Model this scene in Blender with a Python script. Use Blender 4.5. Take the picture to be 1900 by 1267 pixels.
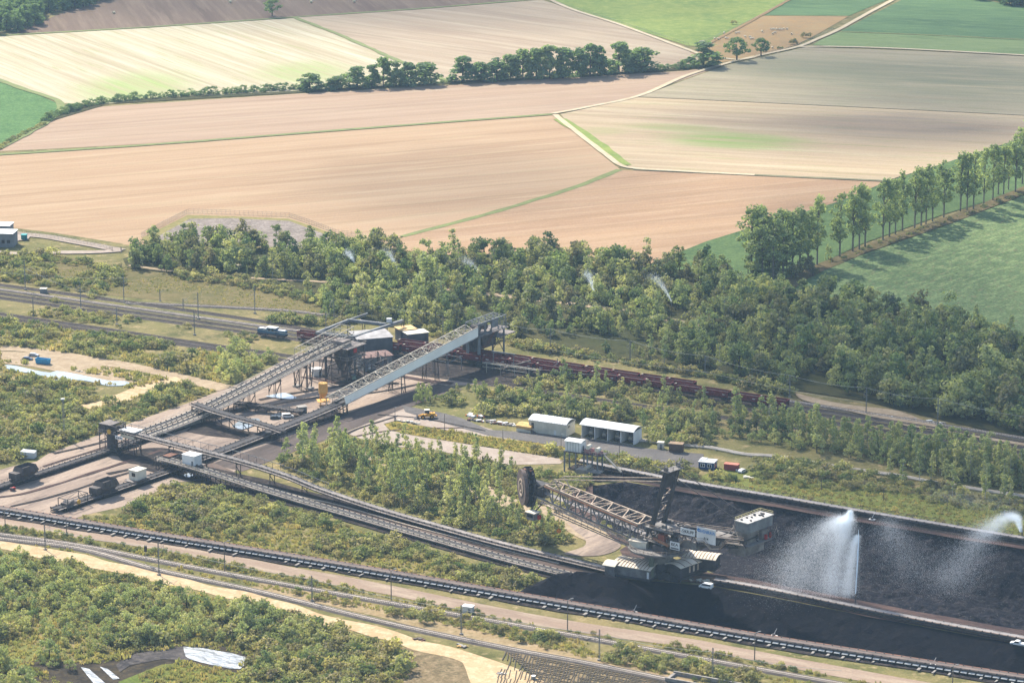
import bpy, bmesh, math, random
import numpy as np
from mathutils import Vector, Matrix, noise
from mathutils.geometry import delaunay_2d_cdt, tessellate_polygon

for o in list(bpy.data.objects): bpy.data.objects.remove(o)
scene = bpy.context.scene
COL = scene.collection
R = math.radians
rnd = random.Random(7)

# ------------------------------------------------------------------ camera
CAM_H, TILT, FPX, PW, PH = 370.0, R(14.7), 6000.0, 1900.0, 1267.0
cd = bpy.data.cameras.new('camera'); cam = bpy.data.objects.new('camera', cd); COL.objects.link(cam)
cam.location = (0, 0, CAM_H); cam.rotation_euler = (math.pi/2 - TILT, 0, 0)
cd.sensor_width = 36.0; cd.lens = 36.0*FPX/PW; cd.clip_start = 1.0; cd.clip_end = 30000
scene.camera = cam

# ------------------------------------------------------------------ sky, sun, exposure
SUN_EL, SUN_AZ = R(43), math.atan2(-0.52, 0.85)      # azimuth measured from +Y towards +X
world = bpy.data.worlds.new('World'); scene.world = world; world.use_nodes = True
wn = world.node_tree.nodes; wl = world.node_tree.links
sky = wn.new('ShaderNodeTexSky'); sky.sky_type = 'NISHITA'; sky.sun_disc = False
sky.sun_elevation = SUN_EL; sky.sun_rotation = SUN_AZ; sky.altitude = 100
sky.air_density = 1.0; sky.dust_density = 1.5; sky.ozone_density = 1.0
bg = wn['Background']; bg.inputs['Strength'].default_value = 0.135
wl.new(sky.outputs['Color'], bg.inputs['Color'])
sd = bpy.data.lights.new('sun', 'SUN'); sd.energy = 5.0; sd.angle = R(0.55); sd.color = (1.0, 0.94, 0.85)
sun = bpy.data.objects.new('sun', sd); COL.objects.link(sun)
sdir = Vector((math.sin(SUN_AZ)*math.cos(SUN_EL), math.cos(SUN_AZ)*math.cos(SUN_EL), math.sin(SUN_EL)))
sun.rotation_euler = sdir.to_track_quat('Z', 'Y').to_euler(); sun.location = (0, 800, 900)
vs = scene.view_settings
vs.view_transform = 'Standard'; vs.look = 'None'; vs.gamma = 1.0; vs.use_curve_mapping = False
vs.exposure = 1.08
try:
    scene.cycles.volume_bounces = 1; scene.cycles.max_bounces = 6
    scene.cycles.transparent_max_bounces = 16
except Exception: pass

HAZE = 0.00004
# ------------------------------------------------------------------ helpers
ct, st = math.cos(TILT), math.sin(TILT)
def P(px, py, z=0.0):
    "point of the place seen at photo pixel (px,py) on the level z"
    dx = (px-PW/2)/FPX; dy = -(py-PH/2)/FPX
    d = Vector((dx, ct+dy*st, -st+dy*ct))
    return Vector((0, 0, CAM_H)) + d*((z-CAM_H)/d.z)
def proj(x, y, z):
    v = Vector((x, y, z-CAM_H))
    f = v.y*ct - v.z*st; u = v.y*st + v.z*ct
    return PW/2 + FPX*v.x/f, PH/2 - FPX*u/f
def HZ(px, pyb, pyt):
    "height of an upright whose foot is seen at pyb and whose top at pyt"
    b = P(px, pyb); lo, hi = 0.0, 90.0
    for _ in range(40):
        m = (lo+hi)/2
        if proj(b.x, b.y, m)[1] > pyt: lo = m
        else: hi = m
    return lo
def XY(v): return Vector((v[0], v[1], 0))

def smooth(pts, n=6):
    "Catmull-Rom through the points"
    pts = [Vector(p) for p in pts]
    if len(pts) < 3: return pts
    out = []
    q = [pts[0]*2-pts[1]] + pts + [pts[-1]*2-pts[-2]]
    for i in range(1, len(q)-2):
        a, b, c, d = q[i-1], q[i], q[i+1], q[i+2]
        for k in range(n):
            t = k/n
            out.append(0.5*((2*b) + (c-a)*t + (2*a-5*b+4*c-d)*t*t + (3*b-a-3*c+d)*t**3))
    out.append(pts[-1]); return out
def resample(pts, step):
    "points every step metres along the line, last one kept"
    out = [pts[0].copy()]; left = step
    for a, b in zip(pts, pts[1:]):
        L = (b-a).length
        if L < 1e-6: continue
        t = left
        while t < L:
            out.append(a.lerp(b, t/L)); t += step
        left = t-L
    if (out[-1]-pts[-1]).length > 0.2*step: out.append(pts[-1].copy())
    return out
def sides(pts):
    "unit vectors to the right of the walking direction"
    out = []
    for i in range(len(pts)):
        a = pts[max(0, i-1)]; b = pts[min(len(pts)-1, i+1)]
        d = XY(b)-XY(a)
        d = d.normalized() if d.length > 1e-6 else Vector((1, 0, 0))
        out.append(Vector((d.y, -d.x, 0)))
    return out

def link(o): COL.objects.link(o); return o
class MB:
    "collects shapes, then links them as ONE mesh object"
    def __init__(s): s.v = []; s.f = []
    def add(s, vs, fs):
        o = len(s.v); s.v += [tuple(v) for v in vs]; s.f += [tuple(i+o for i in f) for f in fs]; return s
    def box(s, c, sz, rz=0.0):
        hx, hy, hz = sz[0]/2, sz[1]/2, sz[2]/2; cs, sn = math.cos(rz), math.sin(rz)
        vs = []
        for z in (-hz, hz):
            for x, y in ((-hx, -hy), (hx, -hy), (hx, hy), (-hx, hy)):
                vs.append((c[0]+x*cs-y*sn, c[1]+x*sn+y*cs, c[2]+z))
        return s.add(vs, [(3,2,1,0),(4,5,6,7),(0,1,5,4),(1,2,6,5),(2,3,7,6),(3,0,4,7)])
    def bb(s, x0, x1, y0, y1, z0, z1):
        return s.box(((x0+x1)/2, (y0+y1)/2, (z0+z1)/2), (x1-x0, y1-y0, z1-z0))
    def bar(s, a, b, w, h=None):
        a, b = Vector(a), Vector(b); h = h or w; d = b-a
        if d.length < 1e-5: return s
        d.normalize(); up = Vector((0, 0, 1))
        if abs(d.z) > 0.95: up = Vector((0, 1, 0))
        r = d.cross(up).normalized(); u = r.cross(d)
        vs = []
        for p in (a, b):
            for i, j in ((-1,-1),(1,-1),(1,1),(-1,1)): vs.append(p + r*(i*w/2) + u*(j*h/2))
        return s.add(vs, [(3,2,1,0),(4,5,6,7),(0,1,5,4),(1,2,6,5),(2,3,7,6),(3,0,4,7)])
    def tube(s, a, b, r0, r1=None, n=6, cap=True):
        a, b = Vector(a), Vector(b); r1 = r0 if r1 is None else r1
        d = (b-a).normalized(); up = Vector((0, 0, 1)) if abs(d.z) < 0.9 else Vector((1, 0, 0))
        r = d.cross(up).normalized(); u = r.cross(d); vs = []
        for p, q in ((a, r0), (b, r1)):
            for i in range(n):
                t = 2*math.pi*i/n; vs.append(p + r*(q*math.cos(t)) + u*(q*math.sin(t)))
        fs = [(i, (i+1) % n, n+(i+1) % n, n+i) for i in range(n)]
        if cap: fs += [tuple(range(n-1, -1, -1)), tuple(range(n, 2*n))]
        return s.add(vs, fs)
    def prism(s, pts, z0, z1):
        n = len(pts); vs = [(p[0], p[1], z0) for p in pts] + [(p[0], p[1], z1) for p in pts]
        return s.add(vs, [tuple(range(n-1, -1, -1)), tuple(range(n, 2*n))] + [(i, (i+1) % n, n+(i+1) % n, n+i) for i in range(n)])
    def xprism(s, prof, x0, x1):
        "profile in (y,z) drawn out along x"
        n = len(prof); vs = [(x0, p[0], p[1]) for p in prof] + [(x1, p[0], p[1]) for p in prof]
        return s.add(vs, [tuple(range(n)), tuple(range(2*n-1, n-1, -1))] + [(i, n+i, n+(i+1) % n, (i+1) % n) for i in range(n)])
    def yprism(s, prof, y0, y1):
        n = len(prof); vs = [(p[0], y0, p[1]) for p in prof] + [(p[0], y1, p[1]) for p in prof]
        return s.add(vs, [tuple(range(n-1, -1, -1)), tuple(range(n, 2*n))] + [(i, (i+1) % n, n+(i+1) % n, n+i) for i in range(n)])
    def sweep(s, path, prof, closed=False):
        "profile [(sideways, up)] carried along the path"
        sd_ = sides(path); n = len(prof); vs = []
        for p, r in zip(path, sd_):
            for o, z in prof: vs.append(p + r*o + Vector((0, 0, z)))
        fs = []
        m = n if closed else n-1
        for i in range(len(path)-1):
            for j in range(m):
                k = (j+1) % n; fs.append((i*n+j, i*n+k, (i+1)*n+k, (i+1)*n+j))
        if closed: fs += [tuple(range(n-1, -1, -1)), tuple((len(path)-1)*n+j for j in range(n))]
        return s.add(vs, fs)
    def lathe(s, c, prof, n=12):
        vs = []; fs = []; m = len(prof)
        for r, z in prof:
            for i in range(n):
                t = 2*math.pi*i/n; vs.append((c[0]+r*math.cos(t), c[1]+r*math.sin(t), c[2]+z))
        for j in range(m-1):
            for i in range(n): fs.append((j*n+i, j*n+(i+1) % n, (j+1)*n+(i+1) % n, (j+1)*n+i))
        fs.append(tuple(range(n-1, -1, -1))); fs.append(tuple((m-1)*n+i for i in range(n)))
        return s.add(vs, fs)
    def mesh(s, name, mat, org=None, shade=False):
        me = bpy.data.meshes.new(name)
        vs_ = s.v if org is None else [(v[0]-org[0], v[1]-org[1], v[2]-org[2]) for v in s.v]
        me.from_pydata(vs_, [], s.f); me.update()
        if mat: me.materials.append(mat)
        if shade: me.polygons.foreach_set('use_smooth', [True]*len(me.polygons))
        return me
    def build(s, name, mat, parent=None, org=None, shade=False, kind=None):
        o = bpy.data.objects.new(name, s.mesh(name, mat, org, shade)); link(o)
        if parent is not None: o.parent = parent
        if kind: o['kind'] = kind
        return o

def tag(o, label=None, cat=None, group=None, kind=None):
    if label: o['label'] = label
    if cat: o['category'] = cat
    if group: o['group'] = group
    if kind: o['kind'] = kind
    return o
def thing(name, label, cat, loc=(0,0,0), rz=0.0, group=None):
    o = bpy.data.objects.new(name, None); link(o); o.empty_display_size = 0.5
    o.location = loc; o.rotation_euler = (0, 0, rz)
    return tag(o, label, cat, group)
KIDS = {}
def kids(o): return [c for c in o.children]
def copy_tree(src, loc=None, rz=None, sc=None, label=None, group=None, parts=None):
    "a copy of a thing and of its parts and sub-parts"
    r = src.copy(); link(r)
    if loc is not None: r.location = loc
    if rz is not None: r.rotation_euler = (0, 0, rz)
    if sc is not None: r.scale = sc if hasattr(sc, '__len__') else (sc, sc, sc)
    if label: r['label'] = label
    if group: r['group'] = group
    for ch in (parts if parts is not None else kids(src)):
        c = ch.copy(); link(c); c.parent = r
        for g in kids(ch):
            d = g.copy(); link(d); d.parent = c
    return r
def part_copy(src, parent, loc, rz=0.0, sc=(1,1,1)):
    c = src.copy(); link(c); c.parent = parent; c.location = loc; c.rotation_euler = (0, 0, rz); c.scale = sc; return c
ORD = ['first','second','third','fourth','fifth','sixth','seventh','eighth','ninth','tenth','eleventh','twelfth','thirteenth',
 'fourteenth','fifteenth','sixteenth','seventeenth','eighteenth','nineteenth','twentieth','twenty-first','twenty-second','twenty-third',
 'twenty-fourth','twenty-fifth','twenty-sixth','twenty-seventh','twenty-eighth','twenty-ninth','thirtieth','thirty-first','thirty-second']

# ------------------------------------------------------------------ materials
def S(r, g, b, k=1.0):
    f = lambda c: (c/255/12.92 if c/255 <= 0.04045 else ((c/255+0.055)/1.055)**2.4)*k
    return (f(r), f(g), f(b), 1.0)
class NT:
    def __init__(s, name):
        s.m = bpy.data.materials.new(name); s.m.use_nodes = True; s.t = s.m.node_tree
        s.b = s.t.nodes['Principled BSDF']; s.out = s.t.nodes['Material Output']
        s.b.inputs['Specular IOR Level'].default_value = 0.25
    def n(s, typ, **kw):
        x = s.t.nodes.new(typ)
        for k, v in kw.items(): setattr(x, k, v)
        return x
    def l(s, a, b): s.t.links.new(a, b)
    def coord(s, which='Object', scale=(1,1,1), rot=0.0):
        tc = s.n('ShaderNodeTexCoord'); mp = s.n('ShaderNodeMapping', vector_type='TEXTURE')
        mp.inputs['Scale'].default_value = scale; mp.inputs['Rotation'].default_value = (0, 0, rot)
        s.l(tc.outputs[which], mp.inputs['Vector']); return mp.outputs['Vector']
    def noise(s, vec, scale, detail=4, rough=0.6, dist=0.0):
        x = s.n('ShaderNodeTexNoise'); x.inputs['Scale'].default_value = scale; x.inputs['Detail'].default_value = detail
        x.inputs['Roughness'].default_value = rough; x.inputs['Distortion'].default_value = dist
        s.l(vec, x.inputs['Vector']); return x.outputs['Fac']
    def ramp(s, fac, stops):
        x = s.n('ShaderNodeValToRGB'); e = x.color_ramp.elements
        while len(e) < len(stops): e.new(0.5)
        for el, (p, c) in zip(e, stops): el.position = p; el.color = c
        s.l(fac, x.inputs['Fac']); return x.outputs['Color']
    def mix(s, a, b, fac, mode='MIX'):
        x = s.n('ShaderNodeMix', data_type='RGBA', blend_type=mode)
        for sock, val in ((x.inputs[6], a), (x.inputs[7], b), (x.inputs[0], fac)):
            if hasattr(val, 'is_output'): s.l(val, sock)
            else: sock.default_value = val
        return x.outputs[2]
    def bump(s, fac, strength, dist=0.1):
        x = s.n('ShaderNodeBump'); x.inputs['Strength'].default_value = strength; x.inputs['Distance'].default_value = dist
        s.l(fac, x.inputs['Height']); s.l(x.outputs['Normal'], s.b.inputs['Normal'])
    def done(s, col, rough=0.85, metal=0.0):
        if hasattr(col, 'is_output'): s.l(col, s.b.inputs['Base Color'])
        else: s.b.inputs['Base Color'].default_value = col
        s.b.inputs['Roughness'].default_value = rough; s.b.inputs['Metallic'].default_value = metal
        return s.m
def GREY(v): return (v, v, v, 1)
def mat(name, c1, c2=None, scale=1.0, rough=0.8, metal=0.0, lo=0.35, hi=0.65, bump=0.0, grain=0.0, gscale=8.0):
    "worn paint, steel, concrete: two tones of the thing's own colour mixed by dirt noise"
    t = NT(name); v = t.coord()
    f = t.noise(v, scale, 5, 0.65)
    c = t.ramp(f, [(lo, c1), (hi, c2 or tuple(x*0.7 for x in c1[:3])+(1,))])
    if grain:
        g = t.noise(v, gscale, 2, 0.7)
        c = t.mix(c, t.ramp(g, [(0.3, GREY(1-grain)), (0.7, GREY(1+grain*0.5))]), 1.0, 'MULTIPLY')
    if bump: t.bump(f, bump)
    return t.done(c, rough, metal)
def ground_mat(name, cols, big=0.02, mid=0.15, fine=1.2, rough=0.95, rot=0.0, stretch=1.0, grain=0.25, bump=0.0, patches=()):
    "ground: three tones in large and middling patches plus grain; stretch draws them out along rot"
    t = NT(name); v = t.coord('Object', (1, 1, 1), 0); t.b.inputs['Specular IOR Level'].default_value = .04; cols = [tuple(x*.7 for x in c[:3])+(1,) for c in cols]
    vs_ = t.coord('Object', (stretch, 1, 1), rot) if stretch != 1 else v
    a = t.noise(vs_, big, 5, 0.62); b = t.noise(vs_, mid, 5, 0.68); g = t.noise(v, fine, 3, 0.75)
    c = t.mix(t.ramp(a, [(0.36, cols[0]), (0.64, cols[1])]), cols[2 % len(cols)], t.ramp(b, [(0.45, GREY(0)), (0.66, GREY(0.85))]))
    if len(cols) > 3:
        c = t.mix(c, cols[3], t.ramp(t.noise(vs_, mid*2.7, 4, 0.7), [(0.55, GREY(0)), (0.7, GREY(0.9))]))
    if stretch >= 10:                                # drilled rows and wider tramlines run along the field
        rv = t.coord('Object', (1, 1, 1), rot)
        for wl_, am, tone in ((5.2, .055, (.86,.85,.83,1)), (27.0, .11, (.8,.8,.74,1))):
            w = t.n('ShaderNodeTexWave', wave_type='BANDS', bands_direction='Y', wave_profile='SIN'); w.inputs['Scale'].default_value = .314*1.0/wl_*1.0; w.inputs['Distortion'].default_value = 1.2; w.inputs['Detail'].default_value = 2; w.inputs['Detail Scale'].default_value = .4
            t.l(rv, w.inputs['Vector']); f_ = t.ramp(w.outputs['Fac'], [(.5 if wl_ < 10 else .9, GREY(0)), (1.0, GREY(am*6 if wl_ < 10 else am*4))])
            c = t.mix(c, tone, f_, 'MULTIPLY')
    for ctr, pr_, rx, ry, col, amt in patches:
        mp = t.n('ShaderNodeMapping', vector_type='TEXTURE'); mp.inputs['Location'].default_value = (ctr.x, ctr.y, 0); mp.inputs['Rotation'].default_value = (0, 0, pr_); mp.inputs['Scale'].default_value = (rx, ry, 1e6)
        tc = t.n('ShaderNodeTexCoord'); t.l(tc.outputs['Object'], mp.inputs['Vector']); ln = t.n('ShaderNodeVectorMath', operation='LENGTH'); t.l(mp.outputs[0], ln.inputs[0])
        mr = t.n('ShaderNodeMapRange', interpolation_type='SMOOTHSTEP'); mr.inputs[1].default_value = .25; mr.inputs[2].default_value = 1.0; mr.inputs[3].default_value = amt; mr.inputs[4].default_value = 0; t.l(ln.outputs['Value'], mr.inputs[0])
        ml = t.n('ShaderNodeMath', operation='MULTIPLY'); t.l(mr.outputs[0], ml.inputs[0]); t.l(t.ramp(b, [(.38, GREY(.25)), (.6, GREY(1))]), ml.inputs[1])
        c = t.mix(c, tuple(x*.7 for x in col[:3])+(1,), ml.outputs[0])
    c = t.mix(c, t.ramp(g, [(0.28, GREY(1-grain)), (0.72, GREY(1+grain*0.6))]), 1.0, 'MULTIPLY')
    if bump: t.bump(g, bump, 0.3)
    return t.done(c, rough)
# ------------------------------------------------------------------ the lie of the land (photo pixel outlines turned into ground points)
def ang(a, b):
    d = P(*b)-P(*a); return math.atan2(d.y, d.x)
def sheet(name, px, z, m, curve=0):
    pts = [P(x, y, z) for x, y in px]
    if curve: pts = smooth(pts+[pts[0]], curve)[:-1]
    me = bpy.data.meshes.new(name)
    tris = tessellate_polygon([pts])
    fs = []
    for t in tris:
        a, b, c = (pts[i] for i in t)
        fs.append(tuple(t) if (b-a).cross(c-a).z > 0 else tuple(reversed(t)))
    me.from_pydata(pts, [], fs); me.materials.append(m)
    o = link(bpy.data.objects.new(name, me)); o['kind'] = 'structure'; return o
def strip(name, px, w, z, m, wob=0.0, n=6):
    path = resample(smooth([P(x, y) for x, y in px], n), 4.0); sd_ = sides(path)
    vs_ = []; fs = []
    for i, (p, r) in enumerate(zip(path, sd_)):
        k = w/2*(1+wob*(noise.noise((p.x*0.06, p.y*0.06, 3.1)))); k2 = w/2*(1+wob*(noise.noise((p.x*0.06, p.y*0.06, 9.7))))
        vs_ += [p - r*k + Vector((0, 0, z)), p + r*k2 + Vector((0, 0, z))]
        if i: fs.append((2*i-2, 2*i-1, 2*i+1, 2*i))
    me = bpy.data.meshes.new(name); me.from_pydata(vs_, [], fs); me.materials.append(m)
    o = link(bpy.data.objects.new(name, me)); o['kind'] = 'structure'; return o

# trench outlines (the two coal bunkers either side of the ridge)
FAR_T = [(1092,902),(1160,893),(1280,913),(1450,941),(1600,966),(1900,1016),(1990,1031),(1990,1193),(1900,1177),(1750,1150),(1600,1122),(1430,1088),(1330,1066),(1245,1026),(1180,1000),(1125,975),(1092,940)]
NEAR_T = [(1990,1212),(1900,1196),(1750,1169),(1600,1141),(1430,1107),(1320,1087),(1230,1079),(1130,1072),(1060,1066),(1000,1080),(950,1104),(1100,1131),(1260,1158),(1420,1186),(1660,1224),(1900,1259),(1990,1273)]
far_w = [P(*p) for p in FAR_T]; near_w = [P(*p) for p in NEAR_T]

G1 = S(150,142,98); G2 = S(128,126,80); G3 = S(176,158,120)
m_ground = ground_mat('scrub_soil', [S(136,132,80,.8), S(160,144,98,.82), S(104,108,62,.7), S(192,168,124,.85)], 0.015, 0.07, 1.1, grain=0.35)
outer = [Vector((-9000, -3000, 0)), Vector((9000, -3000, 0)), Vector((9000, 15000, 0)), Vector((-9000, 15000, 0))]
gv = [Vector((p.x, p.y)) for p in outer+far_w+near_w]
n0, n1, n2 = 4, 4+len(far_w), 4+len(far_w)+len(near_w)
loop = lambda a, b: [(i, i+1 if i+1 < b else a) for i in range(a, b)]
cv, ce, cf = delaunay_2d_cdt(gv, loop(0, n0)+loop(n0, n1)+loop(n1, n2), [], 1, 1e-4)[:3]
def inpoly(pts, poly):
    "which of the Nx2 points lie inside the outline"
    x, y = pts[:, 0], pts[:, 1]; c = np.zeros(len(pts), bool); n = len(poly)
    for i in range(n):
        x1, y1 = poly[i][0], poly[i][1]; x2, y2 = poly[(i+1) % n][0], poly[(i+1) % n][1]
        if y1 == y2: continue
        k = ((y1 > y) != (y2 > y)) & (x < (x2-x1)*(y-y1)/(y2-y1)+x1); c ^= k
    return c
def dline(pts, line, closed=False):
    "distance of the Nx2 points from a polyline"
    d = np.full(len(pts), 1e9); m = len(line) if closed else len(line)-1
    for i in range(m):
        a = np.array(line[i][:2]); b = np.array(line[(i+1) % len(line)][:2]); ab = b-a; L = (ab@ab) or 1e-9
        t = np.clip(((pts-a)@ab)/L, 0, 1); d = np.minimum(d, np.hypot(*(pts-(a+t[:, None]*ab)).T))
    return d
cen = np.array([[(cv[f[0]].x+cv[f[1]].x+cv[f[2]].x)/3, (cv[f[0]].y+cv[f[1]].y+cv[f[2]].y)/3] for f in cf])
hole = inpoly(cen, far_w) | inpoly(cen, near_w)
me = bpy.data.meshes.new('ground')
me.from_pydata([(v.x, v.y, 0) for v in cv], [], [tuple(f) for f, h in zip(cf, hole) if not h]); me.materials.append(m_ground)
ground = link(bpy.data.objects.new('ground', me)); ground['kind'] = 'structure'

# fields ---------------------------------------------------------------------------------------
aT = ang((0,288), (1025,215)); aR = ang((1260,183), (1900,214)); aW = ang((200,140), (560,60))
tan = lambda k=1.0: [S(210,177,140,.72*k), S(194,159,123,.7*k), S(218,190,152,.74*k)]
m_f1 = ground_mat('stubble_tan', tan(), .03, .12, .9, rot=aT+0.05, stretch=14, grain=.16)
m_f2 = ground_mat('stubble_tan_pink', [S(208,178,148,.7), S(194,164,136,.68), S(216,190,160,.72)], .03, .1, .9, rot=aT, stretch=16, grain=.14)
m_f3 = ground_mat('stubble_pale', [S(222,208,172,.72), S(212,194,158,.68), S(230,220,190,.78), S(186,190,118,.68)], .05, .16, .8, rot=ang((60,90),(300,180)), stretch=30, grain=.14, patches=[(P(250,165), 0, 50, 90, S(160,190,90,.75), .7), (P(560,135), 0, 45, 60, S(160,190,90,.75), .6)])
m_f5 = ground_mat('stubble_rosy', [S(206,184,154,.72), S(194,170,142,.7), S(214,196,166,.74)], .03, .1, .8, rot=ang((700,50),(1200,120)), stretch=12, grain=.12)
m_f6 = ground_mat('ploughed_soil', [S(160,136,114,.62), S(138,114,96,.62), S(176,152,128,.62)], .04, .16, .8, rot=ang((230,10),(260,50)), stretch=14, grain=.2)
m_f9 = ground_mat('young_crop_greyish', [S(200,184,150,.74), S(182,168,138,.7), S(206,192,158,.76), S(168,170,122,.7)], .02, .1, .9, rot=aR, stretch=10, grain=.16, patches=[(P(1780,150), aR, 170, 130, S(146,148,118,.6), .9), (P(1480,125), aR, 120, 70, S(158,158,124,.65), .7)])
m_f10 = ground_mat('stubble_with_weeds', [S(214,190,152,.78), S(198,172,140,.74), S(222,202,166,.8), S(186,182,124,.72)], .022, .1, .9, rot=aR, stretch=18, grain=.15, patches=[(P(1370,262), aR, 62, 34, S(140,176,84,.75), .95), (P(1250,238), aR, 45, 16, S(160,178,100,.75), .7), (P(1680,235), aR, 110, 70, S(150,132,118,.6), .6), (P(1120,245), aR, 20, 20, S(168,180,110,.7), .5)])
m_f11 = ground_mat('stubble_brown', [S(204,168,130,.74), S(188,152,118,.72), S(212,180,144,.76)], .03, .12, .9, rot=ang((1160,380),(1560,340)), stretch=12, grain=.16)
m_gr1 = ground_mat('beet_leaves', [S(112,152,88,.72), S(92,134,76,.66), S(130,164,98,.76)], .04, .3, .9, grain=.5)
m_mead = ground_mat('meadow_grass', [S(164,178,92,.74), S(136,162,84,.7), S(180,188,104,.76)], .025, .15, .9, grain=.2)
m_gr2 = ground_mat('green_crop', [S(118,150,98,.7), S(98,130,88,.64), S(130,158,102,.72)], .03, .2, .9, rot=aR, stretch=5, grain=.25)
m_gr3 = ground_mat('green_crop_light', [S(150,168,108,.74), S(132,156,98,.7), S(160,174,116,.76)], .03, .2, .9, rot=aR, stretch=5, grain=.2)
m_past = ground_mat('dry_pasture', [S(200,170,120,.7), S(184,154,112,.7), S(206,164,106,.7)], .03, .15, .8, grain=.15)
m_crop = ground_mat('potato_leaves', [S(138,158,102,.82), S(112,136,88,.72), S(154,172,112,.88), S(162,144,108,.74)], .012, .22, .8, rot=ang((1480,505),(1890,370)), stretch=2.5, grain=.55, bump=.6)
m_corn = ground_mat('green_verge_crop', [S(118,146,88,.64), S(96,126,76,.58), S(136,158,96,.7)], .05, .4, 1.2, grain=.45)
FIELDS = [
 ('stubble_field', [(-60,292),(0,287),(300,268),(640,242),(1025,214),(1085,262),(1150,314),(1060,350),(900,398),(745,438),(700,470),(600,470),(300,470),(225,452),(100,432),(0,420),(-60,412)], .05, m_f1),
 ('stubble_field', [(-60,284),(0,277),(60,240),(130,209),(190,198),(560,174),(840,158),(1270,132),(1340,122),(1185,178),(1028,212),(640,241),(300,266)], .07, m_f2),
 ('pale_field', [(-60,76),(0,68),(280,52),(545,34),(640,70),(735,112),(835,152),(560,168),(190,193),(112,192),(0,148),(-60,128)], .09, m_f3),
 ('green_field', [(-60,128),(0,150),(60,172),(112,194),(85,228),(0,275),(-60,300)], .11, m_gr1),
 ('stubble_field', [(545,33),(780,18),(1005,0),(1100,30),(1272,92),(1300,108),(1270,130),(840,154),(735,111)], .13, m_f5),
 ('ploughed_field', [(40,58),(120,22),(260,-20),(1040,-30),(1005,-1),(780,16),(545,32),(280,50),(0,67)], .15, m_f6),
 ('meadow', [(1005,-30),(1030,5),(1150,45),(1275,85),(1300,86),(1395,42),(1470,-2),(1500,-30)], .17, m_mead),
 ('dry_pasture', [(1280,98),(1330,70),(1412,30),(1574,31),(1520,62),(1478,84),(1400,108),(1340,116)], .19, m_past),
 ('green_field', [(1475,-30),(1468,0),(1414,29),(1575,30),(1660,-6),(1690,-30)], .21, m_gr2),
 ('green_field', [(1700,-30),(1670,2),(1560,58),(1720,64),(1960,76),(1960,20),(1850,5),(1760,-12)], .23, m_gr2),
 ('light_green_field', [(1556,60),(1520,76),(1508,84),(1700,93),(1960,106),(1960,77),(1720,66)], .25, m_gr3),
 ('young_crop_field', [(1345,122),(1495,88),(1700,95),(1960,108),(1960,217),(1700,204),(1260,183),(1186,180)], .27, m_f9),
 ('weedy_stubble_field', [(1040,212),(1184,181),(1260,184),(1700,205),(1960,218),(1960,228),(1880,262),(1745,306),(1645,335),(1400,325),(1175,312),(1130,292),(1050,224)], .29, m_f10),
 ('brown_stubble_field', [(1160,316),(1400,327),(1642,338),(1560,375),(1385,428),(1310,452),(1235,490),(1080,490),(700,480),(748,440),(905,398),(1060,352),(1152,316)], .31, m_f11),
 ('crop_strip', [(1180,500),(1310,448),(1385,425),(1560,373),(1645,337),(1880,262),(1960,228),(1960,330),(1890,356),(1750,398),(1600,452),(1500,500),(1430,560),(1300,540)], .33, m_corn),
 ('potato_field', [(1425,560),(1478,522),(1600,473),(1760,417),(1892,366),(1990,330),(1990,640),(1800,620),(1600,590)], .35, m_crop),
]
for nm, px, z, m in FIELDS: sheet(nm, px, z, m)
m_row = mat('field_edge_grass', S(134,146,74,.6), S(116,122,66,.6), .2, .95)
strip('grass_track', [(-60,293),(0,288),(300,268),(640,242),(850,226),(1025,213)], 4.5, .40, m_row, .3)
strip('grass_track', [(1150,316),(1060,351),(905,398),(745,440)], 4.5, .41, m_row, .4)
strip('grass_edge', [(-40,70),(0,67),(280,51),(545,33),(780,17),(1005,-1)], 4, .42, m_row, .5)
strip('grass_edge', [(545,33),(640,70),(735,112),(835,153)], 4, .43, m_row, .6)
strip('grass_edge', [(-30,140),(40,165),(112,193),(85,228),(0,275),(-40,292)], 5, .44, m_row, .5)
strip('grass_edge', [(1175,315),(1400,326),(1645,337)], 4, .45, mat('field_edge_dark', S(110,108,66,.6), S(130,122,78,.6), .2), .5)
strip('grass_edge', [(1560,60),(1720,66),(1960,78)], 3, .46, m_row, .5)
strip('grass_edge', [(1410,30),(1574,31)], 2, .46, m_row, .5)
strip('grass_edge', [(1040,222),(1100,262),(1160,308)], 8, .43, m_mead, .3)
m_lane = ground_mat('pale_gravel_lane', [S(222,204,168,.85), S(206,184,146,.85), S(230,216,186,.85)], .1, .4, 1.0, grain=.12)
strip('farm_lane', [(1026,212),(1090,200),(1186,179),(1270,143),(1340,121),(1400,106),(1480,88),(1520,72),(1556,56),(1610,26),(1665,-4),(1720,-40)], 3.6, .50, m_lane, .1)
strip('farm_lane', [(1478,88),(1560,88),(1700,93),(1960,107)], 4, .51, m_lane, .1)
strip('farm_lane', [(1030,214),(1042,224),(1085,258),(1132,294),(1150,307),(1172,313),(1230,317),(1400,326)], 3.6, .52, m_lane, .2)
strip('farm_lane', [(1400,107),(1370,112),(1340,109),(1318,105)], 4, .53, m_lane, .2)
strip('farm_lane', [(1000,-10),(1060,18),(1150,47),(1275,93),(1310,106)], 3.6, .54, m_lane, .2)
strip('farm_lane', [(1296,92),(1335,72),(1412,30),(1470,-2)], 3, .55, m_past, .4)
m_litter = ground_mat('grassy_bank', [S(140,122,82,.66), S(120,112,70,.62), S(158,138,100,.66)], .05, .3, 1.0, grain=.3)
strip('field_bank', [(1450,548),(1480,518),(1600,466),(1760,410),(1892,358),(1960,330)], 9, .56, m_litter, .3)
m_under = ground_mat('woodland_floor', [S(92,96,56,.6), S(112,106,68,.6), S(72,80,46,.5)], .03, .12, .9, grain=.35)
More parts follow.
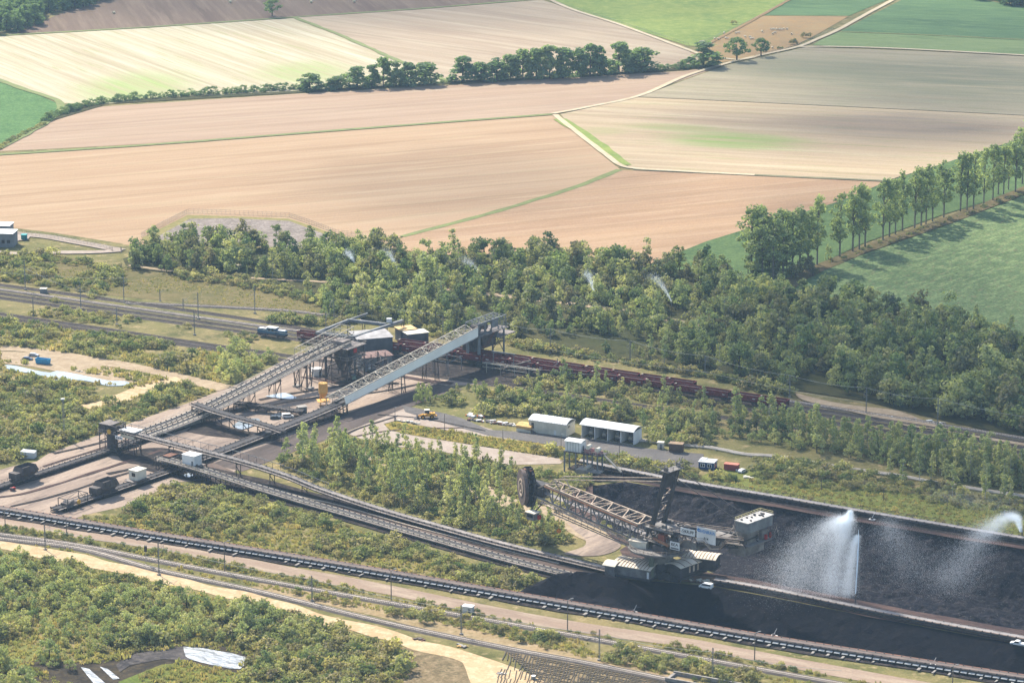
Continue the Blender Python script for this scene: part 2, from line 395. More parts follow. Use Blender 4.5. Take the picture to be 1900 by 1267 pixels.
W1 = [(228,480),(300,458),(450,455),(600,460),(700,465),(760,474),(850,472),(1000,470),(1100,488),(1200,500),(1300,500),(1400,532),(1450,552),(1560,566),(1650,590),(1720,594),(1800,610),(1990,645),
      (1990,828),(1900,812),(1740,776),(1600,742),(1470,722),(1300,688),(1100,656),(950,634),(800,615),(620,592),(590,562),(540,534),(450,517),(330,507),(235,497)]
sheet('woodland_floor', W1, .45, m_under)
sheet('hedge_floor', [(60,236),(130,205),(260,184),(560,168),(840,152),(1270,127),(1330,119),(1340,121),(1270,130),(840,155),(560,172),(200,193),(110,220)], .39, m_under)
m_dryg = ground_mat('rim_grass', [S(168,156,96,.72), S(150,146,88,.7), S(184,166,112,.74)], .05, .3, 1.0, grain=.25)
m_grey = ground_mat('bare_grey_soil', [S(176,160,148,.7), S(150,138,126,.7), S(196,182,168,.7), S(128,120,96,.6)], .05, .25, 1.0, grain=.3)
sheet('grass_edge', [(262,442),(349,399),(420,401),(536,406),(580,420),(625,437),(672,442),(650,462),(300,460)], .57, m_dryg)
sheet('clay_hollow', [(280,446),(352,406),(430,405),(536,410),(612,438),(620,456),(560,460),(430,456),(320,456)], .58, m_grey)
m_dry = ground_mat('dry_bank_grass', [S(140,128,82,.68), S(122,118,70,.66), S(158,140,98,.7)], .03, .16, 1.0, grain=.35)
sheet('grass_bank', [(-40,478),(90,470),(225,497),(330,509),(450,520),(540,536),(592,566),(610,590),(470,572),(240,552),(100,535),(-40,516)], .10, m_dry)

m_rim = ground_mat('rim_coal_soil', [S(124,100,92,.55), S(98,82,80,.5), S(140,114,102,.6)], .05, .25, 1.0, rot=ang((1450,931),(1600,957)), stretch=4, grain=.25)
# gravel, sand, asphalt ----------------------------------------------------------------------------
m_sand = ground_mat('sand', [S(226,196,152,.8), S(208,176,132,.8), S(236,212,172,.82)], .06, .25, 1.0, grain=.14)
m_dust = ground_mat('dusty_road', [S(196,170,146,.7), S(176,152,132,.68), S(212,190,164,.72)], .05, .2, 1.0, rot=ang((480,1045),(950,1134)), stretch=5, grain=.16)
m_yard = ground_mat('coal_dust_yard', [S(190,168,148,.8), S(160,142,128,.7), S(204,182,160,.82), S(122,110,104,.6)], .03, .1, .8, rot=ang((0,905),(280,810)), stretch=5, grain=.18)
m_asph = ground_mat('old_asphalt', [S(154,148,142,.5), S(138,132,128,.48), S(168,160,152,.52)], .04, .15, 1.2, grain=.15)
m_conc = ground_mat('concrete_apron', [S(204,186,168,.72), S(190,170,152,.7), S(214,198,180,.74)], .05, .2, 1.0, grain=.12)
sheet('yard', [(-40,882),(30,863),(68,856),(88,842),(126,828),(185,806),(250,782),(350,747),(420,720),(470,700),(520,672),(548,656),(620,648),(700,650),(820,668),(900,688),(930,706),(905,712),(830,716),(775,724),(770,746),(690,776),(640,800),(560,832),(480,852),(440,870),(420,888),(330,894),(285,914),(240,937),(170,952),(120,967),(60,956),(-40,938)], .06, m_yard)
m_spill = ground_mat('coal_spill', [S(84,76,74,.5), S(60,56,58,.45), S(120,108,98,.55)], .05, .3, 1.1, grain=.3)
m_shade = ground_mat('shaded_dark_roadway', [S(134,120,112,.55), S(112,102,96,.5), S(150,134,124,.6)], .04, .2, 1.0, rot=ang((600,800),(770,735)), stretch=5, grain=.2)  # dark road tone with part of the gallery's shadow painted in
strip('haul_road', [(420,868),(520,832),(600,800),(690,766),(770,736),(830,716)], 16, .10, m_shade, .15)
sheet('concrete_apron', [(640,802),(700,778),(752,757),(800,768),(860,780),(930,802),(970,816),(940,818),(888,807),(825,797),(770,787),(735,780),(712,786),(722,798),(768,808),(818,816),(880,826),(970,840),(1050,852),(1040,860),(945,862),(860,846),(806,834),(730,828),(680,818)], .12, m_conc)
sheet('verge', [(735,781),(770,788),(825,798),(888,808),(970,818),(1190,852),(1300,872),(1290,880),(1100,858),(970,838),(888,826),(818,815),(768,807),(725,797),(714,787)], .14, ground_mat('yellow_weeds', [S(186,164,84,.66), S(150,148,70,.62), S(204,172,96,.68), S(120,132,62,.55)], .06, .2, 1.1, grain=.3))
sheet('asphalt_road', [(746,752),(768,756),(818,765),(856,775),(881,786),(907,797),(970,801),(1080,812),(1190,830),(1263,838),(1306,842),(1298,868),(1262,864),(1190,850),(1080,834),(970,817),(907,808),(860,795),(800,778),(752,764)], .16, m_asph)
m_path = ground_mat('gravel_path', [S(206,182,148,.72), S(188,164,132,.7), S(218,196,164,.74)], .08, .3, 1.0, grain=.18)
strip('sandy_path', [(618,828),(660,840),(720,862),(760,878)], 6, .18, m_path, .4)
strip('sandy_path', [(880,905),(930,930),(985,944),(1040,963),(1090,986),(1120,1004)], 11, .19, m_path, .4)
sheet('sandy_path', [(1052,968),(1088,982),(1128,998),(1152,1010),(1140,1022),(1112,1030),(1076,1031),(1046,1026),(1082,1014),(1086,1000),(1066,984)], .20, m_yard, 3)
sheet('spilled_coal', [(1070,905),(1096,900),(1096,946),(1126,980),(1180,1006),(1150,1008),(1110,985),(1075,962),(1050,940)], .175, m_rim, 2)
strip('gravel_road', [(0,646),(50,649),(126,661),(240,680),(300,692),(345,703),(420,722)], 9, .18, m_path, .3)
strip('sandy_path', [(338,705),(300,712),(255,728),(200,748),(160,757)], 11, .19, m_sand, .5)
sheet('sand_patch', [(-20,606),(10,608),(20,622),(5,632),(-20,632)], .20, m_sand, 4)
sheet('pond_bank', [(0,652),(60,654),(130,664),(240,690),(300,704),(320,712),(240,716),(170,700),(110,690),(60,680),(0,672)], .15, m_path, 3)
sheet('gravel_lay-by', [(1474,728),(1541,745),(1603,754),(1668,762),(1737,788),(1800,803),(1990,838),(1990,846),(1900,829),(1745,798),(1683,790),(1616,772),(1565,760),(1490,742)], .50, m_path, 3)
strip('gravel_road', [(-40,466),(30,472),(100,470),(180,469),(225,466)], 6, .50, m_conc, .2)
sheet('gravel_yard', [(-40,425),(30,428),(58,436),(52,444),(10,450),(-40,452)], .49, m_conc)
strip('gravel_road', [(40,436),(90,441),(150,452),(225,466)], 7, .48, m_conc, .2)
strip('sandy_path', [(240,494),(330,506),(470,518),(600,525),(700,535),(790,545)], 3, .60, m_path, .3)
strip('sandy_path', [(810,533),(860,542),(930,550),(1040,563),(1190,585),(1300,606)], 6, .61, m_path, .5)
strip('dusty_road', [(-30,962),(0,967),(151,990),(300,1013),(475,1048),(700,1090),(945,1140),(1091,1166),(1256,1190),(1400,1216),(1562,1247),(1760,1282)], 9, .10, m_dust, .15)
strip('sand_track', [(-30,1008),(10,1012),(85,1026),(160,1040),(250,1062),(330,1080),(420,1100),(500,1120),(600,1148),(690,1170),(765,1194),(850,1216),(920,1244),(985,1275)], 8.5, .12, m_sand, .7)
sheet('sand_track', [(850,1203),(950,1236),(1020,1268),(1060,1290),(900,1290),(864,1240)], .15, m_sand, 3)
strip('sandy_strip', [(470,1088),(600,1112),(722,1140),(856,1172),(1000,1206),(1120,1232),(1290,1262)], 9, .08, ground_mat('dry_sandy_soil', [S(200,172,130,.72), S(164,146,104,.66), S(212,188,150,.74), S(132,130,80,.6)], .05, .2, 1.0, grain=.25), .4)
m_net = ground_mat('bare_slope', [S(172,148,112,.66), S(138,124,92,.58), S(196,172,134,.7), S(112,116,74,.55)], .06, .3, 1.0, grain=.35)
sheet('bare_slope', [(700,1215),(760,1200),(850,1225),(940,1290),(700,1290),(640,1250)], .10, m_net, 3)
sheet('netted_slope', [(935,1208),(1040,1222),(1120,1234),(1262,1264),(1300,1290),(1040,1290),(985,1245)], .11, m_net)
nb = MB(); gn = random.Random(8)
for i in range(60):
    x = 938+i*6
    for k in range(5):
        if gn.random() < .12: continue
        f0, f1 = k/5, (k+1)/5; y0 = 1207+i*1.1; q = lambda f: P(x-22*f+gn.uniform(-2,2), y0+(1290-y0)*f, .2); nb.bar(q(f0), q(f1), gn.uniform(.18,.36), .2)
for j in range(20):
    for k in range(14):
        if gn.random() < .15: continue
        q = lambda f: P(942+j*4+f*(310-j*3), 1210+j*4+f*(57-j*1)+gn.uniform(-.6,.6), .22); nb.bar(q(k/14), q((k+1)/14), gn.uniform(.15,.32), .2)
nb.build('erosion_net', mat('weathered_wood', S(92,82,66,.55), S(64,60,50,.5), .3), kind='stuff')
strip('roadway', [(380,862),(470,902),(560,929),(640,951),(800,992),(950,1033),(1050,1056),(1160,1078)], 8.5, .16, ground_mat('brown_roadway', [S(150,128,116,.55), S(132,114,104,.52), S(160,140,126,.56)], .05, .2, 1.0, rot=ang((640,951),(950,1033)), stretch=6, grain=.14), .05)
kb = MB(); kb.sweep(resample(smooth([P(x, y, .16) for x, y in [(470,896),(560,922),(611,933),(664,947),(773,978),(870,1003),(950,1024),(1040,1046)]]), 4), [(-.5,0),(-.5,.18),(.5,.18),(.5,0)])
kb.build('concrete_kerb', mat('pale_concrete', S(214,196,170,.8), S(196,176,150,.8), .2), kind='structure')
sheet('verge', [(1290,890),(1330,868),(1420,870),(1500,888),(1620,905),(1760,925),(1990,960),(1990,1012),(1900,996),(1750,972),(1600,946),(1450,920)], .13, ground_mat('yellow_green_verge', [S(158,164,84,.6), S(138,148,74,.58), S(172,172,96,.62), S(108,122,66,.52)], .05, .2, 1.2, grain=.35))
# coal and soil along the conveyors
for px, w in (([(-30,948),(0,952),(240,992),(480,1031),(715,1070),(950,1111),(1200,1154),(1420,1192),(1660,1230),(1960,1276)], 8.5),
              ([(1060,866),(1170,884),(1280,903),(1450,931),(1600,957),(1900,1007),(1990,1022)], 8.5),
              ([(260,864),(370,890),(470,914),(560,938),(640,960),(800,1006),(950,1048),(1060,1074)], 7),
              ([(188,834),(287,853),(441,886),(594,926),(824,986),(950,1020),(1130,1062)], 8),
              ([(-20,912),(0,906),(190,844),(271,816),(385,777),(470,750)], 7),
              ([(110,948),(210,914),(321,876),(419,838),(520,802),(633,767)], 7.5)):
    strip('spilled_coal', px, w, .22+.01*w, m_spill, .35)
sheet('spilled_coal', [(590,690),(650,664),(760,660),(880,672),(960,690),(1000,700),(960,716),(880,704),(800,694),(740,690),(680,708),(620,712)], .20, m_spill, 4)
sheet('spilled_coal', [(345,800),(380,778),(440,796),(500,806),(520,816),(470,818),(430,812),(390,808)], .21, m_spill, 4)
sheet('spilled_coal', [(215,840),(290,830),(345,842),(330,872),(270,862),(230,856)], .24, m_spill, 4)

strip('spilled_coal', [(1100,889),(1165,885),(1280,908),(1450,936),(1600,962),(1900,1012),(1990,1027)], 9, .18, m_rim, .2)
strip('spilled_coal', [(1110,1060),(1230,1064),(1330,1076),(1430,1094),(1600,1128),(1750,1156),(1900,1183),(1990,1199)], 13, .14, m_rim, .15)
sheet('spilled_coal', [(1080,890),(1100,893),(1100,945),(1130,982),(1185,1007),(1245,1033),(1235,1070),(1170,1066),(1150,1020),(1172,1006),(1120,984),(1078,950)], .17, m_rim)
for i, (px, w) in enumerate((([(-20,925),(60,912),(200,868),(300,836)],2.0),([(20,940),(110,918),(230,880),(300,862)],1.6),([(100,842),(200,818),(300,788),(400,752),(520,706)],1.8),([(80,866),(190,832),(280,805),(400,765)],1.5),([(480,742),(560,728),(640,716),(740,712)],2.2),([(470,760),(560,742),(700,728),(800,708)],1.6),([(560,700),(600,706),(660,718),(700,724)],1.5),([(420,846),(520,806),(600,782)],2.2),([(610,826),(660,798),(740,772)],1.3),([(650,812),(720,800),(770,796),(860,794)],1.0),([(700,770),(790,778),(900,800)],1.0),([(200,880),(260,866),(330,842)],2.6),([(700,690),(790,706),(840,712)],3.0))):
    strip('coal_dust_streak', px, w, .26+.004*i, m_rim if i % 3 == 0 else m_spill, .9)
# water ---------------------------------------------------------------------------------------------
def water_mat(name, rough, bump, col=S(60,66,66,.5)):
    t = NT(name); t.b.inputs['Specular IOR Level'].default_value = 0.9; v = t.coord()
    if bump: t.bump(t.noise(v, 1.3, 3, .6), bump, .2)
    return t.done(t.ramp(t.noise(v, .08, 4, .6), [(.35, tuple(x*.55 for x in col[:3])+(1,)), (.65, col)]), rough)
m_water = water_mat('still_water', .05, .02, S(176,186,190,.7))  # pale base colour stands in for the bright sky reflected in the water
def glitter_mat():  # white streaks in the colour paint the glitter on the stream
    t = NT('running_water'); t.b.inputs['Specular IOR Level'].default_value = .9; v = t.coord(); f = t.noise(t.coord('Object', (3,.8,1), -.5), .5, 5, .75, 1.0)
    t.bump(t.noise(v, 1.3, 3, .6), .8, .2); return t.done(t.ramp(f, [(.4, S(96,100,98,.5)), (.72, S(226,230,232,.8))]), .3)
m_riffle = glitter_mat()
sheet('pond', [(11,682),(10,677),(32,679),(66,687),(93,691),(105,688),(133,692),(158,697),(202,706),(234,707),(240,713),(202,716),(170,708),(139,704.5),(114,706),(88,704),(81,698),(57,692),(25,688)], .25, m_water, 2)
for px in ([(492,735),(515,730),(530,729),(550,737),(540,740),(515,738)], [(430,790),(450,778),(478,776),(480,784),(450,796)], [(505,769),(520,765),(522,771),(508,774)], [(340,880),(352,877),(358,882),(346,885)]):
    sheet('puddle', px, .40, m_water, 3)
sheet('stream', [(340,1199),(372,1201),(400,1206),(455,1218),(446,1240),(400,1234),(352,1222),(343,1212)], .28, m_riffle, 2)
sheet('stream', [(150,1237),(165,1240),(205,1275),(180,1275)], .28, m_riffle, 1)
sheet('stream', [(185,1236),(200,1240),(222,1258),(210,1260)], .29, m_riffle, 1)
sheet('stone_bank', [(215,1232),(250,1212),(300,1204),(342,1198),(345,1214),(352,1224),(300,1222),(240,1234),(222,1246)], .27, ground_mat('grey_stone_bank', [S(128,120,116,.5), S(96,92,92,.45), S(150,140,130,.55)], .08, .4, 1.2, grain=.35))
sheet('mud_bank', [(-20,1240),(60,1226),(150,1228),(190,1224),(240,1206),(330,1192),(420,1200),(470,1216),(460,1256),(300,1232),(240,1262),(200,1290),(100,1290),(-20,1262)], .12, ground_mat('dark_mud', [S(104,92,76,.5), S(80,74,66,.45), S(124,110,84,.55)], .06, .3, 1.1, grain=.3))
sheet('reed_meadow', [(220,1264),(300,1232),(350,1228),(450,1250),(560,1262),(560,1290),(220,1290)], .16, ground_mat('bright_reeds', [S(142,158,76,.55), S(164,158,86,.58), S(124,144,66,.52)], .06, .25, 1.2, grain=.4))
sheet('dry_meadow', [(60,1060),(130,1060),(230,1068),(330,1090),(300,1104),(210,1100),(130,1092)], .13, ground_mat('dry_orange_grass', [S(176,146,84,.6), S(150,138,80,.58), S(190,160,98,.62)], .06, .25, 1.1, grain=.3), 3)
sheet('dry_meadow', [(-20,1186),(40,1190),(80,1200),(60,1226),(-20,1240)], .14, ground_mat('pale_meadow_grass', [S(156,156,88,.6), S(142,146,76,.58), S(172,166,102,.62)], .06, .25, 1.1, grain=.3))

# coal bunkers: the trenches are cut into the ground, coal lies in them ---------------------------------
def trench(name, wpoly, zfun, m, step):
    b = np.array([(p.x, p.y) for p in wpoly]); x0, y0 = b.min(0); x1, y1 = b.max(0)
    gx, gy = np.meshgrid(np.arange(x0, x1, step), np.arange(y0, y1, step)); pts = np.c_[gx.ravel(), gy.ravel()]
    rs = np.random.RandomState(3); pts = pts + rs.uniform(-.35, .35, pts.shape)*step
    dd = dline(pts, wpoly, True); pts = pts[inpoly(pts, wpoly) & (dd > step*.45)]
    edge = resample([XY(p) for p in wpoly]+[XY(wpoly[0])], step)[:-1]
    allp = [Vector((p.x, p.y)) for p in edge]+[Vector(p) for p in pts]
    m_ = len(edge); v2, e2, f2 = delaunay_2d_cdt(allp, loop(0, m_), [], 1, 1e-5)[:3]
    arr = np.array([(v.x, v.y) for v in v2]); zz = zfun(arr); d0 = dline(arr, wpoly, True); zz[d0 < .3] = 0.0
    c = np.array([arr[list(f)].mean(0) for f in f2]); ok = inpoly(c, wpoly)
    me = bpy.data.meshes.new(name); me.from_pydata([(a[0], a[1], z) for a, z in zip(arr, zz)], [], [tuple(f) for f, k in zip(f2, ok) if k])
    me.materials.append(m); o = link(bpy.data.objects.new(name, me)); o['kind'] = 'structure'; return o
def nz(a, s, seed=0.0, oct=4):
    return np.array([noise.fractal((p[0]*s, p[1]*s, seed), 1.0, 2.0, oct) for p in a])
def coal_mat():
    t = NT('lignite'); v = t.coord(); t.b.inputs['Specular IOR Level'].default_value = .03
    a = t.noise(v, .05, 5, .65); g = t.noise(v, .9, 3, .8); q = t.noise(v, .35, 4, .7); h = t.noise(v, 2.2, 2, .7)
    c = t.ramp(a, [(.35, S(34,36,46,.5)), (.65, S(58,56,60,.5))])
    c = t.mix(c, S(92,84,82,.6), t.ramp(q, [(.5, GREY(0)), (.7, GREY(.7))]))
    c = t.mix(c, S(20,20,26,.5), t.ramp(g, [(.5, GREY(0)), (.68, GREY(.8))]))
    c = t.mix(c, S(190,180,166,.8), t.ramp(h, [(.66, GREY(0)), (.78, GREY(.7))]))
    t.bump(g, .9, .5); return t.done(c, 1.0)
m_coal = coal_mat()
m_coal2 = ground_mat('damp_coal', [S(40,42,52,.5), S(28,30,42,.45), S(54,50,54,.5)], .05, .4, 1.8, grain=.45, bump=.7)
far_edge = far_w[:7]; near_edge = far_w[7:13]; left_edge = far_w[12:]+far_w[:2]
rub = [(P(1380,1042), 11, 13), (P(1450,1056), 8, 12), (P(1330,1018), 9, 12), (P(1300,960), 5, 12), (P(1230,950), 4, 9), (P(1720,1100), 3.5, 16), (P(1800,1112), 3, 14), (P(1640,1090), 2.5, 14), (P(1890,1130), 4, 18)]
def zfar(a):
    df, dn, dl = dline(a, far_edge), dline(a, near_edge), dline(a, left_edge)
    z = -np.minimum(np.minimum(.6*df, .75*dn), np.minimum(.55*dl, 13.0))
    for c, h, r in rub: z += h*np.exp(-((a[:, 0]-c.x)**2+(a[:, 1]-c.y)**2)/(2*r*r))*np.clip(-z/6, 0, 1)
    z += nz(a, .07, 1.0)*1.8 + nz(a, .25, 5.0, 4)*1.1
    return np.minimum(z, -.05)
trench('coal_bunker', far_w, zfar, m_coal, 1.7)
crest = [P(1000,1098),(P(1060,1087)),P(1130,1092),P(1210,1100)]
nr_far, nr_near = near_w[:11], near_w[10:]
def znear(a):
    df, dn = dline(a, nr_far), dline(a, nr_near)
    deep = -np.minimum(.62*df, .9*dn)
    heap = 5.5-.6*dline(a, crest)
    px = np.array([proj(p[0], p[1], 0)[0] for p in a]); k = np.clip((px-1120)/170, 0, 1); k = k*k*(3-2*k)
    z = np.minimum(np.maximum(heap, -.2), .6*np.minimum(df, dn)+.05)*(1-k) + deep*k
    return z + (nz(a, .12, 2.0)*.8+nz(a, .5, 7.0, 3)*.3)*np.clip(np.minimum(df, dn)/3, 0, 1)
trench('coal_bunker', near_w, znear, m_coal2, 1.5)
strip('ridge_track', [(1110,1064),(1230,1072),(1330,1077),(1430,1098),(1600,1132),(1750,1160),(1900,1187),(1990,1203)], 6.5, .2, ground_mat('ridge_gravel', [S(184,148,118,.66), S(160,130,106,.62), S(196,164,134,.68)], .08, .3, 1.0, grain=.2), .1)
# ------------------------------------------------------------------ steel, paint, concrete
m_steel = mat('dusty_steel', S(156,144,134,.66), S(108,98,92,.55), .3)
m_dsteel = mat('dark_steel', S(118,108,102,.55), S(76,70,70,.5), .35)
m_psteel = mat('pale_painted_steel', S(200,190,170,.75), S(168,156,140,.68), .3)
m_gsteel = mat('grey_painted_steel', S(150,152,150,.65), S(120,120,120,.58), .25)
m_rust = mat('rusty_steel', S(150,96,66,.6), S(106,70,54,.5), .4)
m_rubber = mat('belt_rubber', S(72,68,68,.5), S(54,50,52,.45), .3)
m_palebelt = mat('pale_belt', S(178,170,164,.62), S(150,142,136,.56), .3)  # belt in a paler tone than the plain rubber
m_coaltop = mat('brown_coal_load', S(60,54,52,.45), S(42,40,42,.42), .8, bump=.5)
m_conc2 = mat('weathered_concrete', S(176,168,156,.7), S(140,132,122,.62), .4, grain=.15)
m_ballast = ground_mat('ballast', [S(134,124,116,.62), S(116,108,104,.56), S(150,138,126,.64)], .05, .3, 2.0, grain=.3)
m_sleeper = mat('concrete_sleeper', S(228,214,196,.85), S(204,190,172,.8), .5)
m_wsleeper = mat('old_sleeper', S(124,108,94,.55), S(92,82,74,.5), .5)
m_rail = mat('rail_steel', S(140,122,110,.55), S(110,92,82,.5), .5, rough=.5, metal=.4)
m_white = mat('white_paint', S(236,234,228,.85), S(210,208,202,.8), .15)
m_cream = mat('cream_paint', S(226,218,196,.82), S(200,192,172,.76), .2)
m_glass = mat('dark_glass', S(50,58,66,.4), S(36,42,50,.4), 1, rough=.15)
m_black = mat('black_rubber', S(46,44,44,.4), S(34,33,34,.4), 1)

# ------------------------------------------------------------------ railway tracks
def track(px, label, sleepers=m_sleeper, ballast=True, z=0.0, n=8, group=None):
    path = resample(smooth([P(x, y, z) for x, y in px], n), 3.0)
    root = link(bpy.data.objects.new('railway_track', MB().sweep(path, [(-2.3,.02),(-1.6,.42),(1.6,.42),(2.3,.02)]).mesh('railway_track', m_ballast)))
    root['kind'] = 'structure'
    for s in (-.75, .75):
        MB().sweep(path, [(s-.07,.5),(s-.07,.72),(s+.07,.72),(s+.07,.5)]).build('rail', m_rail, root)
    b = MB(); fine = resample(path, .68)
    for p, r in zip(fine, sides(fine)):
        b.box(p+Vector((0,0,.49)), (2.6,.3,.16), math.atan2(r.y, r.x))
    b.build('sleepers', sleepers, root, kind='stuff'); return path
NEAR_U = [(-60,984),(0,992),(150,1013),(278,1038),(480,1076),(722,1119),(950,1159),(1117,1189),(1420,1244),(1620,1280)]
NEAR_L = [(-60,984),(0,993),(150,1017),(293,1058),(480,1098),(722,1157),(950,1205),(1091,1231),(1320,1278)]
NEAR_L = [(150,1019),(293,1058),(480,1098),(722,1157),(950,1205),(1091,1231),(1320,1278)]
track(NEAR_U, ''); track([(0,1000)]+NEAR_L, '')
MID = [(-60,546),(0,553),(490,622),(880,674),(1032,697),(1469,762),(1990,845)]
def off(px, d): return [(x, y+d*(.75+.25*y/700)) for x, y in px]
track(MID, '', m_wsleeper); track(off(MID, -8), '', m_wsleeper); track(off(MID, -16), '', m_sleeper)
track(off(MID[:3], -25)+[(760,655)], '', m_wsleeper)
track(off(MID[4:], 11), '', m_wsleeper)
track([(-60,575),(0,583),(200,612),(420,645),(900,712),(1320,772),(1990,866)], '', m_wsleeper)
track([(-60,582),(0,590),(200,619),(420,652),(560,674)], '', m_wsleeper)
track([(235,563),(360,568),(480,574),(560,580),(700,600)], '', m_sleeper)

# ------------------------------------------------------------------ masts and overhead wires
def mast_mesh(kind):
    t = thing('catenary_mast', 'x', 'mast'); b = MB()
    if kind == 'grey':
        for s in (-.18, .18): b.bar((0, s, 0), (0, s*.8, 10), .12, .16)
        for i in range(12): b.bar((0, -.18, .4+i*.8), (0, .18, .8+i*.8), .06)
        b.build('pole', m_gsteel, t)
        MB().bb(-.5, .5, -.5, .5, 0, .5).build('footing', m_conc2, t)
        c = MB(); c.bar((0,0,7.4), (3.4,0,8.3), .1); c.bar((0,0,8.9), (3.4,0,8.35), .07); c.bar((3.4,0,8.35),(3.2,0,6.9), .07); c.bar((0,0,7.0), (3.2,0,6.9), .07)
        c.build('bracket_arm', m_gsteel, t)
    else:
        b.tube((0,0,0), (0,0,10), .2, .13, 6); b.build('pole', m_wpole, t)
        MB().bar((-.2,0,9.9), (1.5,0,10.3), .16).build('lamp_arm', m_gsteel, t)
        MB().bb(1.1, 2.1, -.25, .25, 10.2, 10.45).build('lamp_head', m_gsteel, t)
    return t
m_wpole = mat('weathered_pole', S(140,130,116,.6), S(112,104,94,.55), .6)
MASTP = {}
RIDGE = ang((480,1030), (950,1111))
def mast(kind, x, yb, yt, label, group, rz=None, flip=False):
    h = HZ(x, yb, yt)/10.0; rz = RIDGE+math.pi/2 if rz is None else rz
    if kind not in MASTP:
        MASTP[kind] = mast_mesh(kind); t = MASTP[kind]; t.location = P(x, yb); t.rotation_euler[2] = rz; t['label'] = label; t['group'] = group
    else: t = copy_tree(MASTP[kind], P(x, yb), rz, None, label, group)
    t.scale = (1, 1, h)
    if kind != 'grey': t.name = 'lamp_post'; t['category'] = 'lamp post'
    return t
g1 = 'catenary masts along the foreground tracks'; g2 = 'weathered lamp posts along the dusty road'; g3 = 'catenary masts of the railway beyond the yard'
for x, b, t_, l, rz in ((84,1020,973,'grey catenary mast nearest the left edge beside the foreground tracks',0), (295,1067,1006,'grey catenary mast between the two foreground tracks with the red-topped signal beside it',0), (579,1115,1067,'grey catenary mast left of the middle of the foreground tracks, white box at its foot',0),
    (856,1177,1122,'grey catenary mast standing in front of the pale relay cabinet',0), (1112,1225,1167,'grey catenary mast between the tracks above the netted slope',0), (1322,1256,1201,'dark catenary mast at the right end of the foreground tracks',0)):
    mast('grey', x, b, t_, l, g1, RIDGE+(math.pi/2 if x < 400 else -math.pi/2))
for x, b, t_, l in ((10,984,947,'weathered lamp post at the left edge beside the long belt conveyor'), (124,999,961,'weathered lamp post second from the left along the dusty road'), (417,1060,1006,'weathered lamp post third from the left along the dusty road'), (726,1113,1058,'weathered lamp post beside the dusty road below the middle of the picture'),
    (1053,1170,1113,'weathered lamp post by the dusty road below the dark coal heap'), (1400,1226,1174,'weathered lamp post by the dusty road in front of the dark coal slope'), (1767,1280,1235,'weathered lamp post at the lower right edge of the picture')):
    mast('wood', x, b, t_, l, g2, RIDGE+.9)
for i, (x, b, t_) in enumerate([(47,538,484),(62,585,552),(150,574,524),(230,561,510),(217,602,571),(297,559,537),(368,592,543),(361,622,577),(473,582,530),(340,573,554),(620,598,552),(605,608,578),(822,628,585),(983,692,670),(1034,698,665),(1021,656,610),(1169,668,632),(1308,698,660),(1465,737,696),(1451,727,713),(1607,768,719),(1739,799,739)]):
    where = ('left of the coal yard' if x < 500 else 'behind the loading station' if x < 900 else 'beside the red wagons' if x < 1200 else 'beside the wood at the right')
    mast('grey', x, b, t_, f'{ORD[i]} grey mast from the left on the far railway, {where}', g3, ang((490,622),(1032,697))+(math.pi/2 if i % 2 else -math.pi/2))
m_wire = mat('pale_wire', S(190,192,176,.7), S(170,170,160,.7), 1)
def wire(a, b, sag, r, label, group, name='overhead_wire', cat='wire', n=10):
    a, b = Vector(a), Vector(b); m = MB(); pr = None
    for i in range(n+1):
        t = i/n; p = a.lerp(b, t); p.z -= 4*sag*t*(1-t)
        if pr is not None: m.bar(pr, p, r)
        pr = p
    o = m.build(name, m_wire); return tag(o, label, cat, group)
def top(x, yb, yt, k=1.0): v = P(x, yb); v.z = HZ(x, yb, yt)*k; return v
mt = [top(*q) for q in ((84,1020,973,.86),(295,1067,1006,.86),(579,1115,1067,.86),(856,1177,1122,.86),(1112,1225,1167,.86),(1322,1256,1201,.86),(1560,1290,1236,.86))]
for i in range(6): wire(mt[i], mt[i+1], 1.0, .09, f'{ORD[i]} span from the left of the pale overhead wire above the foreground tracks', 'overhead wires of the foreground tracks')
mf = [top(*q) for q in ((940,640,600),(1021,656,610),(1169,668,632),(1308,698,660),(1465,737,696),(1607,768,719),(1739,799,739),(1960,836,780))]
for i in range(7): wire(mf[i], mf[i+1], 1.2, .1, f'{ORD[i]} span from the left of the feeder wire on the tall masts beside the wood', 'feeder wires beside the wood')
for i, (a, b) in enumerate((((150,574,538),(361,622,586)), ((361,622,586),(620,668,632)), ((0,530,505),(230,561,516)), ((1021,670,648),(1308,712,690)), ((1308,712,690),(1607,770,748)), ((47,538,497),(150,574,540)), ((640,600,556),(822,628,585)), ((900,690,668),(1100,716,695)))):
    wire(top(*a), top(*b), .8, .08, f'{ORD[i]} pale overhead wire hung between the masts of the far railway', 'overhead wires of the far railway')
m_yel = mat('pale_yellow_paint', S(222,208,150,.8), S(200,186,132,.76), .4)
for i, (x, b, x2, y2) in enumerate(((150,556,161,543),(172,546,181,536),(345,581,353,570),(372,567,377,556),(611,590,616,577))):
    z = 5.0; a = P(x, b); a.z = 5; c = a+Vector(((x2-x)/3.9, 0, (b-y2)/3.75)); m = MB(); m.bar(a, c, .45, .3); m.bar(a, (a.x, a.y, 0), .14)
    tag(m.build('yellow_boom', m_yel), f'{ORD[i]} slanting pale yellow bar from the left above the far railway', 'signal arm', 'slanting yellow bars above the far tracks')

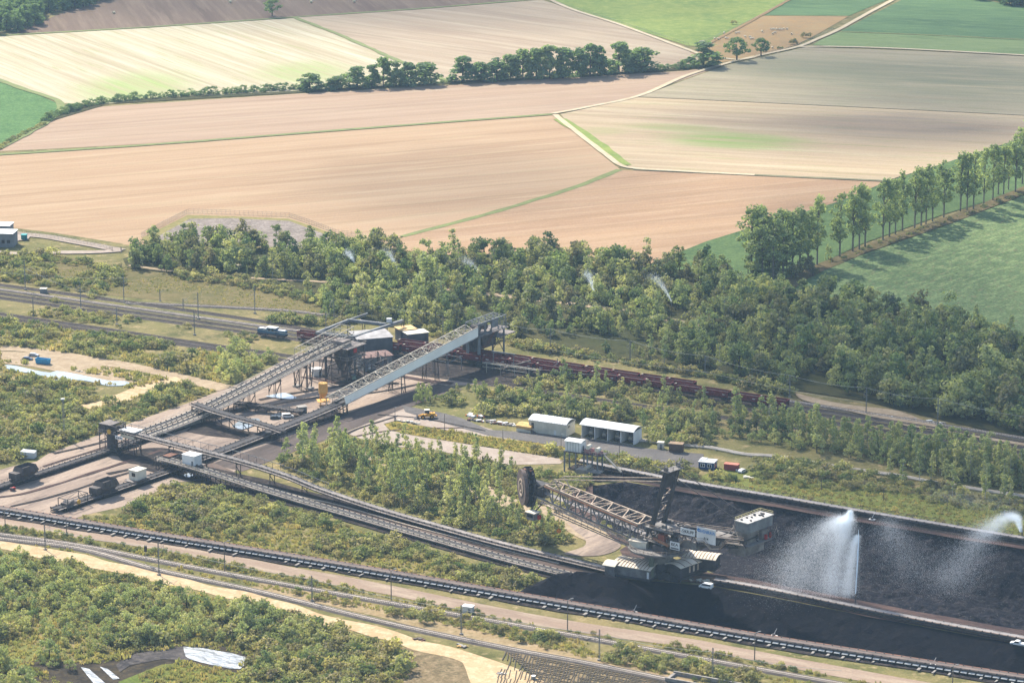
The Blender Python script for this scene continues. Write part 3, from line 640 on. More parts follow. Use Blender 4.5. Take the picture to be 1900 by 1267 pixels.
# ------------------------------------------------------------------ trains
m_red = mat('wagon_red', S(138,54,54,.75), S(108,46,48,.65), .35, grain=.2, gscale=3)
m_label = mat('stencil_white', S(220,210,200,.8), S(190,180,172,.7), 1)
def wagon():
    t = thing('hopper_wagon', 'x', 'wagon'); L = 6.2
    b = MB()
    for s in (-1, 1):
        b.add([(-L, s*1.55, 2.0),(L, s*1.55, 2.0),(L, s*1.62, 4.3),(-L, s*1.62, 4.3),(-L, s*1.46, 2.0),(L, s*1.46, 2.0),(L, s*1.52, 4.3),(-L, s*1.52, 4.3)], [(0,1,2,3),(7,6,5,4),(3,2,6,7)])
        b.add([(s*L, -1.62, 4.3),(s*L, 1.62, 4.3),(s*(L-1.9), 1.5, 1.5),(s*(L-1.9), -1.5, 1.5)], [(0,1,2,3),(3,2,1,0)])
        b.add([(-L+1.9, s*1.5, 2.0),(L-1.9, s*1.5, 2.0),(L-2.6, s*.6, .9),(-L+2.6, s*.6, .9)], [(0,1,2,3),(3,2,1,0)])
    b.build('body', m_red, t)
    r = MB()
    for s in (-1, 1):
        r.bar((-L-.05, s*1.66, 4.34), (L+.05, s*1.66, 4.34), .22, .18); r.bar((-L, s*1.62, 2.0), (L, s*1.62, 2.0), .2, .2)
    for s in (-1, 1): r.bar((s*L, -1.66, 4.34), (s*L, 1.66, 4.34), .2, .16)
    r.build('top_rail', m_red, t)
    for s in (-1, 1):
        for i in range(6): MB().bar((-5+2*i, s*1.66, 2.1), (-5+2*i, s*1.7, 4.25), .14, .12).build('rib', m_red, t)
    c = MB(); g = random.Random(3); n = 8
    vs_ = [(-L+.5+(2*L-1)*i/n, -1.45+2.9*j/3, 3.5+(.45 if j in (1,2) else 0)+g.uniform(-.15,.2)) for i in range(n+1) for j in range(4)]
    c.add(vs_, [(i*4+j, i*4+j+4, i*4+j+5, i*4+j+1) for i in range(n) for j in range(3)]).build('coal_load', m_coaltop, t)
    MB().bb(-L-.2, L+.2, -1.2, 1.2, 1.05, 1.4).build('underframe', m_dsteel, t)
    for s in (-1, 1):
        bo = MB(); bo.bb(s*4.5-1.6, s*4.5+1.6, -1.1, 1.1, .55, .95)
        o = bo.build('bogie', m_dsteel, t)
        for a in (-.9, .9):
            w = MB(); w.tube((s*4.5+a, -.85, .46+.72-.72), (s*4.5+a, .85, .46+.72-.72), .45, n=10); w.build('wheelset', m_dsteel, o)
        MB().bb(s*(L+.2), s*(L+.2)+s*.5, -.3, .3, .95, 1.25).build('coupler', m_dsteel, t)
    for s in (-1, 1):
        for a in (-4.2, 3.6): MB().bb(a, a+1.5, s*1.70-.03, s*1.70+.03, 2.9, 3.25).build('marking', m_label, t)
    MB().bb(-L-.1, -L+.5, -.5, .5, 4.35, 4.6).build('hatch', m_psteel, t)
    return t
WAG = wagon()
def along(px, z=.72):
    return resample(smooth([P(x, y, z) for x, y in px], 8), 1.0)
def place_on(path, s0, half=4.5):
    i = int(s0); a = path[max(0, i-4)]; b = path[min(len(path)-1, i+4)]; d = b-a
    return path[min(i, len(path)-1)].copy(), math.atan2(d.y, d.x)
def s_at(path, px):
    return min(range(len(path)), key=lambda i: abs(proj(*path[i])[0]-px))
pa = along(MID); first = True
s_end = s_at(pa, 1466); s_beg = s_at(pa, 545); n = int((s_end-s_beg)/13.4)
for i in range(n):
    p, rz = place_on(pa, s_end-6.5-i*13.4)
    lab = ('last red hopper wagon at the right end of the long coal train' if i == 0 else f'{ORD[i]} red hopper wagon from the right end of the long coal train')
    if first: WAG.location = p; WAG.rotation_euler[2] = rz; WAG['label'] = lab; WAG['group'] = 'red hopper wagons of the long train'; first = False
    else: copy_tree(WAG, p, rz, None, lab, 'red hopper wagons of the long train')
pb = along(off(MID, -8)); e2 = s_at(pb, 1292)
for i in range(11):
    p, rz = place_on(pb, e2-6.5-i*13.4)
    copy_tree(WAG, p, rz, None, f'{ORD[i]} red hopper wagon from the right in the train on the farther track', 'red hopper wagons of the farther train')
m_blue = mat('locomotive_blue', S(84,124,150,.65), S(66,98,122,.6), .3)
p, rz = place_on(pa, s_beg-3-8)
lo = thing('locomotive', 'pale blue locomotive at the head of the red wagons left of the loading station', 'locomotive', p, rz)
MB().bb(-7.5, 7.5, -1.3, 1.3, .9, 1.5).build('underframe', m_dsteel, lo)
MB().bb(-7.3, -2.2, -1.1, 1.1, 1.5, 3.3).bb(2.2, 7.3, -1.1, 1.1, 1.5, 3.3).build('hood', m_blue, lo)
cb = MB().bb(-2.2, 2.2, -1.45, 1.45, 1.5, 4.1).build('cab', m_blue, lo)
MB().bb(-2.5, 2.5, -1.6, 1.6, 4.1, 4.4).bb(-6.8, -3, -.9, .9, 3.3, 3.5).bb(3, 6.8, -.9, .9, 3.3, 3.5).build('roof', m_white, lo)
for s in (-1, 1):
    for a in (-1.5, .3): MB().bb(a, a+1.2, s*1.47-.03, s*1.47+.03, 2.8, 3.7).build('window', m_glass, cb)
    bo = MB().bb(s*4.6-2.2, s*4.6+2.2, -1.15, 1.15, .5, .9).build('bogie', m_dsteel, lo)
    for a in (-1.4, 1.4): MB().tube((s*4.6+a, -.85, .5), (s*4.6+a, .85, .5), .5, n=10).build('wheelset', m_dsteel, bo)
pn = MB(); pn.bar((-1.2,0,4.4), (.6,0,5.4), .1); pn.bar((.6,0,5.4), (-.9,0,6.1), .1); pn.bar((-.9,-.8,6.1), (-.9,.8,6.1), .12); pn.build('pantograph', m_dsteel, lo)
# ------------------------------------------------------------------ belt conveyors
LEG = {}
def leg_part(w, m, root, p, rz, h):
    "one trestle: two uprights and a crossbeam"
    k = (round(w, 1), m.name)
    if k not in LEG:
        b = MB(); b.bar((0,-w/2,0), (0,-w/2,1), .22); b.bar((0,w/2,0), (0,w/2,1), .22); b.bar((0,-w/2,.93), (0,w/2,.93), .2, .1); b.bar((0,-w/2,.15), (0,w/2,.85), .1)
        LEG[k] = b.mesh('leg', m)
    o = link(bpy.data.objects.new('leg', LEG[k])); o.parent = root; o.location = p; o.rotation_euler = (0,0,rz); o.scale = (1,1,max(.2, h)); return o
def conveyor(px, hz, label, width=2.2, belt=None, rail=None, leg_step=6.0, group=None, truss=0.0, walk=1, panels=None, dots=True, base_w=None, edge=.35, hood=None):
    "belt conveyor along the ground line px, belt height hz at each point"
    pts = [P(x, y) for x, y in px]; raw = [Vector((p.x, p.y, h)) for p, h in zip(pts, hz)]
    path = resample(smooth(raw, 6), 1.5); c = path[len(path)//2]; org = Vector((c.x, c.y, 0))
    root = thing('belt_conveyor', label, 'conveyor', org, 0, group)
    w = width; rail = rail or m_dsteel
    MB().sweep(path, [(-w/2, .22),(-w*.28, 0),(w*.28, 0),(w/2, .22)]).build('belt', belt or m_rubber, root, org)
    MB().sweep(path, [(w/2, -.9),(w*.2, -1.0),(-w*.2, -1.0),(-w/2, -.9)]).build('return_belt', m_rubber, root, org)
    for s in (-1, 1):
        o = s*(w/2+edge)
        MB().sweep(path, [(o-.16, -.5),(o-.16, .12),(o+.16, .12),(o+.16, -.5)], True).build('side_beam', rail, root, org)
        MB().sweep(path, [(o-.1, -1.25),(o-.1, -1.05),(o+.1, -1.05),(o+.1, -1.25)], True).build('lower_beam', rail, root, org)
    if dots:
        b = MB(); st_ = resample(path, 3.0)
        for p, r in zip(st_, sides(st_)):
            for s in (-1, 1): b.box(p+r*(s*(w/2+edge))+Vector((0,0,.2)), (.4,.4,.45), math.atan2(r.y, r.x))
            b.bar(p-r*(w/2+edge)-Vector((0,0,.7)), p+r*(w/2+edge)-Vector((0,0,.7)), .2)
        b.build('idler_brackets', m_dsteel, root, org, kind='stuff')
    if truss:
        b = MB(); st_ = resample(path, truss); sd_ = sides(st_)
        for i in range(len(st_)):
            for s in (-1, 1):
                o = sd_[i]*(s*(w/2+edge)); b.bar(st_[i]+o-Vector((0,0,1.2)), st_[i]+o, .14)
                if i: b.bar(st_[i-1]+o2[s]-Vector((0,0,1.2)), st_[i]+o, .12)
            o2 = {s: sd_[i]*(s*(w/2+edge)) for s in (-1, 1)}
        b.build('truss_web', rail, root, org, kind='stuff')
    if walk:
        o = walk*(w/2+edge+.75)
        MB().sweep(path, [(o-.55, -.35),(o-.55, -.25),(o+.55, -.25),(o+.55, -.35)], True).build('walkway', m_steel, root, org)
        b = MB(); st_ = resample(path, 3.0); q = walk*(w/2+edge+1.25)
        for p, r in zip(st_, sides(st_)): b.bar(p+r*q-Vector((0,0,.3)), p+r*q+Vector((0,0,.85)), .09)
        b.sweep(path, [(q-.05, .8),(q-.05, .9),(q+.05, .9),(q+.05, .8)], True); b.sweep(path, [(q-.04, .3),(q-.04, .37),(q+.04, .37),(q+.04, .3)], True)
        b.build('handrail', rail, root, org)
    st_ = resample(path, leg_step)
    for p, r in zip(st_, sides(st_)):
        leg_part(base_w or (w+2*edge), m_dsteel, root, Vector((p.x, p.y, 0))-org, math.atan2(r.y, r.x)-math.pi/2, p.z-1.15 if p.z > 1.4 else p.z-.1)
    if panels:
        st_ = resample(path, panels[0]); b = MB(); b.add([(-1.05,-.5,0),(1.05,-.5,0),(1.05,.5,.28),(-1.05,.5,.28),(-1.05,-.5,-.1),(1.05,-.5,-.1)], [(0,1,2,3),(4,5,1,0)]); me = b.mesh('return_cover', panels[1])
        for p, r in zip(st_[:290], sides(st_)):
            o = link(bpy.data.objects.new('return_cover', me)); o.parent = root; o.rotation_euler = (0, 0, math.atan2(r.y, r.x)+math.pi/2)
            o.location = p+r*(-panels[2] if False else panels[2])+Vector((0,0,-.75))-org
    return root, path, org
C1 = [(-60,942),(0,951),(240,991),(480,1030),(715,1069),(950,1110),(1200,1153),(1420,1191),(1660,1229),(1960,1275)]
m_cover = mat('pale_return_cover', S(186,188,186,.72), S(150,152,152,.65), .3)
r1, p1, o1 = conveyor(C1, [1.9]*10, 'long ground belt conveyor with pale cover plates crossing the whole foreground', 2.4, m_coaltop and mat('dusty_belt', S(142,124,112,.55), S(118,104,96,.5), .2), m_dsteel, 5.0, walk=0, panels=(2.7, m_cover, 2.1))
b = MB(); st_ = resample(p1, 5.2)
me = MB().bb(-.45,.45,-1.5,1.5,0,.3).mesh('foot_slab', m_conc2)
for i, (p, r) in enumerate(zip(st_, sides(st_))):
    if rnd.random() < .3: continue
    o = link(bpy.data.objects.new('foot_slab', me)); o.scale = (rnd.uniform(.6,1.2), rnd.uniform(.4,1.1), 1); o.parent = r1; o.location = Vector((p.x,p.y,.42))+r*(3.6+rnd.uniform(-.3,.5))-o1; o.rotation_euler = (0,0,math.atan2(r.y,r.x)+math.pi/2+rnd.uniform(-.1,.1))
MB().sweep(p1, [(-4.2,-1.2),(-4.2,-.6),(-3.6,-.6),(-3.6,-1.2)], True).build('service_rail', m_rust, r1, o1)
conveyor([(300,872),(370,890),(470,912),(560,935),(640,957),(800,1003),(950,1045),(1062,1073)], [5.5,5,2.8,1.8,1.6,1.6,1.6,1.6], 'belt conveyor under the white cabin following the brown roadway to the coal heap', 2.2, None, m_psteel, 5.0, truss=2.5, walk=1)
r3, p3, o3 = conveyor([(200,833),(287,853),(441,886),(533,907),(594,924),(700,952),(824,986),(950,1020),(1130,1063)], [10.2,9.0,7.4,5.6,3.9,2.2,1.8,1.7,1.7], 'trestle conveyor sloping down from the head tower past the young birches', 2.0, mat('bright_belt_cover', S(176,166,156,.66), S(132,122,114,.55), .25), m_dsteel, 17.0, truss=2.5, walk=1)
b = MB(); seg = [p for p in p3 if proj(*p)[0] < 610]; st_ = resample(seg, 4.0); sd_ = sides(st_)
for s in (-1,):
    for i in range(1, len(st_)):
        q0 = st_[i-1]+sd_[i-1]*(s*1.5); q1 = st_[i]+sd_[i]*(s*1.5); up = Vector((0,0,2.6))
        b.bar(q0+up, q1+up, .16); b.bar(q0, q1+up if i % 2 else q0+up, .12); b.bar(q1, q1+up, .12)
b.build('side_truss', m_gsteel, r3, o3)
conveyor([(1075,868),(1170,884),(1280,903),(1450,931),(1600,957),(1900,1007),(1990,1022)], [3.2,2.4,1.9,1.9,1.9,1.9,1.9], 'conveyor along the far rim of the coal bunker below the green verge', 2.4, m_palebelt, m_dsteel, 5.0, walk=-1)
conveyor([(1325,1083),(1430,1101),(1600,1136),(1750,1165),(1900,1192),(1990,1209)], [1.8]*6, 'conveyor on the ridge between the two coal bunkers right of the bucket wheel machine', 2.2, m_palebelt, m_dsteel, 5.0, walk=0)
# yard conveyors rising to the loading station
r5, p5, o5 = conveyor([(-60,928),(0,908),(60,888),(190,845),(271,817)], [1.5,1.5,1.5,1.5,1.5], 'low yard conveyor on the left carrying the farther coal hopper', 2.4, None, m_dsteel, 5.0, walk=-1)
m_pr = mat('pale_conveyor_cover', S(226,214,194,.84), S(204,190,170,.8), .2)
for k, (dx, nm) in enumerate(((-7, 'upper of the twin inclined conveyors rising from yard to loading station'), (5, 'lower of the twin inclined conveyors rising from yard to loading station'))):
    pxs = [(262+dx*1.0,814+dx*.55),(330+dx,793+dx*.55),(385+dx,776+dx*.55),(470+dx,750+dx*.55),(565+dx,721+dx*.5),(640+dx,699+dx*.5)]
    conveyor(pxs, [1.8,2.6,4.2,8.0,13.0,16.2], nm, 2.0, None, m_pr, 16.0, truss=2.2, walk=(-1 if k == 0 else 1), edge=.5)
conveyor([(100,951),(114,946),(210,914),(321,876),(350,866)], [1.7]*5, 'low yard conveyor carrying the nearer coal hopper and the cream cabin', 2.4, None, m_dsteel, 5.0, walk=1)
conveyor([(352,862),(419,838),(480,817),(560,790),(640,763)], [1.6,1.6,2.2,3.2,4.8], 'dark conveyor climbing from the yard to the foot of the white gallery', 3.4, None, m_dsteel, 5.0, truss=2.2, walk=1)
conveyor([(362,776),(400,789),(444,801),(500,815),(528,822)], [6.6,6.4,6.2,5.8,5.2], 'dark elevated cross conveyor between the inclined lines in mid yard', 2.4, None, m_dsteel, 8.0, truss=2.2, walk=1)
conveyor([(436,760),(480,764),(520,768),(562,772)], [3.4,3.0,2.6,2.2], 'short dark conveyor left of the grey hut in the middle of the yard', 2.6, None, m_dsteel, 5.0, truss=2.0, walk=0)

t = thing('side_wall', 'pale sheet wall along the foot of the twin inclined conveyors', 'wall', P(296,809)); o = P(296,809); b = MB(); pl = [P(296,809), P(330,798), P(378,783)]
for (a, c), (h0, h1) in zip(zip(pl, pl[1:]), ((1.2,2.0),(2.0,3.4))):
    n_ = Vector((c.y-a.y, a.x-c.x, 0)).normalized()*.15; v_ = [a-o, c-o, c-o+Vector((0,0,h1)), a-o+Vector((0,0,h0))]; b.add(v_+[v-n_ for v in v_], [(0,1,2,3),(7,6,5,4),(3,2,6,7),(1,5,6,2),(4,0,3,7)])
b.build('panel', m_conc2, t)
# head tower of the trestle conveyor ---------------------------------------------------------------------
aC3 = ang((287,853), (441,886)); aUp = ang((0,908), (271,816))
def frame(b, x0, x1, y0, y1, zs, w=.3):
    for x in (x0, x1):
        for y in (y0, y1): b.bar((x,y,0), (x,y,zs[-1]), w)
    for z in zs[1:]:
        for y in (y0, y1): b.bar((x0,y,z), (x1,y,z), w)
        for x in (x0, x1): b.bar((x,y0,z), (x,y1,z), w)
    for i in range(len(zs)-1):
        b.bar((x0,y0,zs[i]), (x1,y0,zs[i+1]), w*.5); b.bar((x0,y1,zs[i]), (x1,y1,zs[i+1]), w*.5); b.bar((x1,y0,zs[i]), (x1,y1,zs[i+1]), w*.5)
    return b
t = thing('head_tower', 'dark steel head tower with drive drum at the left end of the trestle conveyor', 'tower', P(209,837), aC3)
frame(MB(), -4, 4.5, -3, 3, [0, 4.5, 8.6, 11.5]).build('frame', m_dsteel, t)
MB().bb(-4.5, 5, -3.5, 3.5, 8.2, 8.5).bb(-4.2, 2, -3.2, 3.2, 11.5, 11.8).build('platform', m_steel, t)
MB().lathe((0,0,0), [(1.9,.3),(2.2,.6),(2.2,6.5),(1.7,8.2)], 12).build('chute', m_dsteel, t)
MB().tube((-1.5,-2.2,9.8), (-1.5,2.2,9.8), 1.2, n=12).build('drive_drum', m_steel, t)
MB().tube((1.5,-3.6,9.2), (1.5,-3.2,9.2), 1.0, n=14).build('yellow_gearbox', mat('signal_yellow', S(232,188,84,.75), S(210,160,64,.7), .5), t)
MB().bb(-3.8, -1, -2.8, -.5, 9, 11.2).bb(2.2, 4.2, .5, 2.8, 9, 10.8).build('drive_housing', m_dsteel, t)
hr = MB()
for y in (-3.5, 3.5): hr.bar((-4.5,y,9.6), (5,y,9.6), .08); [hr.bar((x,y,8.5), (x,y,9.6), .07) for x in range(-4, 6, 2)]
hr.build('handrail', m_psteel, t)
pl = MB(); pl.bb(4.8, 8.6, -3.62, -3.5, 6.9, 8.3); pl.build('notice_board', m_white, t)
for i in range(3): MB().bb(5.3+i*1.1, 6.0+i*1.1, -3.7, -3.62, 7.35, 7.85).build('lettering', m_dsteel, t)
t = thing('tower_cabin', 'white-roofed control cabin beside the head tower of the trestle conveyor', 'cabin', P(244,842), aC3)
cb = MB().bb(-3.5, 3.5, -2.2, 2.2, 7.0, 9.8).build('wall', m_cream, t)
MB().bb(-3.9, 3.9, -2.7, 2.7, 9.8, 10.1).build('roof', m_white, t)
for i in range(4): MB().bb(-2.9+i*1.6, -1.7+i*1.6, -2.26, -2.2, 8.3, 9.4).build('window', m_glass, t)
frame(MB(), -3.2, 3.2, -2, 2, [0, 3.5, 7.0], .25).build('frame', m_dsteel, t)
t = thing('transfer_tower', 'dark steel transfer tower under the trestle conveyor with the low drive station beside it', 'tower', P(318,868), aUp)
frame(MB(), -5, 5, -3.5, 3.5, [0, 3, 5.2], .28).build('frame', m_dsteel, t)
MB().bb(-5.4, 5.4, -4, 4, 3.4, 3.65).build('platform', m_steel, t)
MB().bb(-4, -.5, -2.6, .6, 3.65, 5.8).bb(.6, 3.4, -2, 2, 3.65, 5.0).build('drive_housing', m_dsteel, t)
MB().lathe((1.5,0,0), [(.8,.3),(1.1,1.5),(2.3,3.4)], 8).build('chute', m_dsteel, t)
MB().tube((-2.8,-3.2,4.4), (-2.8,-2.8,4.4), .7, n=12).build('yellow_gearbox', bpy.data.materials['signal_yellow'], t)
MB().bb(-4.2, 1.2, -2.7, .8, 5.8, 6.0).build('roof', m_rust, t)
hr = MB()
for y in (-4, 4): hr.bar((-5.4,y,4.8), (5.4,y,4.8), .08); [hr.bar((x,y,3.65), (x,y,4.8), .07) for x in (-5,-2.5,0,2.5,5)]
hr.build('handrail', m_psteel, t)
def cabin(name, label, px, rz, w, d, h, z0, wall, roof, door=True, wins=(), cat='cabin', stilts=True):
    t = thing(name, label, cat, P(*px), rz)
    wl_ = MB().bb(-w/2, w/2, -d/2, d/2, z0, z0+h).build('wall', wall, t)
    MB().bb(-w/2-.2, w/2+.2, -d/2-.2, d/2+.2, z0+h, z0+h+.22).build('roof', roof, t)
    for x, z, ww, hh in wins:
        f = MB().bb(x-.1, x+ww+.1, -d/2-.05, -d/2+.05, z0+z-.1, z0+z+hh+.1).build('window', m_white, t)
        MB().bb(x, x+ww, -d/2-.09, -d/2-.05, z0+z, z0+z+hh).build('pane', m_glass, f)
    if door: MB().bb(w/2-1.4, w/2-.5, -d/2-.06, -d/2, z0+.05, z0+2.1).build('door', m_gsteel, t)
    if stilts and z0 > 1:
        frame(MB(), -w/2+.3, w/2-.3, -d/2+.3, d/2-.3, [0, z0*.5, z0-.2], .22).build('frame', m_dsteel, t)
        MB().bb(-w/2-1, w/2+1.2, -d/2-1, d/2+1, z0-.25, z0-.02).build('platform', m_steel, t)
    return t
cabin('white_cabin', 'white switch cabin on stilts between the trestle conveyor and the roadway conveyor', (357,883), aC3, 6.0, 4.6, 4.0, 4.8, m_white, m_white)
t = cabin('cream_cabin', 'cream cabin on the nearer yard conveyor with a dark window on its left', (256,897), aUp, 5.4, 4.2, 3.6, 2.2, m_cream, m_cream, False)
MB().bb(-2.75, -2.69, -1.2, .6, 3.6, 5.0).build('window', m_glass, t)
MB().bb(-5.2, -2.8, -2.2, 2.2, 1.9, 2.15).build('platform', m_steel, t)
m_hop = mat('hopper_plate', S(108,98,92,.55), S(84,76,74,.5), .35, grain=.2)
def hopper(label, px, rz):
    t = thing('coal_hopper', label, 'hopper', P(*px), rz, 'travelling coal hoppers of the yard')
    b = MB(); a, c, h0, h1 = 4.8, 2.6, 2.2, 6.6
    bot = [(-3.2,-1.3,h0),(3.2,-1.3,h0),(3.2,1.3,h0),(-3.2,1.3,h0)]; mid = [(-a,-c,4.2),(a,-c,4.2),(a,c,4.2),(-a,c,4.2)]; tp = [(-3.6,-2.2,h1),(3.6,-2.2,h1),(3.6,2.2,h1),(-3.6,2.2,h1)]; inn = [(-3.2,-1.8,5.4),(3.2,-1.8,5.4),(3.2,1.8,5.4),(-3.2,1.8,5.4)]
    b.add(bot+mid+tp+inn, [(k, (k+1) % 4, 4+(k+1) % 4, 4+k) for k in range(4)]+[(4+k, 4+(k+1) % 4, 8+(k+1) % 4, 8+k) for k in range(4)]+[(8+k, 8+(k+1) % 4, 12+(k+1) % 4, 12+k) for k in range(4)]+[(15,14,13,12)])
    b.build('bin', m_hop, t)
    r = MB()
    for x in (-2.4, 0, 2.4): r.bar((x*1.25,-2.66,4.2), (x,-2.28,6.6), .2); r.bar((x,-1.4,2.2), (x*1.3,-2.66,4.2), .2)
    r.bar((-4.9,-2.65,4.2), (4.9,-2.65,4.2), .22); r.build('stiffener', m_dsteel, t)
    MB().bb(-7.2, -4.6, -2, 2, 2.6, 5.0).build('end_box', m_dsteel, t)
    MB().bb(-6.8, 5.0, -1.9, 1.9, 1.75, 2.15).build('carriage', m_dsteel, t)
    for x in (-6, -3, 0, 3): MB().tube((x,-2.1,1.5), (x,-1.8,1.5), .4, n=8).build('wheel', m_dsteel, t)
    return t
hopper('dark coal hopper on the farther yard conveyor at the left edge', (48,893), aUp); hopper('dark coal hopper on the nearer yard conveyor beside the cage frame', (197,920), aUp)
t = thing('tail_station', 'dark cage frame with yellow gearbox at the lower end of the nearer yard conveyor', 'drive station', P(136,940), aUp)
b = frame(MB(), -5.5, 5.5, -2.4, 2.4, [0, 1.2, 4.6], .22); b.build('frame', m_dsteel, t)
MB().tube((-2.5,-1.8,2.2), (-2.5,1.8,2.2), 1.2, n=12).tube((1,-1.5,1.8), (1,1.5,1.8), .8, n=10).build('drum', m_steel, t)
MB().tube((.4,-2.8,2.4), (.4,-2.4,2.4), .9, n=14).build('yellow_gearbox', bpy.data.materials['signal_yellow'], t)
MB().bb(-5, -3.6, -1.6, 1.6, .4, 2.6).bb(2.4, 4.8, -1.4, 1.4, .4, 1.8).build('motor_housing', m_dsteel, t)
t = thing('red_winch', 'small red winch beside the end of the farther yard conveyor', 'winch', P(24,910), aUp)
MB().bb(-.9,.9,-.6,.6,.2,1.3).build('housing', mat('red_paint', S(200,50,44,.7), S(160,44,40,.65), .5), t); MB().tube((-.5,-.8,.8),(-.5,.8,.8),.6,n=10).build('drum', m_dsteel, t)

# white-sided gallery --------------------------------------------------------------------------------------
g0, g1_ = P(626,768), P(876,676); gd = XY(g1_-g0); gl = gd.length; gr = math.atan2(gd.y, gd.x)
t = thing('conveyor_gallery', 'inclined conveyor gallery with a plain white side wall leading up to the loading station', 'gallery', g0, gr)
zb = lambda x: 4.1+(13.0-4.1)*x/gl
HW = 3.4
wp = MB(); wp.add([(1.5,-HW,zb(1.5)),(gl,-HW,zb(gl)),(gl,-HW,zb(gl)+4.4),(.5,-HW,zb(0)+3.6),(1.5,-HW+.12,zb(1.5)),(gl,-HW+.12,zb(gl)),(gl,-HW+.12,zb(gl)+4.4),(.5,-HW+.12,zb(0)+3.6)], [(0,1,2,3),(7,6,5,4),(3,2,6,7),(0,4,5,1),(1,5,6,2),(3,7,4,0)])
wp.build('side_wall', mat('white_cladding', S(250,246,232,.92), S(240,234,220,.9), .1), t)
ch = MB()
for y in (-HW, HW):
    ch.bar((-3.5,y,zb(-3.5)+3.7), (gl,y,zb(gl)+4.5), .3)
    ch.bar((0,y,zb(0)), (gl,y,zb(gl)), .3)
ch.build('chord', m_psteel, t)
lat = MB(); n = 24
for i in range(n):
    x0, x1 = -3+(gl+3)*i/n, -3+(gl+3)*(i+1)/n; z0, z1 = zb(x0)+3.8+.7*x0/gl*.9, zb(x1)+3.8+.7*x1/gl*.9
    lat.bar((x0,-HW,z0), (x0,HW,z0), .2); lat.bar((x0,-HW,z0) if i % 2 else (x0,HW,z0), (x1,HW,z1) if i % 2 else (x1,-HW,z1), .2)
    lat.bar((x0,HW,z0), (x0,HW,zb(x0)), .18); lat.bar((x0,HW,zb(x0)), (x1,HW,z1), .15)
lat.build('roof_lattice', m_psteel, t)
for y in (-1.6, 1.6):
    bt = MB(); bt.add([(0,y-1.1,zb(0)+1),(gl,y-1.1,zb(gl)+1),(gl,y+1.1,zb(gl)+1),(0,y+1.1,zb(0)+1)], [(0,1,2,3)]); bt.build('belt', m_rubber, t)
fl = MB(); fl.add([(0,-HW,zb(0)+.1),(gl,-HW,zb(gl)+.1),(gl,HW,zb(gl)+.1),(0,HW,zb(0)+.1)], [(0,1,2,3)]); fl.build('floor', m_dsteel, t)
for x in (1.0, gl*.43, gl*.68):
    tw = MB(); z = zb(x)-.1
    for y in (-3, 3): tw.bar((x-1.4,y*1.15,0), (x-1,y,z), .3); tw.bar((x+1.4,y*1.15,0), (x+1,y,z), .3); tw.bar((x-1.3,y*1.1,z*.5), (x+1.3,y*1.1,z*.5), .2); tw.bar((x-1.3,y*1.1,z*.5), (x,y*1.15,0.1), .15); tw.bar((x+1.3,y*1.1,z*.5), (x,y*1.15,0.1), .15)
    tw.bar((x,-3.3,z*.5), (x,3.3,z*.5), .2); tw.build('trestle', m_dsteel, t)
# head house at the top of the gallery
t = thing('head_house', 'grey steel head house with two round openings on top of the white gallery', 'tower', g1_, gr)
L2 = 21.0
hb = MB(); z0, z1 = 13.2, 18.6
for x in (0, 5, 10, 15, L2):
    for y in (-HW, HW): hb.bar((x,y,z0), (x,y,z1), .3)
for y in (-HW, HW):
    for z in (z0, z1): hb.bar((0,y,z), (L2,y,z), .34)
for x in range(0, 22, 3):
    hb.bar((x,-HW,z1), (x,HW,z1), .2); hb.bar((x,-HW,z1), (min(L2,x+3),HW,z1), .15)
for x in (15, 18): hb.bar((x,-HW,z0), (x+3,-HW,z1), .2); hb.bar((x+3,-HW,z0), (x,-HW,z1), .2)
hb.build('frame', m_gsteel, t)
w = MB()
def holed(b, x0, x1, y, zl, zh, cx, cz, r, n=16):
    outer_ = []; inner_ = []
    for i in range(n):
        a = 2*math.pi*i/n; c_, s_ = math.cos(a), math.sin(a); inner_.append((cx+r*c_, y, cz+r*s_))
        k = min(((x1-cx) if c_ > 0 else (cx-x0))/max(abs(c_), 1e-6), ((zh-cz) if s_ > 0 else (cz-zl))/max(abs(s_), 1e-6)); outer_.append((cx+k*c_, y, cz+k*s_))
    b.add(outer_+inner_, [(i, (i+1) % n, n+(i+1) % n, n+i) for i in range(n)]+[(n+i, n+(i+1) % n, (i+1) % n, i) for i in range(n)])
holed(w, .2, 5, -HW-.02, z0, z1, 2.6, 15.9, 1.9); holed(w, 5, 10, -HW-.02, z0, z1, 7.5, 15.9, 2.0)
w.add([(10,-HW-.02,z0+1.5),(14.8,-HW-.02,z0+1.5),(14.8,-HW-.02,z1),(10,-HW-.02,z1)], [(0,1,2,3)]); w.build('side_plate', m_gsteel, t)
for x in (2.6, 7.5): MB().tube((x,-2.2,15.9), (x,2.2,15.9), 1.5, n=14).build('drum', m_dsteel, t)
MB().bb(-.5, L2+1, -HW-1, HW+1, z0-.35, z0-.02).build('platform', m_steel, t)
for x, y in ((1,-3),(1,3),(10,3),(L2-1,-3),(L2-1,3)):
    c = MB(); c.tube((x,y,0), (x,y,z0), .7 if (x == 1) else .45, n=8); c.build('column', m_gsteel, t)
br = MB(); br.bar((10,3,0), (L2-1,3,z0), .25); br.bar((L2-1,-3,2), (L2-1,3,z0-2), .25); br.bar((L2-1,3,2), (L2-1,-3,z0-2), .25); br.bar((L2-1,-3.2,8), (L2-1,3.2,8), .3); br.build('bracing', m_dsteel, t)
sh = MB(); sh.add([(3,-2.5,z0-.4),(18,-2.5,z0-.4),(18,2.5,z0-.4),(3,2.5,z0-.4),(8,-1.2,6),(13,-1.2,6),(13,1.2,6),(8,1.2,6)], [(0,1,5,4),(1,2,6,5),(2,3,7,6),(3,0,4,7),(7,6,5,4)]); sh.build('loading_chute', m_dsteel, t)
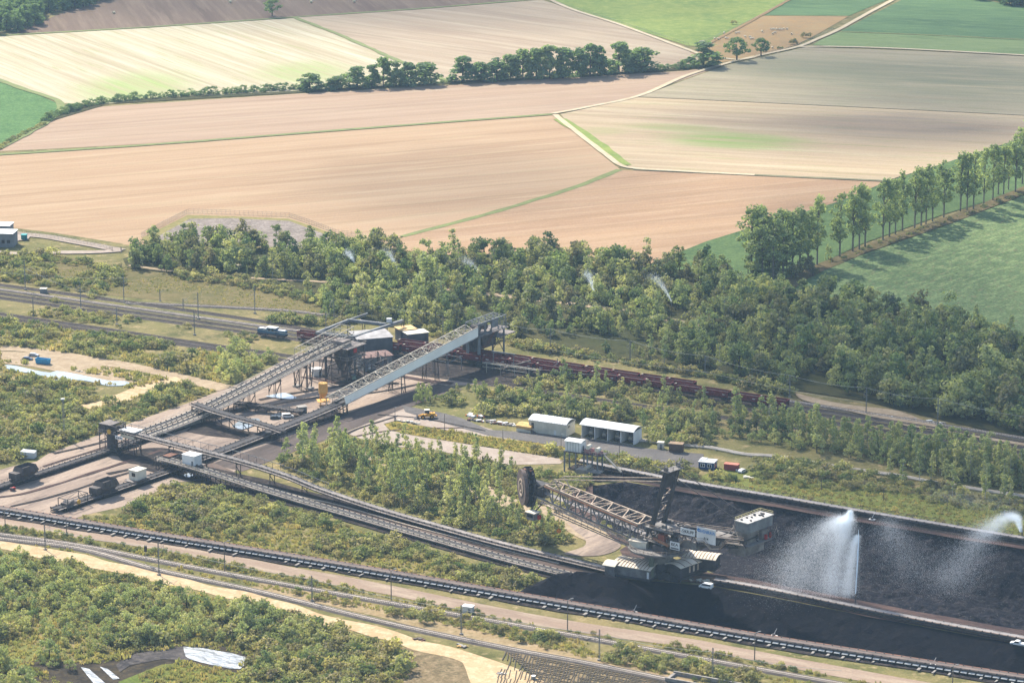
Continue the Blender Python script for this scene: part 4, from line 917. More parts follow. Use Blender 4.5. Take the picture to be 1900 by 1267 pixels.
MB().bb(2.5, 19, 0.5, 7, 5.0, 12.6).build('dark_bunker', m_dsteel, t)
MB().bb(14, L2+6, -4.5, 2.5, 9.6, 10).build('side_platform', m_steel, t)
stl = MB()
for y in (-4.8, -4.0): stl.bar((10,y,13), (5.5,y,8.2), .2, .3); stl.bar((5.5,y,8.2), (1.5,y,8.2), .2, .3); stl.bar((10,y,14), (5.5,y,9.2), .08); stl.bar((5.5,y,9.2), (1.5,y,9.2), .08)
for i in range(12): stl.bar((10-4.5*i/12,-4.8,13-4.8*i/12), (10-4.5*i/12,-4,13-4.8*i/12), .25, .06)
stl.build('stair', m_rust, t)

# loading bunker with steel towers ------------------------------------------------------------------------
aG = ang((587,640), (661,650)); aB = gr
t = thing('loading_bunker', 'tall dark steel loading bunker on columns at the upper end of the inclined conveyors', 'bunker', P(640,700), gr)
frame(MB(), -6, 6, -6, 6, [0, 5, 10, 14.5], .38).build('frame', m_dsteel, t)
for s in (-3, 3): MB().lathe((s,0,0), [(1.0,4.5),(1.2,5.2),(2.7,8.6),(2.8,13.6),(2.6,14.2)], 12).build('silo_bin', m_dsteel, t)
MB().bb(-6.8, 6.8, -6.8, 6.8, 9.6, 9.9).bb(-6.8, 6.8, -6.8, 6.8, 14.5, 14.8).build('platform', m_steel, t)
MB().bb(-5, 1, -3, 3.5, 14.8, 17.2).build('drive_housing', m_steel, t)
hr = MB()
for z in (9.9, 14.8):
    for s in (-1, 1):
        hr.bar((-6.8,s*6.8,z+1.1), (6.8,s*6.8,z+1.1), .09); hr.bar((s*6.8,-6.8,z+1.1), (s*6.8,6.8,z+1.1), .09)
        for k in range(-6, 7, 3): hr.bar((k,s*6.8,z), (k,s*6.8,z+1.1), .07); hr.bar((s*6.8,k,z), (s*6.8,k,z+1.1), .07)
hr.build('handrail', m_psteel, t)
stl = MB()
for i in range(4):
    a = (7.5, -5+10*(i % 2), i*3.6); c = (7.5, 5-10*(i % 2), (i+1)*3.6); stl.bar(a, c, .9, .2); stl.bar((a[0]+.4,a[1],a[2]+1), (c[0]+.4,c[1],c[2]+1), .08)
stl.build('stair', m_steel, t)
MB().bb(-1.6, .4, -6.4, -6.0, 12.2, 14.0).build('red_sign', bpy.data.materials['red_paint'], t)
for x in (7.4,):
    for y in (-1, 2): MB().tube((x-1.5,y,0), (x-1.5,y,13), .45, n=8).build('pipe', m_gsteel, t)
t = thing('truss_tower', 'splayed lattice tower carrying the inclined conveyors above the yard', 'tower', P(563,719), gr)
b = MB()
for y in (-4, 4):
    b.bar((-1.2,y*.8,0), (-2.4,y,12), .35); b.bar((1.2,y*.8,0), (2.4,y,12), .35)
    for z in (2.5, 6, 9.5): b.bar((-1.3-.1*z,y*.9,z), (1.3+.1*z,y*.9,z), .18)
    b.bar((-1.3,y*.82,.5), (1.9,y*.9,6), .18); b.bar((1.9,y*.9,6), (-2.3,y,11.5), .18)
b.build('frame', m_dsteel, t)
MB().bb(-1.9, 1.9, -4.4, -2.2, 0, .6).bb(-1.9, 1.9, 2.2, 4.4, 0, .6).build('footing', m_conc2, t)
t = thing('upper_truss_bridge', 'pale railed truss bridge on top of the inclined conveyors beside the loading bunker', 'bridge', P(560,718), gr)
q0, q1 = P(560,718), P(655,690); LL = XY(q1-q0).length; b = MB()
for y in (-3.6, 3.6):
    b.bar((0,y,16.6), (LL,y,20.4), .28); b.bar((0,y,13.8), (LL,y,17.6), .25)
    for i in range(9):
        x = LL*i/8; z = 13.8+3.8*i/8; b.bar((x,y,z), (x,y,z+2.8), .18)
        if i < 8: b.bar((x,y,z+2.8), (x+LL/8,y,z+.5), .14)
for i in range(9): x = LL*i/8; z = 16.6+3.8*i/8; b.bar((x,-3.6,z), (x,3.6,z), .18)
b.build('truss', m_psteel, t)
for x in (LL*.35, LL*.7): MB().tube((x,-4.4,0), (x,-4,15+4*x/LL-2.0), .35, n=8).tube((x,4.4,0), (x,4,15+4*x/LL-2.0), .35, n=8).build('column', m_dsteel, t)
# gantry frame of long beams
zg = 8.6
ga = [P(587,618+0, zg), P(647,594, zg), P(716,602, zg), P(655,626, zg), P(747,595, zg), P(618,606, zg), P(682,582, zg)]
t = thing('gantry_frame', 'rectangular frame of long grey box beams on posts at the loading station', 'gantry', XY(ga[3]))
o = XY(ga[3]); b = MB()
for i, j, w in ((0,1,1.0),(1,2,1.2),(0,3,.9),(3,4,1.2)): b.bar(ga[i]-o, ga[j]-o, w, 1.2)
b.bar(ga[0]-o+Vector((.5,3,0)), ga[3]-o+Vector((.5,3,0)), .5, .8); b.bar(ga[1]-o, ga[6]-o, .6, .9)
b.build('beam', m_gsteel, t)
for q in (ga[0], ga[1], ga[2], ga[3], ga[4], ga[0].lerp(ga[1],.5), ga[3].lerp(ga[4],.45), ga[1].lerp(ga[2],.4)):
    c = MB(); c.bar(XY(q)-o+Vector((-.6,0,0)), q-o+Vector((-.6,0,0)), .3); c.bar(XY(q)-o+Vector((.6,0,0)), q-o+Vector((.6,0,0)), .3); c.bar(XY(q)-o+Vector((-.6,0,3)), q-o+Vector((.6,0,-1)), .15); c.build('post', m_dsteel, t)
MB().box(ga[2].lerp(ga[4],.2)-o+Vector((0,0,1.6)), (2.4,1.4,1.8)).build('white_box', m_white, t)
cl3 = MB(); gq = random.Random(4)
t = thing('pipe_rack', 'tangle of grey pipes, posts and beams between the loading bunker and the gallery', 'pipe rack', P(690,704), gr)
for i in range(16): x, y = gq.uniform(-9,14), gq.uniform(-8,9); cl3.bar((x,y,0), (x,y,gq.uniform(5,10)), .28)
for i in range(26):
    x, y, z = gq.uniform(-9,12), gq.uniform(-8,8), gq.choice((4.5,6.5,9)); cl3.bar((x,y,z), (x+gq.choice((0,8)), y+gq.choice((0,6,-6)), z+gq.uniform(-.5,2)), gq.choice((.2,.3)))
cl3.build('frame', m_dsteel, t)
# buildings of the loading station
m_dwall = mat('dark_cladding', S(112,112,114,.6), S(86,86,92,.5), .2)
def shed(name, label, px, rz, w, d, h, wall, roof, rise=.0, over=.4, cat='building', ribs=0, z0=0.0):
    "box building; px is the foot of its near left corner; roof may be curved by rise"
    t = thing(name, label, cat, P(*px), rz)
    MB().bb(0, w, 0, d, z0, h).build('wall', wall, t)
    n = 8 if rise else 1; prof = [(-over+(d+2*over)*i/n, h+.02+rise*math.sin(math.pi*i/n)) for i in range(n+1)]
    MB().xprism(prof+[(y, z+.22) for y, z in reversed(prof)], -over, w+over).build('roof', roof, t)
    if ribs:
        for i in range(ribs):
            x = -over+(w+2*over)*(i+.5)/ribs; b = MB()
            for (y0, za), (y1, zb_) in zip(prof, prof[1:]): b.bar((x,y0,za+.26), (x,y1,zb_+.26), .14, .1)
            b.build('roof_rib', roof, t)
    return t
m_lroof = mat('light_sheet_roof', S(186,182,178,.7), S(150,144,140,.6), .25)
shed('dark_hall', 'dark walled hall with a flat pale roof behind the loading bunker', (664,664), ang((672,660),(735,655))*.0+.30, 16, 15, 8.2, m_dwall, m_lroof, .4)
shed('cream_roof_house', 'small grey house with a cream roof beside the top of the white gallery', (757,642), .42, 10, 6.5, 5.2, m_dwall, m_cream, 0)
shed('yellow_roof_house', 'small grey house with a yellowish roof left of the cream-roofed house', (744,636), .42, 7.5, 7, 5.6, m_dwall, mat('ochre_roof', S(226,188,128,.75), S(210,172,112,.72), .3), 0)
t = shed('rusty_roof_shed', 'low grey shed with a streaked rusty roof between the loading bunker and the white gallery', (676,690), .40, 13, 9, 6.0, m_gsteel, mat('streaked_rusty_roof', S(150,116,104,.6), S(116,88,80,.55), .3), .3, .5, ribs=7)
MB().bb(2, 3.4, -.05, 0, 1, 3.2).build('door', m_white, t); MB().bb(5, 6.5, -.05, 0, 2, 3.2).build('window', m_glass, t)
cabin('white_switch_box', 'small white switch box on the ground under the inclined conveyors', (588,697), .3, 4.0, 3.2, 3.0, .2, m_white, m_white, True, stilts=False)
cabin('green_box', 'small pale green box at the foot of the loading bunker', (657,704), .3, 1.6, 1.2, 1.9, 0.05, mat('pale_green_paint', S(150,178,160,.7), S(130,158,142,.65), .4), m_gsteel, False, stilts=False)
cabin('grey_hut', 'greenish grey hut in the middle of the yard left of the yellow silo', (560,766), .35, 3.6, 3.0, 2.7, 0.05, mat('greenish_grey_wall', S(140,138,120,.6), S(118,116,100,.55), .3), m_conc2, True, stilts=False, cat='hut')
t = thing('yellow_silo', 'yellow cylindrical silo on legs beside the foot of the white gallery', 'silo', P(600,752), .2)
m_yl = mat('faded_yellow_paint', S(232,180,96,.75), S(206,150,72,.7), .4, grain=.1)
MB().lathe((0,0,0), [(.4,3.2),(1.95,5.6),(1.95,9.6),(1.8,9.8)], 16).build('tank', m_yl, t)
for a in range(4): MB().tube((1.7*math.cos(a*1.57+.78),1.7*math.sin(a*1.57+.78),0), (1.7*math.cos(a*1.57+.78),1.7*math.sin(a*1.57+.78),5.8), .14, n=6).build('leg', m_yl, t)
b = MB()
for i in range(10): a = i*.628; b.bar((1.9*math.cos(a),1.9*math.sin(a),9.8), (1.9*math.cos(a),1.9*math.sin(a),10.9), .08); a2 = a+.628; b.bar((1.9*math.cos(a),1.9*math.sin(a),10.9), (1.9*math.cos(a2),1.9*math.sin(a2),10.9), .1)
b.build('railing', m_rust, t)
MB().bb(-2.6, 2.6, -2.6, 2.6, 2.0, 2.2).build('platform', m_yl, t)
t = thing('cable_gantry', 'pale lattice cable gantry in front of the red wagons right of the head house', 'gantry', P(955,700), ang((880,690),(990,706)))
b = MB()
for x in (-14, -7, 0, 7, 12):
    b.bar((x,0,0), (x,0,4.5), .22)
b.bar((-16,0,4.5), (12,0,4.5), .3); b.bar((-16,2,4.4), (12,2,4.4), .25); b.bar((-16,0,2.8), (6,0,2.8), .2)
b.build('frame', m_psteel, t)
b = MB(); b.bar((-6,-1,3.2), (3,9,5.8), .5, .5); b.bar((-6,-1.6,4.0), (3,8.4,6.6), .12); b.build('foot_bridge', m_steel, t)
t = thing('portal_gantry', 'thin portal frame over the red wagons just right of the head house', 'gantry', P(935,690), ang((490,622),(1032,697)))
b = MB()
for x in (-5.5, 4.5):
    b.bar((x,0,0), (x+.4,0,8.6), .25)
b.bar((-6,0,8.6), (5.5,0,8.6), .4); b.bar((-6,0,8.0), (5.5,0,8.6), .2); b.build('frame', m_gsteel, t)
t = thing('steel_pyramid', 'thin square pipe frame on posts beneath the white gallery', 'frame', P(830,690), gr)
b = MB(); apex = (0,0,11)
for x, y in ((-5,-4),(5,-4),(5,4),(-5,4)): b.bar((x,y,0), (x,y,6), .22); b.bar((x,y,6), apex, .18)
for (x0,y0),(x1,y1) in (((-5,-4),(5,-4)),((5,-4),(5,4)),((5,4),(-5,4)),((-5,4),(-5,-4))): b.bar((x0,y0,6), (x1,y1,6), .2)
b.build('frame', m_gsteel, t)
# ------------------------------------------------------------------ bucket wheel machine on the ridge (x: towards the counterweight, y: across, away from the viewer)
EXA = math.atan2(-.67, .74)
ex = thing('bucket_wheel_excavator', 'huge grey bucket wheel machine with lattice boom on the ridge between coal bunkers', 'excavator', P(1222,1068), EXA)
exm = Matrix.Translation(P(1222,1068)) @ Matrix.Rotation(EXA, 4, 'Z')
m_ex = mat('machine_grey', S(158,152,144,.62), S(116,108,102,.55), .25)
m_exp = mat('pale_machine_steel', S(208,188,164,.74), S(168,142,120,.62), .35)
m_exd = mat('dark_machine_steel', S(96,92,92,.52), S(70,66,68,.46), .3)
m_exr = mat('orange_rust_steel', S(196,140,100,.66), S(150,104,78,.58), .4)
m_roof = mat('cream_panel_roof', S(230,218,196,.82), S(206,190,164,.76), .2)
# undercarriage with crawler houses
ridge_l = RIDGE-EXA
def lbox(b, c, sz, rz): b.box(c, sz, rz)
t = MB(); lbox(t, (0,0,2.0), (13,9,2.6), ridge_l); lbox(t, (0,0,4.4), (9,9,3.2), 0); t.build('undercarriage', m_exd, ex)
cr = MB()
for dx in (-7, 0, 7):
    for dy in (-3.2, 3.2):
        c_, s_ = math.cos(ridge_l), math.sin(ridge_l); p = Vector((dx*c_-dy*s_, dx*s_+dy*c_, .95)); lbox(cr, p, (5.6,1.7,1.7), ridge_l)
cr.build('crawler_track', m_exd, ex)
def house(px, rz, w, d, h, z0, ribs, label=None, roofm=m_roof, wallm=m_ex, hip=False):
    "machine house with a ribbed sheet roof, part of the machine; px is the ground below its near left corner"
    o = exm.inverted() @ P(*px); lr = rz-EXA; c_, s_ = math.cos(lr), math.sin(lr)
    T = lambda x, y, z: (o.x+x*c_-y*s_, o.y+x*s_+y*c_, z)
    def bx(x0, x1, y0, y1, z0_, z1_): 
        vs_ = [T(x, y, z) for z in (z0_, z1_) for x, y in ((x0,y0),(x1,y0),(x1,y1),(x0,y1))]
        return MB().add(vs_, [(3,2,1,0),(4,5,6,7),(0,1,5,4),(1,2,6,5),(2,3,7,6),(3,0,4,7)])
    wl_ = bx(0, w, 0, d, z0, z0+h).build('machine_house', wallm, ex)
    r = MB(); n = 6; pr = [(-.8+(d+1.6)*i/n, z0+h+.05+.9*math.sin(math.pi*i/n)) for i in range(n+1)]
    i0 = [T(-.7, y, z) for y, z in pr]; i1 = [T(w+.7, y, z) for y, z in pr]; j0 = [T(-.7, y, z-.2) for y, z in pr]; j1 = [T(w+.7, y, z-.2) for y, z in pr]
    m = n+1; r.add(i0+i1+j0+j1, [(k, m+k, m+k+1, k+1) for k in range(n)]+[(2*m+k+1, 3*m+k+1, 3*m+k, 2*m+k) for k in range(n)]+[(k, k+1, 2*m+k+1, 2*m+k) for k in range(n)]+[(m+k+1, m+k, 3*m+k, 3*m+k+1) for k in range(n)]+[(0, 2*m, 3*m, m), (n, m+n, 3*m+n, 2*m+n)])
    ro = r.build('roof', roofm, wl_)
    for i in range(ribs):
        x = w*(i+.5)/ribs; b = MB()
        for (ya, za), (yb, zb2) in zip(pr, pr[1:]): b.bar(T(x, ya, za+.04), T(x, yb, zb2+.04), .16, .14)
        b.build('roof_rib', m_rust, wl_)
    bx(-.3, w+.3, -.4, d+.4, z0-.7, z0-.02).build('skirt', m_exd, wl_)
    return wl_, T
h1, T1 = house((1138,1073), RIDGE, 14.0, 9.5, 3.6, 1.8, 11)
MB().add([T1(13, -.03, 2.0), T1(13.8, -.03, 2.0), T1(13.8, -.03, 4.4), T1(13, -.03, 4.4)], [(0,1,2,3)]).build('door', m_white, h1)
h2, T2 = house((1262,1084), EXA+math.pi/2-.05, 13.5, 6.0, 4.0, 2.2, 4, wallm=m_exd)
for x in (4.5, 6.6, 8.8): MB().add([T2(x, -.04, 3.2), T2(x+.9, -.04, 3.2), T2(x+.9, -.04, 5.4), T2(x, -.04, 5.4)], [(0,1,2,3)]).build('window', m_exp, h2)
house((1270,1068), RIDGE+.1, 11.0, 6.5, 3.6, 3.8, 9, wallm=m_exd)
house((1122,1073), RIDGE, 3.6, 5.0, 4.6, .6, 0)
# slewing ring platform
MB().lathe((0,0,0), [(5.0,5.6),(5.4,9.8),(10.8,10.2),(11.0,11.0),(10.4,11.1)], 40).build('slewing_platform', m_ex, ex)
hr = MB()
for z in (11.7, 12.3):
    for i in range(40):
        a, c = i*2*math.pi/40, (i+1)*2*math.pi/40; hr.bar((10.5*math.cos(a),10.5*math.sin(a),z), (10.5*math.cos(c),10.5*math.sin(c),z), .1)
for i in range(40): a = i*2*math.pi/40; hr.bar((10.5*math.cos(a),10.5*math.sin(a),11.1), (10.5*math.cos(a),10.5*math.sin(a),12.3), .09)
hr.build('ring_railing', m_exp, ex)
MB().lathe((0,0,0), [(3.4,11.1),(3.2,13.4),(2.8,13.8)], 20).build('turret', m_exd, ex)
sx = MB(); sx.box((-4.6,-5.4,12.2), (6.4,2.8,2.2), .3); so = sx.build('ring_cabin', m_cream, ex); MB().box((-4.6,-5.4,13.4), (7.2,3.4,.3), .3).build('roof', m_roof, so)
MB().box((4.6,-4.2,12.2), (5,4,2.2), 0).build('drive_housing', m_exd, ex); MB().box((4.4,3.8,12.0), (4,4,2.0), 0).build('drive_housing', m_ex, ex)
MB().lathe((2.6,-7.2,0), [(.9,2),(1.0,10.2)], 8).build('chute_pipe', mat('green_grey_paint', S(124,130,108,.6), S(100,106,88,.55), .4), ex)
# superstructure towers and struts
b = MB()
for y in (-3.3, 3.3):
    b.bar((-5,y,8.4), (-2,y,18), .7); b.bar((5,y,8.4), (2.5,y,18), .7); b.bar((-6,y,13.2), (6,y,13.8), .6, .8); b.bar((-3,y,17.8), (9,y,18.6), .6, .8); b.bar((-5,y,8.6), (2.5,y,17.8), .35); b.bar((5,y,8.6), (-2,y,17.8), .35)
for x, z in ((-6,13.4),(6,13.8),(-2,18),(2.5,18),(9,18.6)): b.bar((x,-3.3,z), (x,3.3,z), .5)
b.build('superstructure', m_exd, ex)
MB().bb(-5.5, 6.5, -5.2, 5.2, 13.9, 14.15).bb(-2.5, 10, -4.8, 4.8, 18.7, 18.95).build('deck', m_ex, ex)
MB().bb(3.2, 6.0, -4.6, -2.4, 14.2, 17.4).build('rusty_cabin', mat('brick_red_rust', S(176,104,80,.62), S(146,84,68,.56), .5), ex)
g_ = random.Random(5)
cl = MB()
for i in range(40):
    x, y = g_.uniform(-5,12), g_.uniform(-4.6,4.6); z = g_.choice((14.2,18.9,14.2)); cl.box((x,y,z+.5), (g_.uniform(.4,1.6), g_.uniform(.4,1.4), g_.uniform(.6,1.9)), g_.uniform(0,1))
cl.build('machinery', m_ex, ex, kind='stuff')
MB().bar((1.5,-4.9,15.6), (8.5,-4.9,14.2), .9, .7).build('rusty_duct', m_exr, ex)
hr = MB()
for z, x0, x1, y in ((14.15,-5.5,6.5,-5.2),(14.15,-5.5,6.5,5.2),(18.95,-2.5,10,-4.8),(18.95,-2.5,10,4.8)):
    hr.bar((x0,y,z+1.1), (x1,y,z+1.1), .1); hr.bar((x0,y,z+.55), (x1,y,z+.55), .08)
    for k in range(7): x = x0+(x1-x0)*k/6; hr.bar((x,y,z), (x,y,z+1.1), .09)
hr.build('deck_railing', m_exp, ex)
# wheel boom: lattice box girder with a belt inside and a walkway along its near side
BZ = lambda x: 12.8+(-x-6)/54*6.0          # bottom chord height at x
TZ = lambda x: 18.8+(-x-6)/54*5.8
YW = lambda x: 4.4-(-x-6)/54*1.6        # half width
bm = MB(); n = 12; X0, X1 = -6.0, -57.0
for q in (-1, 1):
    bm.bar((X0,q*YW(X0),TZ(X0)), (X1+6,q*YW(X1+6),TZ(X1+6)), .55, .55)
    bm.bar((X1+6,q*YW(X1+6),TZ(X1+6)), (X1,q*1.6,BZ(X1)+2), .45)
for i in range(n):
    x0, x1 = X0+(X1+6-X0)*i/n, X0+(X1+6-X0)*(i+1)/n; q = 1 if i % 2 else -1
    bm.bar((x0,-YW(x0),TZ(x0)), (x0,YW(x0),TZ(x0)), .3); bm.bar((x0,q*YW(x0),TZ(x0)), (x1,-q*YW(x1),TZ(x1)), .36)
bm.build('top_lattice', m_exp, ex)
MB().bar((X0,-YW(X0)-.3,TZ(X0)-.5), (X1+6,-YW(X1+6)-.3,TZ(X1+6)-.5), .6, .4).build('rusty_rail', m_exr, ex)
bs = MB()
for q in (-1, 1):
    bs.bar((X0,q*YW(X0),BZ(X0)), (X1,q*YW(X1),BZ(X1)), .5, .6)
    for i in range(n):
        x0, x1 = X0+(X1+6-X0)*i/n, X0+(X1+6-X0)*(i+1)/n
        bs.bar((x0,q*YW(x0),BZ(x0)), (x0,q*YW(x0),TZ(x0)), .36)
        bs.bar((x0,q*YW(x0),BZ(x0) if i % 2 else TZ(x0)), (x1,q*YW(x1),TZ(x1) if i % 2 else BZ(x1)), .32)
for i in range(n+1): x = X0+(X1-X0)*i/n; bs.bar((x,-YW(x),BZ(x)), (x,YW(x),BZ(x)), .3)
bs.build('side_lattice', m_ex, ex)
bt = MB(); bt.add([(X0,-1.3,BZ(X0)+1.4),(X1,-1.3,BZ(X1)+1.4),(X1,1.3,BZ(X1)+1.4),(X0,1.3,BZ(X0)+1.4)], [(0,1,2,3)]); bt.build('belt', m_palebelt, ex)
wk = MB(); wk.bar((X0-2,-5.0,BZ(X0)-1.0), (X1+5,-4.7,BZ(X1)-1.0), 1.6, .15)
for k in (0.1, 1.2): wk.bar((X0-2,-5.5,BZ(X0)-1.0+k), (X1+5,-5.5,BZ(X1)-1.0+k), .12)
for i in range(24): x = X0-2+(X1+5-X0+2)*i/23; wk.bar((x,-5.5,BZ(x)-1.0), (x,-5.5,BZ(x)+.3), .1); wk.bar((x,-4.7,BZ(x)-1), (x,-3.1,BZ(x)), .14)
wk.build('walkway', m_exp, ex)
lp = MB(); lp.bar((X0-1,-6.4,BZ(X0)-2.4), (X1+12,-6.4,BZ(X1)-3.4), .28); lp.bar((X0-1,-5.0,BZ(X0)-2.6), (X1+12,-5.0,BZ(X1)-3.2), .28)
for i in range(14): x = X0-2+(X1+12-X0)*i/13; lp.bar((x,-6.4,BZ(x)-2.6), (x,-5.0,BZ(x)-2.8), .12); lp.bar((x,-4.7,BZ(x)-1), (x,-5.0,BZ(x)-2.8), .12)
lp.build('cable_tray', m_ex, ex)
# the wheel
WX, WZ_ = -62.0, 20.0
def ring(b, r0, r1, y0, y1, n=32):
    for i in range(n):
        a, c = 2*math.pi*i/n, 2*math.pi*(i+1)/n; vs_ = []
        for y in (y0, y1):
            for t_, r in ((a, r0),(c, r0),(c, r1),(a, r1)): vs_.append((WX+r*math.cos(t_), y, WZ_+r*math.sin(t_)))
        b.add(vs_, [(0,1,2,3),(7,6,5,4),(0,4,5,1),(2,6,7,3)])
wb = MB(); ring(wb, 3.6, 6.6, -2.6, -1.2); wb.tube((WX,-2.65,WZ_), (WX,-1.0,WZ_), 3.62, n=28); wheel = wb.build('bucket_wheel', mat('worn_wheel_steel', S(126,106,96,.6), S(92,78,74,.52), .4), ex)
rg = MB(); ring(rg, 2.6, 3.3, -2.85, -2.6, 24); ring(rg, 1.2, 1.6, -2.8, -2.6, 16); rg.build('hub_ring', m_exp, wheel)
wb = MB(); ring(wb, 3.0, 7.0, .6, 1.4); wb.tube((WX,-1.4,WZ_), (WX,1.4,WZ_), 1.4, n=16); wb.build('wheel_disc', m_exd, wheel)
for i in range(14):
    a = 2*math.pi*i/14; c_, s_ = math.cos(a), math.sin(a); c2, s2 = math.cos(a+.30), math.sin(a+.30)
    b = MB(); v_ = []
    for y in (-.9, 1.5):
        for r, cc, ss in ((5.4,c_,s_),(7.5,c_,s_),(7.3,c2,s2),(5.4,c2,s2)): v_.append((WX+r*cc, y, WZ_+r*ss))
    b.add(v_, [(0,1,2,3),(7,6,5,4),(0,4,5,1),(2,6,7,3),(3,7,4,0)]); b.build('bucket', m_exd, wheel)
_q = -.60; wheel.rotation_euler[2] = _q; wheel.location = (WX-WX*math.cos(_q), -WX*math.sin(_q), 0)
MB().bb(WX+1, WX+8, -1.4, 3.2, WZ_-2.2, WZ_+2.2).bb(WX+3, WX+9, -2.6, -1.2, WZ_-1, WZ_+1.4).build('wheel_drive', m_exd, ex)
MB().bb(WX-1.5, WX+2.5, -1.3, .5, WZ_+4, WZ_+6.8).build('wheel_hood', m_rust, ex)
cbn = MB().bb(-55, -51.5, -8.6, -5.6, 11.2, 13.8).build('driver_cabin', m_ex, ex); MB().bb(-55.6, -51, -9, -5.3, 13.8, 14.1).build('roof', m_roof, cbn); MB().bb(-54.6, -52, -8.66, -8.6, 12.2, 13.4).build('window', m_glass, cbn)
MB().bar((-53,-6,14), (-51,-3.1,BZ(-51)), .4).bar((-55,-6,14), (-55,-3.1,BZ(-55)), .4).build('cabin_hanger', m_exd, ex)
MB().bb(-51.2, -50.2, -7, -6, 11.6, 13.2).build('red_box', bpy.data.materials['red_paint'], ex)
hk = MB(); hk.bar((-42,-5.6,16), (-42,-5.6,9), .12); hk.lathe((-42,-5.6,8), [(.3,0),(.8,.4),(.8,1.2),(.3,1.6)], 8); hk.build('orange_hook_block', mat('orange_paint', S(226,140,60,.75), S(196,112,48,.7), .5), ex)
cl2 = MB()
for i in range(46):
    a = Vector((g_.uniform(-9,10), g_.uniform(-5.5,5), g_.uniform(8.6,18))); cl2.bar(a, a+Vector((g_.uniform(-4,4), g_.uniform(-2.5,2.5), g_.uniform(-3,3))), g_.choice((.15,.22,.3)))
for i in range(30):
    x = g_.uniform(-54,-8); cl2.bar((x,g_.uniform(-3,3),BZ(x)+.3), (x+g_.uniform(-3,3),g_.uniform(-3,3),BZ(x)+g_.uniform(1,3.6)), .16)
cl2.build('pipework', m_ex, ex, kind='stuff')
# mast and stays
ms = MB()
for y in (-3.3, 3.3):
    ms.bar((-1,y,17.5), (5.5,y*.95,40.3), 1.1, 1.7)
for i in range(7):
    k0, k1 = i/7, (i+1)/7; z0_, z1_ = 18+22*k0, 18+22*k1; x0_, x1_ = -1+6.5*k0, -1+6.5*k1
    if i > 0: ms.bar((x0_,-3.2,z0_), (x0_,3.2,z0_), .5)
ms.build('mast', m_exd, ex)
mb_ = MB()
for i in (1, 3): k0, k1 = i/7, (i+1.7)/7; mb_.bar((-1.2+6.5*k0,-3.2,18+22*k0), (-1.2+6.5*k1,3.2,18+22*k1), .4)
for i in (2,): k0, k1 = i/7, (i+1.5)/7; mb_.bar((-1.2+6.5*k0,3.2,18+22*k0), (-1.2+6.5*k1,-3.2,18+22*k1), .35)
mb_.build('mast_bracing', m_exp, ex)
MB().add([(2.6,-3.4,33.5),(2.6,3.4,33.5),(4.6,3.3,40.2),(4.6,-3.3,40.2),(3.8,-3.4,33.5),(3.8,3.4,33.5),(5.8,3.3,40.2),(5.8,-3.3,40.2)], [(0,1,2,3),(7,6,5,4),(3,2,6,7),(0,4,5,1)]).build('mast_head_plate', m_exd, ex)
tp = MB(); tp.bb(3.6, 7.4, -4.4, 4.4, 40.30, 40.55)
for y in (-4.2, -1.4, 1.4, 4.2):
    for x in (3.8, 7.2): tp.bar((x,y,40.50), (x,y,41.90), .12)
for y in (-4.2, 4.2): tp.bar((3.8,y,41.90), (7.2,y,41.90), .1)
for x in (3.8, 7.2): tp.bar((x,-4.2,41.90), (x,4.2,41.90), .1)
for y in (-3.4, 3.4): tp.tube((5.5,y-.4,41.30), (5.5,y+.4,41.30), .9, n=10)
tp.bar((5,-4.4,41.30), (2.6,-6.6,42.90), .3); tp.bar((5,4.2,41.30), (5.8,5.4,44.10), .25); tp.build('mast_top_platform', m_ex, ex)
stay = MB()
for y in (-2.6, 2.6): stay.bar((3.6,y,36.2), (-47,y,TZ(-47)+3.2), .3); stay.bar((-47,y,TZ(-47)+3.2), (-50,y,TZ(-50)), .3); stay.bar((-47,y,TZ(-47)+3.2), (-44,y,TZ(-44)), .3)
stay.build('boom_stay', m_exp, ex)
sta = MB()
for y in (-2.8, 2.8): sta.bar((5.8,y,40), (39,y+1.5,27.5), .22)
sta.build('rear_stay', m_exd, ex)
# counterweight boom with sign boards
cw = MB()
for y in (-3.6, 3.6):
    cw.bar((6,y,18.6), (41,y,22.6), .8, 1.2); cw.bar((8,y,14.4), (38,y,19.8), .5, .7)
    for i in range(8): x = 8+i*4.2; cw.bar((x,y,14.4+(x-8)*.18), (x+2.1,y,18.9+(x-8)*.114), .3); cw.bar((x+2.1,y,18.9+(x-8)*.114), (x+4.2,y,14.4+(x-3.8)*.18), .3)
for i in range(9): x = 7+i*4.2; cw.bar((x,-3.6,18.7+(x-6)*.114), (x,3.6,18.7+(x-6)*.114), .35)
cw.build('counter_boom', m_exd, ex)
wk = MB()
def rail_run(pts_, y):
    for k in (0.05, .6, 1.2): [wk.bar((a[0],y,a[1]+k), (c[0],y,c[1]+k), .16 if k < .1 else .11) for a, c in zip(pts_, pts_[1:])]
rail_run([(8,14.6),(13,15.4),(15.4,18),(24,19.2),(27,17.2),(31,18),(34,21),(40,21.5)], -5.2); rail_run([(8,19.4),(24,21),(41,23.2)], -4.2); rail_run([(8,19.4),(41,23.2)], 4.2)
for a, c in zip([(8,14.6),(13,15.4),(15.4,18),(24,19.2),(27,17.2),(31,18),(34,21)], [(13,15.4),(15.4,18),(24,19.2),(27,17.2),(31,18),(34,21),(40,21.5)]): wk.bar((a[0],-4.7,a[1]), (c[0],-4.7,c[1]), 1.0, .12)
wk.build('stair_walkway', m_exp, ex)
MB().bb(12, 20, -3.9, 3.2, 14.6, 17.4).bb(24, 31, -3.4, 3.4, 18.5, 21.2).build('counter_housing', m_ex, ex)
cwb = MB().bb(36, 41.4, -2.6, 11.2, 25.2, 28.8).build('counterweight_house', m_gsteel, ex)
